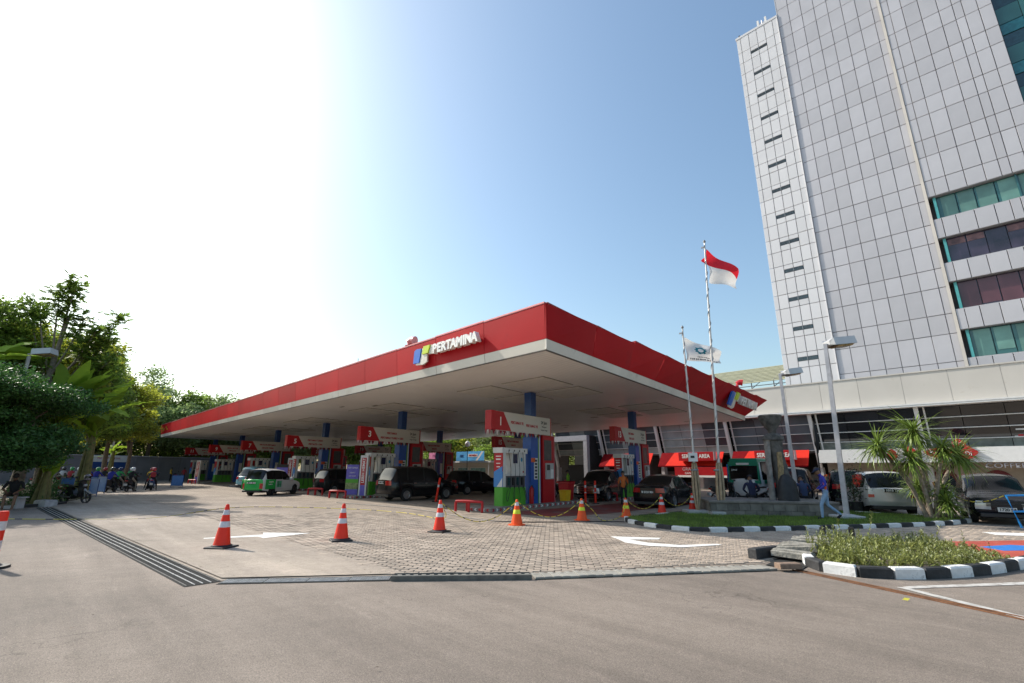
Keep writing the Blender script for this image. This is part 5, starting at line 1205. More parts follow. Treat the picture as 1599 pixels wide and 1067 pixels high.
# silver SUV
be, ro = mpv(4.52, 1.66, 1.02, 1.06, rear=.15)
car('silver sport utility vehicle seen from behind beyond the spiky plant', (-4.1, 26.9), 110, 4.52, 1.82, be, ro, (-1.35, 1.32), .36, SILP, (-1.95, 1.15), [(-1.3, -1.2), (-.3, -.2), (.72, .8)], [-1, -.2, .78], sill=.30, rearlight='tall', plate=('B 1018 TJC', 1, .98), ws=(.3, 1.2, -2.26, -1.88))
# black crossover facing the camera
be, ro = mpv(4.35, 1.60, 1.02, 1.0, rear=.5)
car('black crossover parked nose towards the viewer at the right edge', (-.45, 25.7), -82, 4.35, 1.80, be, ro, (-1.3, 1.30), .35, NVP, (-1.8, 1.1), [(-1.2, -1.1), (-.25, -.15), (.7, .78)], [-.95, -.2, .75], sill=.28, rearlight='side', fplate=('B 1720 SAZ', 0, .50), ws=(.28, 1.20, -2.1, -1.5), grille=(.60, .80, TRIM))
# white car at far right, dark SUVs behind the man
car('white car roof and side behind the black crossover at the right edge', (4.2, 29.6), 100, 4.4, 1.75, *mpv(4.4, 1.55, .98, 1.0), (-1.3, 1.3), .33, WHTP, (-1.8, 1.1), [(-1.2, -1.1), (-.2, -.1), (.7, .8)], [-.9, -.15, .75], ws=(.2, 1.15, -2.15, -1.8))
be, ro = mpv(4.8, 1.84, 1.12, 1.14)
car('dark sport utility vehicle with red tail lights behind the walking man', (-8.2, 30.2), 100, 4.8, 1.86, be, ro, (-1.42, 1.42), .38, NVP, (-2.0, 1.25), [(-1.4, -1.3), (-.3, -.2), (.75, .85)], [-1, -.25, .8], sill=.34, rearlight='side', plate=('B 1542 TJ', 0, .95), ws=(.5, 1.4, -2.4, -2.08))
car('dark car parked between the lamp post and the silver vehicle', (-6.3, 32.6), 104, 4.5, 1.8, *mpv(4.5, 1.72, 1.05, 1.08), (-1.35, 1.35), .35, BLKP, (-1.9, 1.15), [(-1.3, -1.2), (-.3, -.2), (.7, .8)], [-1, -.2, .75], ws=(.3, 1.25, -2.25, -1.9), plate=('B 90 DM', 0, .9))
# high roof minibus
f = 2.65
be = [(-f, 1.18), (-f+.3, 1.22), (f-1.1, 1.20), (f-.7, 1.05), (f, .82)]
ro = [(-f, 1.25), (-f+.05, 1.4), (-f+.16, 2.15), (-f+.45, 2.28), (f-1.9, 2.30), (f-1.35, 2.15), (f-.62, 1.22), (f-.3, 1.04), (f, .88)]
vn = car('white and green high roof minibus seen from behind past the stone monument', (-10.2, 31.9), 84, 5.3, 1.90, be, ro, (-1.45, 1.55), .34, WHTP, (-2.3, 1.9), [(-1.5, -1.38), (-.4, -.28), (.8, .95)], [-.3, .88], rearlight='low', cat='minibus', ws=(1.0, 2.0, -2.66, -2.48), tumble=.86)
MG = P_((.01, .22, .13), 'green_minibus_paint', .3)
b = MB(); b.bevbox(-2.62, -1.2, -.80, .80, 2.16, 2.40, .06, 0); b.obj('green_roof_end', MG, vn, smooth=40)
b = MB(); b.box(-2.72, -2.60, -.90, .90, 1.02, 1.20, 0); b.box(-2.70, -2.56, -.86, -.80, 1.2, 2.2, 0); b.box(-2.70, -2.56, .80, .86, 1.2, 2.2, 0); b.box(-2.66, -2.52, -.80, .80, 1.98, 2.2, 0); b.obj('green_tailgate_surround', MG, vn)
b = MB(); b.box(-2.70, -2.62, -.78, .78, 1.25, 1.96); b.obj('rear_screen', GLZ, vn)
b = MB(); b.box(-2.735, -2.66, -.35, .35, 2.03, 2.14, 0); b.obj('white_frame_badge', WHITE, vn); text('JOKER', .12, WL, vn, (-2.71, .5, 1.75), (math.pi/2, 0, -math.pi/2))
b = MB(); b.box(-2.3, -1.0, -.952, -.946, 1.02, 1.22, 0); b.obj('green_side_stripe', MG, vn); text('jac', .45, MG, vn, (.3, -.957, .72), (math.pi/2, 0, 0))

# ---------------------------------------------------------------- motorcycles
def scooter_parts(root, paint, seat=None, fine=True):
    def wheel(x, r):
        b = MB(); prof = [(r-.05, -.035), (r-.01, -.045), (r, 0), (r-.01, .045), (r-.05, .035), (r-.06, 0), (r-.05, -.035)]; b.lathe(prof, 22, axis='y'); o = b.obj('wheel', TYREM, root, loc=(x, 0, r), smooth=50)
        b = MB(); b.lathe([(r-.055, -.03), (r-.055, .03)], 20, axis='y'); b.lathe([(0, -.04), (.05, -.04), (.05, .04), (0, .04)], 12, axis='y')
        for k in range(5): b.box(.03, r-.05, -.012, .012, -.014, .014, 0, Matrix.Rotation(k*2*math.pi/5, 4, 'Y'))
        b.obj('rim', RIMD, o)
    wheel(-.62, .285); wheel(.66, .285)
    b = MB(); rings = []
    for (x, hw, z0, z1) in ((-.98, .03, .78, .86), (-.85, .10, .66, .86), (-.6, .14, .54, .82), (-.3, .15, .42, .76), (-.08, .15, .30, .66), (.05, .13, .26, .40), (.28, .15, .26, .36), (.42, .17, .28, .62)):
        rings.append([(x, -hw, z0), (x, -hw*1.05, (z0+z1)/2), (x, -hw*.8, z1), (x, hw*.8, z1), (x, hw*1.05, (z0+z1)/2), (x, hw, z0)])
    vs = [p for r_ in rings for p in r_]; fs = [(i*6+k, i*6+(k+1) % 6, (i+1)*6+(k+1) % 6, (i+1)*6+k) for i in range(len(rings)-1) for k in range(6)]+[(0, 1, 2, 3, 4, 5), tuple(len(vs)-1-k for k in range(6))]
    b.add(vs, fs); b.obj('body', paint, root, smooth=40)
    b = MB(); rings = []
    for (x, hw, z) in ((.40, .19, .34), (.46, .21, .55), (.44, .20, .78), (.36, .14, .98)):
        rings.append([(x-.05, -hw, z), (x+.07, -hw*.6, z), (x+.10, 0, z), (x+.07, hw*.6, z), (x-.05, hw, z)])
    vs = [p for r_ in rings for p in r_]; fs = [(i*5+k, i*5+k+1, (i+1)*5+k+1, (i+1)*5+k) for i in range(3) for k in range(4)]; b.add(vs, fs); vs2 = [(p[0]-.03, p[1]*.95, p[2]) for p in vs]; b.add(vs2, [f[::-1] for f in fs]); b.obj('front_shield', paint, root, smooth=40)
    b = MB(); rings = []
    for (x, hw, z) in ((-.88, .09, .87), (-.6, .14, .86), (-.2, .14, .80), (.0, .10, .78)): rings.append([(x, -hw, z-.06), (x, -hw, z), (x, -hw*.4, z+.04), (x, hw*.4, z+.04), (x, hw, z), (x, hw, z-.06)])
    vs = [p for r_ in rings for p in r_]; b.add(vs, [(i*6+k, i*6+k+1, (i+1)*6+k+1, (i+1)*6+k) for i in range(3) for k in range(5)]); b.obj('seat', BLACK, root, smooth=40)
    b = MB(); b.tube([(.42, 0, .85), (.34, 0, 1.05)], .04, 8); b.tube([(.30, -.34, 1.06), (.34, -.12, 1.04), (.34, .12, 1.04), (.30, .34, 1.06)], .018, 6); b.bevbox(.30, .44, -.12, .12, .96, 1.10, .03); b.obj('handlebar', TRIM, root)
    for s_ in (-1, 1): b = MB(); b.tube([(.34, s_*.22, 1.06), (.36, s_*.30, 1.22)], .008, 5); b.bevbox(.34, .37, s_*.32-.06, s_*.32+.06, 1.20, 1.29, .01); b.obj('mirror', TRIM, root)
    b = MB(); b.tube([(.48, 0, .75), (.60, -.05, .55), (.66, -.06, .285)], .03, 6); b.tube([(.48, 0, .75), (.60, .05, .55), (.66, .06, .285)], .03, 6); b.obj('fork', GREY, root)
    b = MB(); b.tube([(-.1, -.16, .30), (-.45, -.20, .32), (-.85, -.21, .42)], [.03, .05, .055], 8); b.obj('exhaust', GREY, root, smooth=50)
    b = MB(); b.bevbox(-.5, .0, -.11, .11, .20, .44, .03); b.obj('engine', TRIM, root); b = MB(); b.bevbox(-1.0, -.92, -.09, .09, .74, .80, .01); b.obj('tail_light', TLM, root)
    b = MB(); b.bevbox(.50, .56, -.08, .08, .80, .90, .02); b.obj('headlight', HLM, root)
    b = MB(); b.add([(.36, -.07, .34), (.36, .07, .34), (.66, .08, .60), (.66, -.08, .60), (.92, .06, .46), (.92, -.06, .46)], [(3, 2, 4, 5), (0, 1, 2, 3)]); b.obj('front_mudguard', paint, root)
    b = MB(); b.box(-1.03, -.92, -.10, .10, .50, .64, 0, Matrix.Rotation(R(-4), 4, 'Y')); b.obj('number_plate', PLW, root)
RDP = P_((.32, .012, .02), 'red_scooter_paint', .3); BKP = P_((.02, .02, .022), 'black_scooter_paint', .3); WTP = P_((.45, .45, .46), 'pale_scooter_paint', .3); BLP = P_((.03, .07, .25), 'blue_scooter_paint', .3)
def scooter(label, loc, ang, paint, lean=-7, cat='motorcycle', group=None):
    r = thing('motor_scooter', label, cat, (*loc, 0), R(ang), group); r.rotation_euler = (R(lean), 0, R(ang)); scooter_parts(r, paint); return r
def helmet(loc, ang, m, label, group=None):
    r = thing('helmet', label, 'helmet', loc, R(ang), group); b = MB(); b.lathe([(0, .15), (.06, .142), (.11, .11), (.138, .05), (.142, -.02), (.125, -.10), (.11, -.12)], 18); b.obj('shell', m, r, smooth=60)
    b = MB(); vs = []; 
    for z, rr in ((.06, .143), (-.05, .148)):
        for k in range(9): a = R(-62+k*15.5); vs.append((rr*math.cos(a)+.004, rr*math.sin(a), z))
    b.add(vs, [(k, k+1, 9+k+1, 9+k) for k in range(8)]); b.obj('visor', GLZ, r); return r
ms = scooter('black and red scooter parked in tree shade with a helmet on its mirror', (-32.6, 2.45), 34, BKP, 4)
b = MB(); b.bevbox(-.9, -.4, -.165, .165, .66, .74, .02); b.obj('red_side_panel', RDP, ms)
helmet((-32.25, 2.72, 1.22), 20, pm('patterned_helmet', (.35, .30, .36), .3, var=.7, scale=14), 'patterned helmet hung on the parked scooter')
scooter('red and white motorcycle parked behind the left flagpole', (-11.4, 30.2), 120, RDP, -6)
scooter('pale motorcycle parked beside the red one behind the flagpoles', (-9.9, 29.0), 150, WTP, 6)
scooter('white scooter half hidden behind the spiky plant', (-1.9, 29.8), -100, WTP, -6)
scooter('dark motorcycle parked in front of the minibus', (-11.0, 27.6), 60, BKP, 6)
# ================================================================ PEOPLE
SKIN = pm('skin_brown', (.22, .115, .07), .55, var=.06); HAIR = pm('black_hair', (.012, .010, .010), .6)
def cloth(name, c): return pm(name, c, .85, var=.12, scale=12, bump=.3, bscale=18)
NAVY = cloth('navy_jacket', (.016, .022, .06)); BLUEJ = cloth('royal_blue_jacket', (.035, .04, .33)); ORG = cloth('orange_shirt', (.62, .16, .035)); BLKC = cloth('black_clothes', (.014, .014, .017)); JEAN = cloth('light_jeans', (.24, .36, .52)); DJEAN = cloth('dark_trousers', (.02, .022, .03)); GRNJ = cloth('green_jacket', (.04, .36, .10)); REDC = cloth('red_jacket', (.36, .03, .04)); GRYC = cloth('grey_jacket', (.22, .21, .21)); YELC = cloth('yellow_jacket', (.70, .42, .03)); BRNC = cloth('brown_shorts', (.07, .04, .03)); SHOE = cloth('dark_shoes', (.015, .015, .018)); KHAKI = cloth('khaki_trousers', (.32, .28, .22)); WHC = cloth('white_shirt', (.55, .53, .52)); ORGV = cloth('orange_vest', (.85, .14, .02)); LIMV = cloth('lime_vest', (.30, .60, .05))
PCACHE = {}
def person_mesh(pose, key, mats, shorts=False, bare=False, short_sleeve=False):
    """pose: joints dict (x forward, y left, z up); returns one continuous skinned mesh coloured by region"""
    ck = (key, tuple(m.name for m in mats))
    if ck in PCACHE: return PCACHE[ck]
    J = {k: Vector(v) for k, v in pose.items()}
    V = []; E_ = []; Rr = []; reg = []
    def add(p, r, par, rg=None):
        V.append(Vector(p)); Rr.append(r if isinstance(r, tuple) else (r, r)); i = len(V)-1
        if par is not None: E_.append((par, i)); reg.append((par, i, rg))
        return i
    pel = add(J['pelvis'], (.15, .115), None)
    sp = add(J['pelvis'].lerp(J['chest'], .5), (.135, .10), pel, 1); ch = add(J['chest'], (.17, .115), sp, 1)
    nb = add(J['neck'], (.065, .06), ch, 1); h0 = add(J['neck'].lerp(J['head'], .55), (.058, .06), nb, 0)
    hd = J['head']; up = (hd-J['neck']).normalized(); fw = J['face'].normalized() if 'face' in J else Vector((1, 0, 0))
    h1 = add(hd-up*.03+fw*.008, (.078, .088), h0, 0); h2 = add(hd+up*.065, (.080, .095), h1, 0); h3 = add(hd+up*.125, (.05, .06), h2, 0)
    for s_ in ('L', 'R'):
        sh_ = add(J['sh'+s_], .068, ch, 1); el = add(J['el'+s_], .044, sh_, 1); wr = add(J['wr'+s_], .030, el, 0 if short_sleeve else 1)
        d = (J['wr'+s_]-J['el'+s_]).normalized(); side = d.cross(Vector((0, 0, 1)) if abs(d.z) < .8 else Vector((1, 0, 0))).normalized()*(1 if s_ == 'L' else -1)
        palm = add(J['wr'+s_]+d*.06, (.036, .020), wr, 0); pk = add(J['wr'+s_]+d*.095, (.036, .017), palm, 0)
        nrm = d.cross(side).normalized()
        for q, ln in ((-.030, .060), (-.010, .072), (.011, .068), (.030, .052)):
            f0 = add(J['wr'+s_]+d*.105+side*q, .0095, pk, 0); f1 = add(J['wr'+s_]+d*(.105+ln*.6)+side*q*1.05+nrm*.008, .0085, f0, 0); add(J['wr'+s_]+d*(.105+ln*.9)+side*q+nrm*.03, .007, f1, 0)
        t0 = add(J['wr'+s_]+d*.05-side*.045+nrm*.01, .011, palm, 0); add(J['wr'+s_]+d*.09-side*.055+nrm*.02, .009, t0, 0)
        hp = add(J['hip'+s_], .095, pel, 2); kn = add(J['kn'+s_], .060, hp, 2); mid = add(J['kn'+s_].lerp(J['an'+s_], .35), .056, kn, 0 if shorts else 2); an = add(J['an'+s_], .040, mid, 0 if shorts else 2)
        hl = add(J['an'+s_]+Vector((0, 0, -.035)), .045, an, 3); add(J['to'+s_], (.045, .032), hl, 3)
    me = bpy.data.meshes.new('body'); me.from_pydata([tuple(v) for v in V], E_, [])
    o = bpy.data.objects.new('tmp', me); COL.objects.link(o)
    sk = o.modifiers.new('s', 'SKIN'); sk.use_smooth_shade = True; sk.branch_smoothing = .3
    for i, sv in enumerate(me.skin_vertices[0].data): sv.radius = Rr[i]; sv.use_root = (i == 0)
    su = o.modifiers.new('u', 'SUBSURF'); su.levels = 1; su.render_levels = 1
    dg = bpy.context.evaluated_depsgraph_get(); dg.update(); em = bpy.data.meshes.new_from_object(o.evaluated_get(dg)); bpy.data.objects.remove(o)
    em.name = 'body'; em.materials.clear()
    for m in mats: em.materials.append(m)
    A_ = np.array([V[a] for a, b_, r_ in reg]); B_ = np.array([V[b_] for a, b_, r_ in reg]); G_ = np.array([r_ for a, b_, r_ in reg]); RA = np.array([(max(Rr[a])+max(Rr[b_]))/2 for a, b_, r_ in reg])
    C = np.array([p.center for p in em.polygons]); D = B_-A_; L2 = (D**2).sum(1)+1e-9
    t = np.clip(((C[:, None, :]-A_[None])*D[None]).sum(2)/L2[None], 0, 1); d = np.linalg.norm(C[:, None, :]-(A_[None]+D[None]*t[..., None]), axis=2)-RA[None]*.8
    idx = G_[np.argmin(d, 1)]; em.polygons.foreach_set('material_index', idx.astype(np.int32)); em.polygons.foreach_set('use_smooth', [True]*len(em.polygons)); em.update()
    PCACHE[ck] = em; return em
def headbits(root, pose, hair=True, cap=None, hel=None):
    J = {k: Vector(v) for k, v in pose.items()}; hd = J['head']; up = (hd-J['neck']).normalized(); fw = J['face'].normalized() if 'face' in J else Vector((1, 0, 0)); fw = (fw-up*fw.dot(up)).normalized(); sd_ = up.cross(fw)
    Mx = Matrix((fw, sd_, up)).transposed().to_4x4(); Mx.translation = hd
    def ell(name, c, r, m, n=12, zmin=-1.): 
        b = MB(); prof = []
        for k in range(9):
            a = -math.pi/2+math.pi*k/8
            if math.sin(a) < zmin: continue
            prof.append((math.cos(a), math.sin(a)))
        T = Mx @ Matrix.Translation(c) @ Matrix.Diagonal((*r, 1)); b.lathe(prof, n, T=T); return b.obj(name, m, root, smooth=60)
    if hel is None:
        if hair: ell('hair', (-.018, 0, .055), (.106, .096, .125), HAIR, 14, -.25)
        for s_ in (-1, 1): ell('ear', (-.005, s_*.088, .0), (.02, .012, .032), SKIN, 8); ell('eye', (.086, s_*.032, .018), (.010, .014, .008), HAIR, 8)
        ell('nose', (.100, 0, -.01), (.018, .014, .024), SKIN, 8); ell('mouth', (.088, 0, -.045), (.010, .024, .006), REDD, 8)
    if cap is not None: ell('cap', (-.01, 0, .075), (.110, .102, .085), cap, 14, -.1); ell('cap_peak', (.10, 0, .075), (.07, .07, .012), cap, 12)
def person(label, loc, ang, key, pose, mats, sc=1., group=None, hair=True, cap=None, hel=None, **k):
    r = thing('person', label, 'person', loc, R(ang), group); r.scale = (sc, sc, sc); put(person_mesh(pose, key, mats, **k), 'body', r); headbits(r, pose, hair, cap, hel); return r
STAND = dict(pelvis=(0, 0, .93), chest=(.0, 0, 1.27), neck=(.0, 0, 1.44), head=(.02, 0, 1.56), shL=(0, .17, 1.38), shR=(0, -.17, 1.38), elL=(-.03, .24, 1.10), elR=(.02, -.24, 1.10), wrL=(.06, .25, .86), wrR=(.20, -.18, .98), hipL=(0, .09, .88), hipR=(0, -.09, .88), knL=(.02, .11, .48), knR=(.02, -.11, .48), anL=(-.02, .12, .08), anR=(-.02, -.12, .08), toL=(.15, .14, .035), toR=(.15, -.14, .035))
WALK = dict(pelvis=(0, 0, .92), chest=(.05, 0, 1.26), neck=(.09, 0, 1.42), head=(.15, .0, 1.53), face=(1, 0, -.45), shL=(.06, .17, 1.37), shR=(.04, -.17, 1.37), elL=(.02, .25, 1.12), elR=(.02, -.24, 1.12), wrL=(.22, .22, .98), wrR=(.20, -.16, .98), hipL=(0, .09, .88), hipR=(0, -.09, .88), knL=(.20, .10, .50), knR=(-.02, -.09, .46), anL=(.22, .10, .09), anR=(-.36, -.09, .18), toL=(.38, .11, .035), toR=(-.24, -.10, .04))
SIT = dict(pelvis=(-.02, 0, .12), chest=(.12, 0, .44), neck=(.18, 0, .60), head=(.26, 0, .70), face=(1, 0, -.5), shL=(.14, .19, .54), shR=(.14, -.19, .54), elL=(.20, .29, .30), elR=(.20, -.29, .30), wrL=(.38, .16, .20), wrR=(.38, -.16, .20), hipL=(0, .10, .10), hipR=(0, -.10, .10), knL=(.44, .15, .10), knR=(.44, -.15, .10), anL=(.46, .13, -.36), anR=(.46, -.13, -.36), toL=(.62, .14, -.42), toR=(.62, -.14, -.42))
RIDE = dict(pelvis=(-.30, 0, .92), chest=(-.20, 0, 1.24), neck=(-.15, 0, 1.40), head=(-.11, 0, 1.52), shL=(-.17, .18, 1.34), shR=(-.17, -.18, 1.34), elL=(.02, .27, 1.12), elR=(.02, -.27, 1.12), wrL=(.22, .30, 1.06), wrR=(.22, -.30, 1.06), hipL=(-.28, .10, .90), hipR=(-.28, -.10, .90), knL=(.08, .24, .66), knR=(.08, -.24, .66), anL=(.02, .32, .12), anR=(-.02, -.32, .12), toL=(.16, .34, .035), toR=(.12, -.34, .035))
# walking man
wm = person('man in blue jacket with orange side stripe and light jeans walking on the grass island', (-4.5, 20.0, .105), 205, 'walk', WALK, [SKIN, BLUEJ, JEAN, SHOE], 1.02, cap=NAVY)
b = MB(); b.tube([(.03, .145, 1.30), (.03, .175, 1.15), (.02, .155, .98)], [.035, .045, .03], 8); b.tube([(.03, -.145, 1.30), (.03, -.175, 1.15), (.02, -.155, .98)], [.035, .045, .03], 8); b.tube([(-.06, .15, 1.40), (-.09, .1, 1.44), (-.11, 0, 1.45), (-.09, -.1, 1.44), (-.06, -.15, 1.40)], .02, 6); b.obj('orange_stripe', ORGV, wm, smooth=60)
mo_ = person('man in orange shirt standing with his back turned beside the rear dispenser', (-13.95, 22.2, 0), 120, 'stand', STAND, [SKIN, ORG, DJEAN, SHOE], .97, short_sleeve=True)
def pon(x, y): return tuple(PLT @ Vector((x, y, .62)))
person('man in navy jacket sitting hunched on the left part of the plinth', pon(2.15, 2.1), 118, 'sit', SIT, [SKIN, NAVY, DJEAN, SHOE], 1.06, cap=NAVY)
person('person in dark blue jacket sitting on the right end of the plinth', pon(4.15, 2.15), 120, 'sit', SIT, [SKIN, cloth('dusk_blue_jacket', (.03, .05, .12)), DJEAN, SHOE], 1.05)
bg_ = thing('covered_bundle', 'black covered bundle resting on the plinth against the monument', 'bundle', pon(2.95, .55), R(36)); bg_.scale = (.8, .8, .9); b = MB(); b.add(*ringloft([(0, 0, .46, .36, 0), (0, 0, .44, .34, .35), (.02, 0, .38, .28, .75), (.02, 0, .20, .16, 1.02), (0, 0, .05, .05, 1.08)], 14, .06, 2.4)); b.obj('black_cover', pm('black_tarpaulin', (.02, .02, .023), .6, var=.3, bump=.5, bscale=6), bg_, smooth=70)
person('attendant in lime green vest standing by the red bin', (-19.9, 25.2, 0), 200, 'stand', STAND, [SKIN, LIMV, DJEAN, SHOE], .98, cap=BLKC)
# man on bench in the tree shade
bn = thing('bench', 'low pale bench under the dark tree at the left edge', 'bench', (-30.2, .1, 0), R(50)); b = MB(); b.bevbox(-.7, .7, -.2, .2, .42, .47, .01); b.obj('seat', LGREY, bn)
for s_ in (-.55, .55): b = MB(); b.bevbox(s_-.04, s_+.04, -.18, .18, 0, .418, .01); b.obj('leg', LGREY, bn)
person('man in black shirt and brown shorts sitting on the bench under the dark tree', (-30.05, .25, .47), -10, 'sit', SIT, [SKIN, BLKC, BRNC, SKIN], 1.12, shorts=True, short_sleeve=True)
b = MB(); b.bevbox(-.35, .35, -.25, .25, 0, .28, .05); o = b.obj('plastic_sack', pm('pale_sack', (.40, .40, .42), .6, var=.3, scale=5, bump=.4), loc=(-30.6, 1.35, 0), rz=R(30)); tag(o, 'pale plastic sack on the ground behind the parked scooter', 'sack')
# motorcycle queue
QP = [(-50.9, 7.1, 150, BLUEJ, BKP, 'in a royal blue jacket at the near end of the queue'), (-52.0, 8.6, 152, BLKC, BKP, 'in black, second in the near rank'), (-53.5, 10.3, 168, NAVY, BLP, 'in navy with a red rucksack at the right of the queue'), (-53.4, 6.4, 150, BLUEJ, RDP, 'in a royal blue jacket on a red scooter'), (-54.9, 8.1, 150, GRNJ, BKP, 'in a green jacket mid queue'), (-55.6, 5.9, 150, REDC, BKP, 'in a red jacket mid queue'), (-57.8, 5.5, 150, GRYC, WTP, 'in a grey jacket near the back'), (-58.4, 7.4, 150, BLKC, RDP, 'in black on a red scooter near the back'), (-60.4, 5.2, 150, REDC, BKP, 'in a red jacket near the back'), (-62.2, 6.6, 150, BLUEJ, BKP, 'in a blue jacket near the back'), (-63.5, 4.8, 150, WHC, WTP, 'in a white shirt near the blue banner'), (-65.6, 5.6, 150, GRYC, BKP, 'in grey near the blue banner'), (-67.8, 4.6, 150, BLKC, BKP, 'in black at the far left of the queue'), (-60.0, 3.6, 150, NAVY, BKP, 'in navy behind the broadside barrier'), (-56.0, 3.9, 150, GRYC, RDP, 'in grey on a red scooter near the barriers'), (-63.8, 3.2, 150, BLUEJ, BKP, 'in royal blue at the far left'), (-60.2, 9.6, 160, GRNJ, BKP, 'in a green jacket at the back right'), (-57.6, 10.8, 165, YELC, RDP, 'in a yellow jacket at the back right')]
HC = [pm('helmet_black', (.02, .02, .025), .2, coat=.8), pm('helmet_white', (.6, .6, .62), .2, coat=.8), pm('helmet_red', (.4, .02, .03), .2, coat=.8), pm('helmet_green', (.03, .35, .08), .2, coat=.8), pm('helmet_navy', (.02, .03, .12), .2, coat=.8)]
for i, (x, y, a, cj, pb_, l) in enumerate(QP):
    x, y = x*.86-1.0, y*.86-1.0
    s = scooter('scooter under the rider '+l, (x, y), a, pb_, random.uniform(-3, 3), group='scooters in the queue')
    p = person('helmeted scooter rider '+l, (x, y, 0), a, 'ride', RIDE, [SKIN, cj, [DJEAN, KHAKI, BLKC][i % 3], SHOE], 1.0, 'scooter riders waiting in the queue', hel=1)
    h = thing('helmet', '%s helmet, rider %s' % (['black', 'white', 'red', 'green', 'navy'][i % 5], l), 'helmet', tuple(Matrix.Translation((x, y, 0)) @ Matrix.Rotation(R(a), 4, 'Z') @ Vector((-.11, 0, 1.57))), R(a), 'helmets of the queueing riders')
    if i == 0:
        b = MB(); b.lathe([(0, .15), (.06, .142), (.11, .11), (.138, .05), (.142, -.02), (.125, -.10), (.11, -.12)], 16); HM = b.mesh('shell', HC[0], 60)
        b = MB(); vs = [(rr*math.cos(R(-62+k*15.5))+.004, rr*math.sin(R(-62+k*15.5)), z) for z, rr in ((.06, .143), (-.05, .148)) for k in range(9)]; b.add(vs, [(k, k+1, 9+k+1, 9+k) for k in range(8)]); VM = b.mesh('visor', GLZ)
    hm_ = HM if i % 5 == 0 else None
    if hm_ is None: hm_ = HM.copy(); hm_.materials[0] = HC[i % 5]
    put(hm_, 'shell', h); put(VM, 'visor', h)
b = MB(); b.bevbox(-.62, -.42, -.16, .16, 1.0, 1.38, .05); o = b.obj('rucksack', REDC, loc=(-53.5*.86-1.0, 10.3*.86-1.0, 0), rz=R(168), smooth=50); tag(o, 'red rucksack on the rider at the right of the queue', 'rucksack')
for i, (x, y, a, cj, l) in enumerate(((-74.5, 14.2, 60, YELC, 'in a yellow jacket by the boundary wall'), (-73.5, 15.4, -30, REDC, 'in a red jacket by the boundary wall'), (-74.5, 16.6, 90, BLKC, 'in black near the boundary wall'))):
    person('person %s beside the canopy end' % l, (x, y, 0), a, 'stand', STAND, [SKIN, cj, DJEAN, SHOE], 1.0)
for i, (x, y, a, c_, l) in enumerate(((-70.5, 14.0, 170, RDP, 'orange red motorcycle parked nearest the boundary wall people'), (-70.0, 16.2, 160, BKP, 'black motorcycle parked left of the wall mounted pump'), (-69.0, 18.0, 150, BKP, 'second black motorcycle by the canopy end'))):
    scooter(l, (x, y), a, c_, -6)
# blue barriers
def barrier(loc, ang, label):
    r = thing('crowd_barrier', label, 'barrier', (*loc, 0), R(ang), 'blue crowd barriers'); b = MB(); b.box(-.62, .62, -.015, .015, .16, 1.02); b.obj('blue_panel', pm('barrier_blue', (.03, .13, .36), .5, var=.12), r)
    b = MB(); b.tube([(-.66, 0, .03), (-.66, 0, 1.06), (.66, 0, 1.06), (.66, 0, .03)], .022, 6); b.obj('frame', BLUE, r)
    for x in (-.6, .6): b = MB(); b.box(x-.03, x+.03, -.3, .3, 0, .03); b.obj('foot', BLACK, r)
for x, y, a, l in ((-39.2, 3.7, 12, 'nearest blue barrier panel, just right of the parked scooter'), (-41.2, 2.9, 100, 'blue barrier panel turned broadside behind the parked scooter'), (-42.6, 4.4, 12, 'middle blue barrier panel beside the riders'), (-46.5, 4.5, 60, 'blue barrier panel behind the middle one'), (-52.5, 10.6, 30, 'blue barrier panel at the right of the riders')):
    barrier((x, y), a, l)
# ================================================================ CONES, ROPES, LAMPS, FLAGS
def cone(loc, h, label, kind, rz=0, group='traffic cones'):
    r = thing('traffic_cone', label, 'traffic cone', (*loc, 0), rz, group); om = ORANGE if kind else ORANGE2
    z0 = .035 if kind else .0
    def rad(z): t = (z-z0)/(h-z0); return (.175 if kind else .19)*(1-t)+.034*t
    if kind:
        b = MB(); b.bevbox(-.24, .24, -.24, .24, 0, .035, .01); b.lathe([(.21, .036), (.20, .06), (.185, .065)], 20); b.obj('base', BLACK, r)
    else: b = MB(); b.lathe([(.27, 0), (.27, .02), (.19, .025)], 20); b.obj('base', om, r)
    bands = [(.47, .605), (.755, .87)] if kind else [(.44, .60), (.76, .90)]
    b = MB(); zs = [z0+.025, h*.3, h*.6, h*.93, h*.985, h]; b.lathe([(rad(z) if z < h*.99 else rad(z)*.7, z) for z in zs]+[(.018, h), (.018, h-.05)], 24); b.obj('cone_body', om, r, smooth=45)
    for i, (a, c) in enumerate(bands):
        b = MB(); a *= h; c *= h; b.lathe([(rad(a)+.0015, a), (rad(a)+.003, a+.002), (rad(c)+.003, c-.002), (rad(c)+.0015, c)], 24); b.obj('reflective_band', REFL if (kind or i == 1) else YELB, r, smooth=45)
    return r
CN = [((-12.42, 3.54), .90, 1, 'large orange cone nearest the steel grate, leftmost standing cone'), ((-11.65, 5.91), .85, 1, 'orange cone with two grey bands standing alone in the middle of the forecourt'), ((-11.41, 8.67), .84, 1, 'orange cone in front of the low red guard rail'), ((-11.16, 11.5), .76, 0, 'orange cone with yellow band before the frontmost dispenser'), ((-10.68, 14.25), .72, 0, 'orange cone with yellow band before the black car with chrome grille'), ((-10.40, 16.65), .68, 0, 'orange cone with yellow band at the tip of the grass island'), ((-10.05, 18.75), .76, 1, 'orange cone with grey bands behind the black saloon bumper'), ((-9.75, 20.9), .75, 1, 'orange cone with grey bands nearest the left flagpole')]
for i, (p, h, k, l) in enumerate(CN): cone(p, h, l, k, random.uniform(0, 1.5)).location.z = .021 if i < 5 else .005
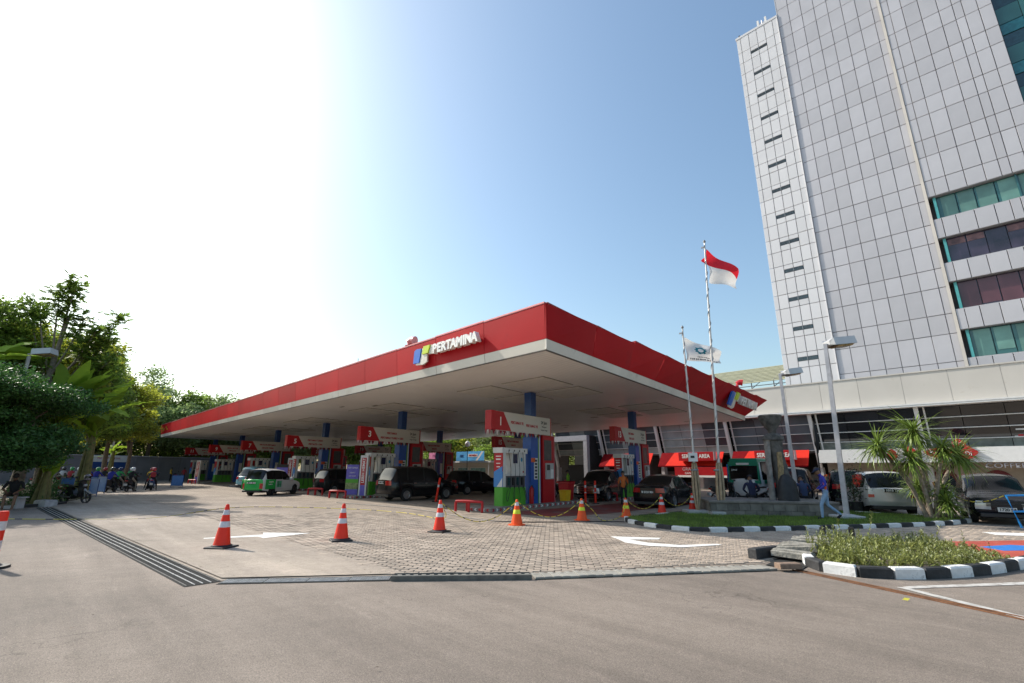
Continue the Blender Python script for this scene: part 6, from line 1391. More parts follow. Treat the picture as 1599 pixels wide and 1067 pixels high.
for i, (x, y, l) in enumerate(((-31.0, 37.5, 'left of the three distant cones before the kiosk'), (-30.2, 37.8, 'middle of the three distant cones before the kiosk'), (-28.4, 38.3, 'right of the three distant cones before the kiosk'))): cone((x, y), .8, l, 1)
dl = thing('delineator_post', 'tall orange post with reflective bands cut by the left edge', 'delineator post', (-12.735, .05, 0)); b = MB(); b.lathe([(.085, .03), (.075, .08), (.072, .90), (.06, .94), (0, .94)], 20); b.obj('post', ORANGE, dl, smooth=40)
b = MB()
for z in (.30, .62): b.lathe([(.0745, z), (.0755, z+.002), (.0755, z+.15), (.0745, z+.152)], 20)
b.obj('reflective_band', REFL, dl); b = MB(); b.prism([(.26*math.cos(R(t)), .26*math.sin(R(t))) for t in range(0, 360, 45)], 0, .04); b.lathe([(.16, .041), (.1, .09), (.085, .09)], 16); b.obj('base', BLACK, dl)
# striped ropes
def rope(P, label, r=.012, n=10, seg=.16):
    pts = catmull(P, n); root = thing('striped_rope', label, 'rope', (0, 0, 0)); Y_ = MB(); K_ = MB(); acc = 0
    # resample
    out = [pts[0]]; 
    for a, c in zip(pts, pts[1:]):
        L = (c-a).length; k = max(1, int(L/seg)); out += [a+(c-a)*((i+1)/k) for i in range(k)]
    for i in range(len(out)-1): (Y_ if i % 4 != 3 else K_).tube([out[i], out[i+1]], r, 5, cap=False)
    Y_.obj('yellow_strand', pm('rope_yellow', (.62, .50, .06), .7), root); K_.obj('black_mark', BLACK, root); return root
def sag(a, c, s): a, c = Vector(a), Vector(c); return [a, a.lerp(c, .25)-Vector((0, 0, s*.72)), a.lerp(c, .5)-Vector((0, 0, s)), a.lerp(c, .75)-Vector((0, 0, s*.72)), c]
rope([(-26.5, -1.6, .012), (-24.19, .04, .016), (-22.27, 1.85, .02), (-21.13, 3.77, .02), (-24.0, 6.74, .034), (-23.4, 8.61, .034), (-20.01, 10.6, .034), (-17.0, 11.2, .034), (-13.5, 10.4, .12), (-11.45, 8.70, .78)], 'yellow and black rope lying across the forecourt to the third cone')
rope(sag((-11.41, 8.67, .80), (-11.16, 11.5, .73), .56), 'striped rope sagging between the third cone and the cone before the dispenser')
rope(sag((-11.16, 11.5, .73), (-10.68, 14.25, .69), .52), 'striped rope sagging between the two cones in front of the red bin')
rope([(-10.68, 14.25, .69), (-10.35, 14.45, .35), (-10.1, 14.6, .04), (-10.1, 15.5, .03), (-10.3, 16.3, .2), (-10.4, 16.65, .64)], 'striped rope drooping to the ground beside the island tip')
rope(sag((-10.40, 16.65, .64), (-10.05, 18.75, .70), .42), 'striped rope sagging in front of the man in orange')
rope(sag((-10.05, 18.75, .70), (-9.75, 20.9, .70), .42), 'striped rope sagging towards the last cone by the flagpoles')
b = MB(); b.tube(catmull([(-24.5, 12.0, .034), (-19, 12.6, .034), (-14.5, 11.9, .034), (-12.2, 11.75, .034), (-10.6, 13.2, .034), (-9.9, 14.2, .034), (-9.2, 14.6, .05)], 8), .016, 5); o = b.obj('dark_cable', BLACK); tag(o, 'dark cable lying across the paving in front of the canopy shade', 'cable')
# street lamps
def lamp(loc, h, rz, label, arm=.35, head=1.15, group='box headed street lamps', lean=0):
    r = thing('street_lamp', label, 'street lamp', loc, rz, group)
    b = MB(); b.box(-.09, .09, -.09, .09, .20, h) if False else b.tube([(0, 0, .12), (0, 0, h*.5), (0, 0, h)], [.115, .105, .085], 4); b.obj('pole', GALV, r)
    b = MB(); b.bevbox(-.45, .45, -.32, .32, 0, .10, .015); b.bevbox(-.2, .2, -.2, .2, .1005, .14, .01); b.obj('plinth', LGREY, r)
    b = MB(); b.tube([(0, 0, h-.06), (arm, 0, h+.02)], .045, 6); b.obj('arm', GALV, r)
    T = Matrix.Translation((arm+head*.42, 0, h+.06)) @ Matrix.Rotation(R(-8), 4, 'Y'); b = MB()
    x0, x1, w0, w1 = -head*.5, head*.5, .18, .34
    b.add([T @ Vector(p) for p in ((x0, -w0, -.05), (x0+.1, -w1, -.10), (x1, -w1, -.10), (x1, w1, -.10), (x0+.1, w1, -.10), (x0, w0, -.05), (x0, -w0, .10), (x0+.1, -w1*.9, .19), (x1-.02, -w1*.9, .19), (x1-.02, w1*.9, .19), (x0+.1, w1*.9, .19), (x0, w0, .10))], [(5, 4, 3, 2, 1, 0), (6, 7, 8, 9, 10, 11)]+[(i, (i+1) % 6, 6+(i+1) % 6, 6+i) for i in range(6)]); b.obj('lamp_head', pm('lamp_housing', (.52, .52, .53), .4, .2, var=.05), r)
    b = MB(); b.add([T @ Vector(p) for p in ((x0+.22, -w1*.8, -.103), (x1-.06, -w1*.8, -.103), (x1-.06, w1*.8, -.103), (x0+.22, w1*.8, -.103), (x0+.3, -w1*.6, -.16), (x1-.12, -w1*.6, -.16), (x1-.12, w1*.6, -.16), (x0+.3, w1*.6, -.16))], [(7, 6, 5, 4), (0, 1, 5, 4), (1, 2, 6, 5), (2, 3, 7, 6), (3, 0, 4, 7)]); b.obj('glass_bowl', pm('amber_bowl', (.35, .24, .14), .2, var=.4, scale=9, coat=.5), r); return r
l1 = lamp((-4.22, 21.15, .1), 6.35, R(48), 'tall box headed street lamp right of the walking man on the grass island', .12, .98); l1.rotation_euler = (R(1.2), R(1.6), R(48))
lamp((-7.2, 26.65, 0), 6.5, R(50), 'street lamp farther back with its head in front of the tower base', .25, .85)
lamp((-34.0, -.45, 0), 7.25, R(60), 'street lamp standing in the trees at the left', .2, .9)
lamp((-70, 7.5, 0), 5.6, R(60), 'small distant lamp in front of the trees by the boundary wall', .2, .6)
# flagpoles
def pole(base, top, r0, label, wrap):
    r = thing('flagpole', label, 'flagpole', tuple(base)); d = Vector(top)-Vector(base); b = MB(); b.tube([(0, 0, 0), tuple(d*.5), tuple(d)], [r0, r0*.8, r0*.55], 10); b.obj('pole', pm('pole_white', (.60, .58, .56), .4, .2, var=.15, scale=3), r)
    b = MB(); b.lathe([(0, 0), (.05, .02), (.06, .06), (.03, .12), (0, .14)], 10, T=Matrix.Translation(d)); b.box(d.x-.16, d.x, d.y-.02, d.y+.02, d.z-.22, d.z-.16); b.obj('finial', GREY, r)
    # halyard rope wound round
    pts = []
    for k in range(160):
        t = k/160; a = t*2*math.pi*(d.length/.75); rr = r0*(1-.45*t)+.012; p = d*t; pts.append((p.x+rr*math.cos(a), p.y+rr*math.sin(a), p.z))
    b = MB(); b.tube(pts, .012, 4); b.obj('halyard', GREY, r)
    # folded awning sticks strapped to the foot
    b = MB(); u = d.normalized()
    for k in range(6): a = k*1.05; o1 = Vector((math.cos(a), math.sin(a), 0))*(r0+.035); b.tube([u*.10+o1*.6, u*(wrap*.4)+o1*1.45, u*(wrap*.8)+o1*1.25, u*wrap+o1*.8], [.03, .045, .045, .03], 6)
    b.obj('strapped_cloth', pm('tan_wrap', (.42, .31, .20), .85, var=.3, scale=7, bump=.5), r, smooth=60)
    b = MB(); b.lathe([(r0+.09, wrap*.83), (r0+.10, wrap*.85), (r0+.09, wrap*.87)], 12); b.obj('binding', GREY, r)
    b = MB(); b.bevbox(-.5, .5, -.34, .34, 0, .12, .015, T=Matrix.Rotation(R(45), 4, 'Z')); b.obj('foot_slab', pm('pale_slab', (.42, .41, .40), .8, var=.15, bump=.3), r); return r
B2, T2 = Vector((-7.86, 19.26, .105)), Vector((-7.48, 19.41, 11.28)); B1, T1 = Vector((-8.70, 19.09, .105)), Vector((-8.55, 19.2, 7.58))
lean2 = Vector((-ca*.28, -sa*.28, 0)); 
pole(B2, Vector((B2.x+.38, B2.y+.15, 11.3)), .055, 'taller white flagpole flying the red and white flag', 1.9)
pole(B1, Vector((B1.x+.02, B1.y+.02, 7.58)), .05, 'shorter white flagpole flying the white flag with teal emblem', 1.9)
def flagcloth(name, P, nu, nv, mats, mfn):
    vs = []; fs = []; mi = []
    for i in range(nu+1):
        for j in range(nv+1): vs.append(P(i/nu, j/nv))
    for i in range(nu):
        for j in range(nv): fs.append((i*(nv+1)+j, (i+1)*(nv+1)+j, (i+1)*(nv+1)+j+1, i*(nv+1)+j+1)); mi.append(mfn((i+.5)/nu, (j+.5)/nv))
    me = bpy.data.meshes.new(name); me.from_pydata(vs, [], fs)
    for m in mats: me.materials.append(m)
    me.polygons.foreach_set('material_index', mi); me.polygons.foreach_set('use_smooth', [True]*len(fs)); me.update(); return me
FR = pm('flag_red', (.66, .02, .035), .8, var=.05, trans=.35); FW = pm('flag_white', (.78, .77, .76), .8, var=.04, trans=.30)
fc = Vector((B2.x+.37, B2.y+.14, 11.0)); rt = Vector((ca, sa, 0)); bk = Vector((-sa, ca, 0))
def PF(u, v):
    # hoist at u=0 ; v=0 top
    drop = .95*u**1.15*(1-v*.75)
    p = Vector((0, 0, -1.55*v-drop))+rt*(1.22*u*(1-.02*v))+bk*(.20*math.sin(u*5.5+v*2.2)*u**.6+.10*math.sin(v*7+u*3))
    return tuple(p+rt*.06+(-rt*.25*math.exp(-((v-.34)/.10)**2-((u-.0)/.25)**2)))
fl = thing('flag', 'red over white flag on the taller flagpole', 'flag', tuple(fc)); put(flagcloth('cloth', PF, 28, 24, [FR, FW], lambda u, v: 0 if v < .5 else 1), 'cloth', fl)
fc1 = Vector((B1.x+.02, B1.y+.02, 7.2))
def PG_(u, v):
    p = Vector((0, 0, -1.02*v-.62*u*(1-v*.85)))+rt*(1.50*u)+bk*(.16*math.sin(u*6.5+v*1.8)*u**.6+.08*math.sin(v*6+u*4)); return tuple(p+rt*.05)
def emb(u, v):
    d = math.hypot((u-.40)*1.5, (v-.45)*1.05)
    if .10 < d < .22 and (int((math.atan2(v-.45, u-.40)+math.pi)*8/6.283*2) % 2 == 0 or d < .18): return 1
    if .76 < v < .82 and .30 < u < .66 and int(u*80) % 3: return 2
    if .86 < v < .93 and .10 < u < .92 and int(u*80) % 4: return 2
    return 0
fl = thing('flag', 'white flag with round teal emblem and small lettering on the shorter flagpole', 'flag', tuple(fc1)); put(flagcloth('cloth', PG_, 90, 60, [FW, pm('flag_teal', (.02, .20, .25), .8, trans=.2), pm('flag_dark', (.05, .07, .10), .8)], emb), 'cloth', fl)
# small signs by the flagpoles
sn = thing('ticket_box', 'white box sign hanging on the shorter flagpole at head height', 'sign', (B1.x+.05, B1.y-.16, 2.05), R(40)); b = MB(); b.bevbox(-.17, .17, -.05, .05, 0, .34, .01); b.obj('board', WHITE, sn); b = MB(); b.box(-.10, .05, -.056, -.051, .13, .22); b.obj('dark_mark', DARK, sn)
sn = thing('blue_notice', 'narrow blue and white notice beside the shorter flagpole', 'sign', (-11.8, 30.8, 0), R(42)); b = MB(); b.box(-.2, .2, -.03, 0, .9, 2.1, 0); b.box(-.14, .14, -.036, -.031, 1.5, 1.9, 1); b.box(-.14, .14, -.036, -.031, 1.05, 1.35, 1); b.obj('panel', [BLUEL, WHITE], sn); b = MB(); b.tube([(0, .02, 0), (0, .02, 2)], .03, 6); b.obj('post', GREY, sn)
b = MB(); b.tube([(-1.62, 24.3, 0), (-1.9, 24.2, 1.35)], [.07, .06], 8); o = b.obj('rusty_post', RUST); tag(o, 'leaning rusty post between the spiky plant and the black crossover', 'post')
br = thing('crowd_barrier', 'bright blue tubular barrier cut by the right edge before the black crossover', 'barrier', (-.02, 22.6, 0), R(45)); b = MB(); b.tube([(.18, 0, 0), (-.08, 0, .98), (1.2, 0, 1.0)], .035, 8); b.tube([(.05, 0, .5), (1.2, 0, .5)], .03, 8); b.obj('tube_frame', pm('bright_blue_tube', (.02, .28, .70), .4), br)
rope(sag((-1.88, 24.0, 1.25), (-.10, 22.7, .98), .38), 'orange and black rope strung in front of the black crossover', .014)
gl = thing('globe_lamp', 'white globe lamp on a thin post in front of the kiosk', 'lamp', (-50.5, 42.5, 0)); b = MB(); b.tube([(0, 0, 0), (0, 0, 4.6)], .05, 6); b.obj('post', DARK, gl); b = MB(); b.lathe([(.35*math.cos(R(t)), 5.0+.38*math.sin(R(t))) for t in range(-90, 91, 15)], 16); b.obj('globe', WHITE, gl, smooth=60)
pn = thing('teardrop_sign', 'red teardrop shaped pin sign with white centre before the kiosk', 'sign', (-27.6, 30.6, 0), R(42)); b = MB(); b.tube([(0, 0, 0), (0, 0, 1.7)], .03, 6); b.obj('stem', WHITE, pn)
b = MB(); pts = [(.38*math.cos(R(t)), .42*math.sin(R(t))+2.55) for t in range(-20, 201, 20)]+[(0, 1.65)]; b.prism(pts, -.04, .04, T=Matrix.Rotation(math.pi/2, 4, 'X')); b.obj('red_drop', REDP, pn); b = MB(); b.prism([(.24*math.cos(R(t)), .28*math.sin(R(t))+2.55) for t in range(0, 360, 24)], .042, .055, T=Matrix.Rotation(math.pi/2, 4, 'X')); b.obj('white_disc', WHITE, pn); b = MB(); b.prism([(.13*math.cos(R(t)), .14*math.sin(R(t))+2.58) for t in range(0, 360, 30)], .057, .065, T=Matrix.Rotation(math.pi/2, 4, 'X')); b.obj('blue_centre', BLUE, pn)
fg = thing('covered_umbrella', 'folded parasol with dark cover behind the lamp post', 'parasol', (-5.9, 25.6, 0)); b = MB(); b.tube([(0, 0, 0), (.1, 0, 3.9)], .03, 6); b.obj('pole', DARK, fg); b = MB(); b.lathe([(.02, 0), (.10, .4), (.09, 1.0), (.03, 1.4)], 8, T=Matrix.Translation((.09, 0, 2.5))); b.obj('folded_cloth', BLKC, fg)
kit = thing('potted_shrub', 'dark leafy shrub in a black pot behind the lamp post', 'plant', (-4.6, 24.9, .1)); b = MB(); b.lathe([(0, 0), (.25, 0), (.3, .4), (.27, .4), (0, .36)], 12); b.obj('pot', BLACK, kit)
C_ = RNG.normal(size=(900, 3))*np.array([.28, .28, .42])+np.array([0, 0, 1.0]); put(quadmesh('foliage', leafquads(C_, .11, .35), pm('dark_shrub_leaf', (.03, .06, .02), .6, var=.3, island=.4)), 'foliage', kit)
b = MB(); b.tube([(0, 0, .3), (0, 0, 1.2)], .03, 5); b.obj('stem', BARK, kit)
# ================================================================ VEGETATION
YL = pm('spiky_leaf', (.23, .31, .06), .45, var=.15, trans=.2, rnd=.35); YL2 = pm('spiky_leaf_mass', (.19, .27, .05), .45, var=.2, trans=.2, island=.45)
YB = pm('ringed_trunk', (.27, .22, .17), .85, var=.35, scale=14, bump=.6, bscale=22)
yc = thing('spiky_plant', 'multi stemmed spiky leaved plant growing on the grass island at right', 'plant', (-2.08, 23.45, .10))
def yleaf(L, w_, curve):
    vs = []; n = 5
    for i in range(n+1):
        t = i/n; x = L*t*math.cos(curve*t*.6); z = -L*t*t*curve*.5; ww = w_*(.55+1.2*t-1.75*t*t+.02); ww = max(ww, .002)
        vs += [(x, -ww/2, z+ww*.15), (x, ww/2, z+ww*.15)]
    fs = [(2*i, 2*i+2, 2*i+3, 2*i+1) for i in range(n)]
    return vs, fs
ymesh = []
for k in range(4):
    vs, fs = yleaf(1.10+.10*k, .055, .25+.35*k); me = bpy.data.meshes.new('leaf_blade'); me.from_pydata(vs, [], fs); me.materials.append(YL); me.update(); ymesh.append(me)
yc.scale = (1.12, 1.12, 1.04)
# heads: apparent positions -> offsets from base in the picture plane direction (rt) and depth (bk)
heads = [(-1.25, .1, 2.45, .86), (-.60, -.35, 2.0, .78), (.10, .15, 3.0, .95), (1.25, 0, 2.15, .84), (.45, -.4, 2.35, .7), (-.05, .3, 1.05, .55), (.15, -.5, .55, .5), (.45, -.1, .95, .5)]
massQ = []; cnt = 0
for hi, (hx, hy, hz, sz) in enumerate(heads):
    top = rt*hx+bk*hy+Vector((0, 0, hz)); base = rt*(hx*.12)+bk*(hy*.2)
    mid = base.lerp(top, .45)+rt*(-.12*hx)+Vector((0, 0, .05)); 
    b = MB(); pts = catmull([base, mid, top], 7); b.tube(pts, [.072-.026*i/(len(pts)-1)+(.004 if i % 2 else 0) for i in range(len(pts))], 9); b.obj('stem', YB, yc, smooth=50)
    nl = 36 if hi < 6 else 26
    for i in range(nl+160):
        az = random.uniform(0, 6.283); el = math.asin(max(-1, min(1, random.uniform(-.72, .98)))); roll_ = random.uniform(-.3, .3)
        if i < nl and cnt < 300:
            o = put(random.choice(ymesh), 'leaf_blade', yc, loc=tuple(top+Vector((0, 0, random.uniform(-.12, .05))))); o.rotation_euler = (roll_, -el, az); o.scale = (sz*1.0,)*3; cnt += 1
        else:
            L = sz*1.3*random.uniform(.6, 1.1); vs, fs = yleaf(L, .046, random.uniform(.2, 1.3)); Mx = Matrix.Translation(top+Vector((0, 0, random.uniform(-.15, .05)))) @ Matrix.Rotation(az, 4, 'Z') @ Matrix.Rotation(-el, 4, 'Y') @ Matrix.Rotation(roll_, 4, 'X')
            P = [Mx @ Vector(p) for p in vs]
            for f in fs: massQ.append([tuple(P[k]) for k in f])
put(quadmesh('leaf_mass', np.array(massQ), YL2), 'leaf_mass', yc, kind='stuff')
b = MB(); b.tube(catmull([(0, 0, 0), tuple(rt*.35+Vector((0, 0, .12))), tuple(rt*.95+Vector((0, 0, -.02)))], 5), .07, 8); b.obj('stem', YB, yc, smooth=50)

def tree(label, loc, trunk, blobs, leaf, nleaf, mat, name='tree', cat='tree', group=None, limbs=6, aspect=.5, shell=.55, flat=1., bark=BARK, inner=None):
    """blobs: (dx,dy,z,rx,ry,rz). leaves gathered in clumps through each blob"""
    r = thing(name, label, cat, loc, 0, group)
    b = MB(); h = trunk[1]; b.tube(catmull([(0, 0, 0), (random.uniform(-.2, .2), random.uniform(-.2, .2), h*.5), (0, 0, h)], 4), [trunk[0]*(1-.5*i/8) for i in range(9)], 8); b.obj('trunk', bark, r, smooth=60)
    b = MB()
    for k in range(min(limbs, len(blobs))):
        q = blobs[k]; e = Vector((q[0], q[1], q[2])); s = Vector((0, 0, h*random.uniform(.6, .95))); b.tube(catmull([s, s.lerp(e, .5)+Vector((0, 0, .3)), e], 3), [trunk[0]*.5*(1-.8*i/6) for i in range(7)], 6)
    if limbs: b.obj('limbs', bark, r, smooth=60)
    vol = np.array([q[3]*q[4]+q[3]*q[5]+q[4]*q[5] for q in blobs]); vol = vol/vol.sum(); Cs = []
    for q, f in zip(blobs, vol):
        N = int(nleaf*f); nc = max(4, N//45)
        d = RNG.normal(size=(nc, 3)); d /= np.linalg.norm(d, axis=1)[:, None]; rad = (shell+(1.06-shell)*RNG.uniform(0, 1, nc)**.5)[:, None]
        cc = d*rad*np.array(q[3:6])+np.array(q[:3]); cs = RNG.uniform(.10, .22, nc)*min(q[3:6])+leaf*.8
        idx = RNG.integers(0, nc, N); off = RNG.normal(size=(N, 3))*cs[idx][:, None]*np.array([1, 1, .6*flat]); Cs.append(cc[idx]+off)
    C = np.concatenate(Cs); C = C[C[:, 2] > .1]
    put(quadmesh('crown', leafquads(C, leaf, aspect, .25), mat), 'crown', r)
    return r
DKL = pm('dark_leaf', (.062, .15, .034), .5, var=.2, scale=.6, island=.5, trans=.35)
MDL = pm('mid_leaf', (.18, .27, .045), .6, var=.3, scale=.4, island=.55, trans=.58)
YGL = pm('yellow_green_leaf', (.34, .37, .045), .6, var=.3, scale=.5, island=.5, trans=.58)
HZL = pm('far_leaf', (.26, .35, .13), .6, var=.25, scale=.3, island=.45, trans=.45)
PYL = pm('bright_far_leaf', (.20, .25, .07), .6, var=.3, scale=.3, island=.45, trans=.3)
# big dark layered tree in front at the left edge: flat tiers
tiers = []
for k in range(46):
    z = random.uniform(1.5, 5.6); rr = random.uniform(.9, 1.9); a = random.uniform(0, 6.28); q = random.uniform(.3, 3.0)*(1-.08*abs(z-3.3))
    tiers.append((q*math.cos(a)*.9, q*math.sin(a)*1.0-.4, z, rr, rr, .34+.12*random.random()))
tree('dark dense layered tree with drooping tiers shading the left edge', (-30.6, -1.0, 0), (.22, 2.6), tiers, .13, 150000, DKL, 'layered_tree', limbs=10, shell=.2)
tiers = [(random.uniform(-1.5, 1.5), random.uniform(-1.2, 1.0), random.uniform(1.2, 3.6), random.uniform(.7, 1.2), random.uniform(.7, 1.2), .4) for _ in range(12)]
tree('dark lower shrub mass at the foot of the layered tree', (-30.8, -2.6, 0), (.15, 1.6), tiers, .12, 40000, DKL, 'shrub', 'shrub', shell=.2)
# banana / traveller palm clump
def bigleaf(L, w_, curve, tears=10):
    vs = []; fs = []; n = 14
    for i in range(n+1):
        t = i/n; x = L*(t-.12*curve*t*t); z = -L*curve*t*t*.5; ww = w_*math.sin(math.pi*min(1, .10+t*.90))**.6*.5+.01; dz = .25*ww
        j = random.uniform(.72, 1.05)
        vs += [(x, -ww*j, z+dz-(.3*ww if i % 4 == 0 else 0)), (x, 0, z), (x, ww*j, z+dz-(.3*ww if i % 5 == 0 else 0))]
    for i in range(n): fs += [(3*i, 3*i+3, 3*i+4, 3*i+1), (3*i+1, 3*i+4, 3*i+5, 3*i+2)]
    return vs, fs
BAN = pm('banana_leaf', (.24, .36, .035), .7, spec=.15, var=.15, scale=1, trans=.45, rnd=.35)
BANS = pm('banana_stem', (.16, .15, .05), .7, var=.3, scale=5)
blm = []
for k in range(5):
    vs, fs = bigleaf(2.3+.2*k, .62, .35+.25*k); me = bpy.data.meshes.new('leaf'); me.from_pydata(vs, [], fs); me.materials.append(BAN); me.polygons.foreach_set('use_smooth', [True]*len(fs)); me.update(); blm.append(me)
def banana(label, loc, h, nl, sc, fan=None, elr=(20, 80)):
    r = thing('banana_plant', label, 'banana plant', loc, 0, 'large leaved plants among the left trees')
    for s_ in range(3):
        a = s_*2.1; b = MB(); b.tube([(.25*math.cos(a), .25*math.sin(a), 0), (.15*math.cos(a), .15*math.sin(a), h*.5), (.05*math.cos(a), .05*math.sin(a), h)], [.16, .13, .08], 9); b.obj('stem', BANS, r, smooth=60)
    for i in range(nl):
        o = put(random.choice(blm), 'leaf', r, loc=(random.uniform(-.15, .15), random.uniform(-.15, .15), h*random.uniform(.75, 1.05)))
        az = random.uniform(0, 360) if fan is None else fan+random.choice((0, 180))+random.uniform(-14, 14)
        o.rotation_euler = (R(random.uniform(-50, 50)), -R(random.uniform(*elr)), R(az)); q = sc*random.uniform(.75, 1.15); o.scale = (q, q, q)
    return r
banana('tall large leaved plant with upright sunlit leaves behind the parked scooter', (-33.0, 1.2, 0), 4.3, 30, 1.15, 45, (35, 88))
banana('large leaved plant right of the sunlit one reaching over the queue', (-36.5, 2.9, 0), 4.2, 24, 1.1, None, (30, 85))
banana('large leaved plant above the lamp at the left edge', (-34.5, -2.4, 0), 6.9, 24, 1.1, None, (0, 75))
banana('low large leaved plant with yellowish stems by the bench', (-31.4, 1.2, 0), 1.5, 7, .55, None, (40, 85))
# breadfruit tree: sparse, lobed leaf clusters on bare limbs
bf = thing('breadfruit_tree', 'tall sparse tree with clustered lobed leaves on bare limbs against the sky', 'tree', (-36.5, .4, 0))
LOB = pm('lobed_leaf', (.18, .27, .045), .5, var=.2, trans=.5, island=.5)
b = MB(); b.tube(catmull([(0, 0, 0), (.1, 0, 4), (.05, .15, 8), (.2, .3, 10.2)], 5), [.22-.011*i for i in range(16)], 8); b.obj('trunk', pm('pale_bark', (.22, .18, .14), .85, var=.3, scale=8), bf, smooth=60)
ends = []
limbs_ = MB()
def u_(dr, dz, dd=0): return rt*dr+bk*dd+Vector((0, 0, dz))
for (s0, e, ) in ((4.5, u_(-2.5, 8.9)), (5.0, u_(2.4, 8.7, .5)), (6, u_(.2, 11.6)), (6.0, u_(2.9, 9.9, .3)), (6.5, u_(-1.4, 10.4)), (5, u_(3.3, 7.4)), (6.5, u_(1.3, 9.9)), (4.2, u_(-3.6, 10.2)), (7, u_(-.5, 11.6)), (7, u_(.3, 12.0)), (5, u_(2.8, 6.6)), (4, u_(2.2, 7.5, 1)), (5.5, u_(2.6, 9.0, -.5)), (6, u_(-2.6, 11.0, .5)), (4, u_(-4.5, 8.0)), (4.4, u_(1.6, 8.6, .6))):
    s = Vector((.05, .1, s0)); p = catmull([s, s.lerp(e, .55)+Vector((0, 0, -.3)), e], 5); limbs_.tube(p, [.07*(1-.75*i/(len(p)-1)) for i in range(len(p))], 6); ends.append(e); ends.append(p[-3]); 
    if random.random() < .6: ends.append(p[-5]+Vector((.2, .1, .3)))
limbs_.obj('limbs', MATS['pale_bark'], bf, smooth=60)
Q = []
for e in ends:
    for k in range(44):
        a = random.uniform(0, 6.283); el = random.uniform(-.5, 1.1); d = Vector((math.cos(a)*math.cos(el), math.sin(a)*math.cos(el), math.sin(el))); c = Vector(e)+Vector((random.gauss(0, .22), random.gauss(0, .22), random.gauss(0, .2))); L = random.uniform(.34, .60); s = d.cross(Vector((0, 0, 1))).normalized()
        for t, ln in ((-.55, .55), (-.28, .85), (0, 1.), (.28, .85), (.55, .55)):
            dd = (d+s*t*1.3).normalized(); w2 = s*(L*.075)+Vector((0, 0, .01)); o_ = c+d*L*.15
            Q.append([tuple(o_), tuple(o_+dd*L*ln*.5+w2), tuple(o_+dd*L*ln-Vector((0, 0, L*.12))), tuple(o_+dd*L*ln*.5-w2)])
put(quadmesh('crown', np.array(Q), LOB), 'crown', bf)
# mass of mid trees on the left
def randblobs(n, rx, rz, zc, r0, r1): return [(random.uniform(-rx, rx), random.uniform(-rx, rx), zc+random.uniform(-rz, rz), *(random.uniform(r0, r1),)*2, random.uniform(r0, r1)*.8) for _ in range(n)]
LT = [((-43, 1.3, 0), 9.6, MDL, 'dark green tree behind the large leaved plants'), ((-58, 4.4, 0), 10.5, MDL, 'green tree with yellowing leaves above the start of the queue'), ((-38.5, -2.2, 0), 10.2, MDL, 'dark tree filling the upper left edge'), ((-62, 6.4, 0), 10.8, YGL, 'dark tree above the blue barriers'), ((-47, 1.6, 0), 10.6, MDL, 'mid green tree behind the breadfruit tree'), ((-41, .2, 0), 9.4, YGL, 'dark tree between the lamp and the large leaved plants')]
for i, (p, h, m, l) in enumerate(LT):
    tree(l, p, (.25, h*.6), randblobs(15, 2.4, (h-4.4)/2-.5, (h+4.4)/2, .9, 1.5), .22, 30000, m, group='trees at the left of the forecourt')
tree('yellowing tree with tattered leaves above the riders', (-64, 8.2, 0), (.2, 5.2), randblobs(12, 2.2, 1.8, 7.6, .7, 1.3), .34, 8200, YGL, group='trees at the left of the forecourt')
# yellow ginger like plant and ferns
banana('small sunlit yellow leaved plant in front of the boundary wall', (-66, 7.2, 0), 3.4, 12, .6, None, (20, 80))
# trees beyond the boundary wall
for i in range(15):
    t = i/14; x = -84-9*t+random.uniform(-3, 3); y = -2+t*52; h = [12, 13, 14, 15, 15, 13.6, 12.4, 12.4, 12.8, 12, 11, 11.5, 11.8, 10.5, 10.8][i]
    tree('tree beyond the boundary wall, number %s from the left' % ['one', 'two', 'three', 'four', 'five', 'six', 'seven', 'eight', 'nine', 'ten', 'eleven', 'twelve', 'thirteen', 'fourteen', 'fifteen'][i], (x, y, 0), (.35, h*.5), randblobs(13, 3.4, h*.26, h*.62, 1.4, 2.6), .42, 15000, [HZL, MDL, HZL, PYL][i % 4], group='trees beyond the boundary wall', limbs=5)
N_ = 60000; C_ = np.column_stack([RNG.uniform(-4, 38, N_), RNG.uniform(-1.6, 1.6, N_), 1.5+5.5*RNG.uniform(0, 1, N_)]); C_[:, 2] *= .85+.25*np.sin(C_[:, 0]*.9)*np.sin(C_[:, 0]*.37+1)
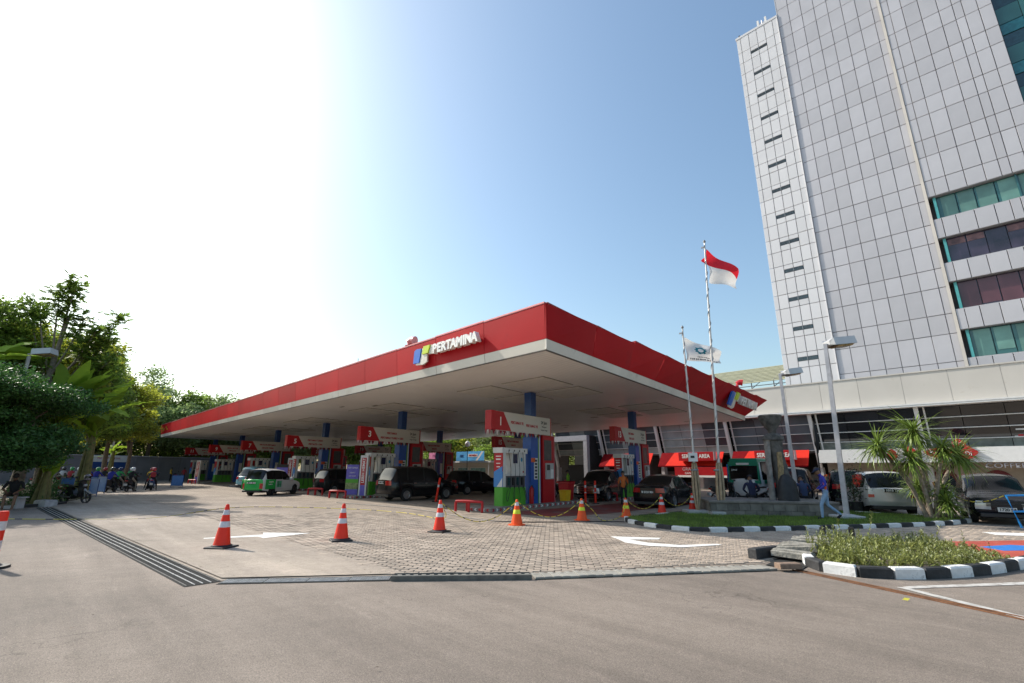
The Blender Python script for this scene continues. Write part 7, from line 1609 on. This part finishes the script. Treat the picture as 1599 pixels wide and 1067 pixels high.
ug = put(quadmesh('undergrowth', leafquads(C_, .34, .5), MDL), 'undergrowth', loc=(-80.5, 1.5, 0), rz=math.atan2(22, -10), kind='stuff'); tag(ug, 'dense green undergrowth rising behind the boundary wall', 'undergrowth')
for i in range(11):
    x = -92+i*5.6+random.uniform(-1, 1); y = 54+random.uniform(0, 5); h = random.uniform(8, 10.5)
    tree('sunlit tree behind the kiosk seen under the canopy, %s in the row' % ['first', 'second', 'third', 'fourth', 'fifth', 'sixth', 'seventh', 'eighth', 'ninth', 'tenth', 'eleventh'][i], (x, y, 0), (.3, h*.5), randblobs(11, 3.0, h*.25, h*.6, 1.3, 2.3), .42, 9000, [PYL, MDL, YGL][i % 3], group='trees behind the kiosk', limbs=4)
# small roadside plants at left
for (x, y, l) in ((-33.0, 1.0, 'low dark shrub between the bench and the parked scooter'), (-44, 2.2, 'low dark shrub behind the first barrier')):
    C_ = RNG.normal(size=(2600, 3))*np.array([.6, .6, .28])+np.array([0, 0, .45]); C_ = C_[C_[:, 2] > .05]; r = thing('shrub', l, 'shrub', (x, y, 0)); put(quadmesh('foliage', leafquads(C_, .12, .4), DKL), 'foliage', r)
kb = thing('roadside_bed', 'earth bed with broken kerb under the left trees', 'planter', (-34, -2, 0)); bp = [(-8, -12), (3.2, -6), (4.6, 1.2), (3.2, 3.4), (-3, 5.2), (-14, 7), (-25, 8), (-30, 2)]
b = MB(); b.prism(bp, .010, .06); b.obj('earth', SOIL, kb); kerb(smooth([(3.3, -6), (4.7, 1.2), (3.25, 3.5), (1.5, 4.3)], 2), kb, .8, h=.13, wd=.16)
# leaf litter specks on the concrete
Q = []
for _ in range(700):
    x, y = random.uniform(-34, -4), random.uniform(-3, 13)
    s = random.uniform(.008, .03); a = random.uniform(0, 3.1); c, n_ = math.cos(a)*s, math.sin(a)*s
    Q.append([(x-c, y-n_, .026), (x+n_*.5, y-c*.5, .029), (x+c, y+n_, .026), (x-n_*.5, y+c*.5, .028)])
o = put(quadmesh('litter', np.array(Q), pm('litter_brown', (.10, .07, .045), .9, var=.5, island=.6)), 'litter', kind='stuff'); tag(o, 'tiny dry leaf fragments scattered over the forecourt', 'litter')
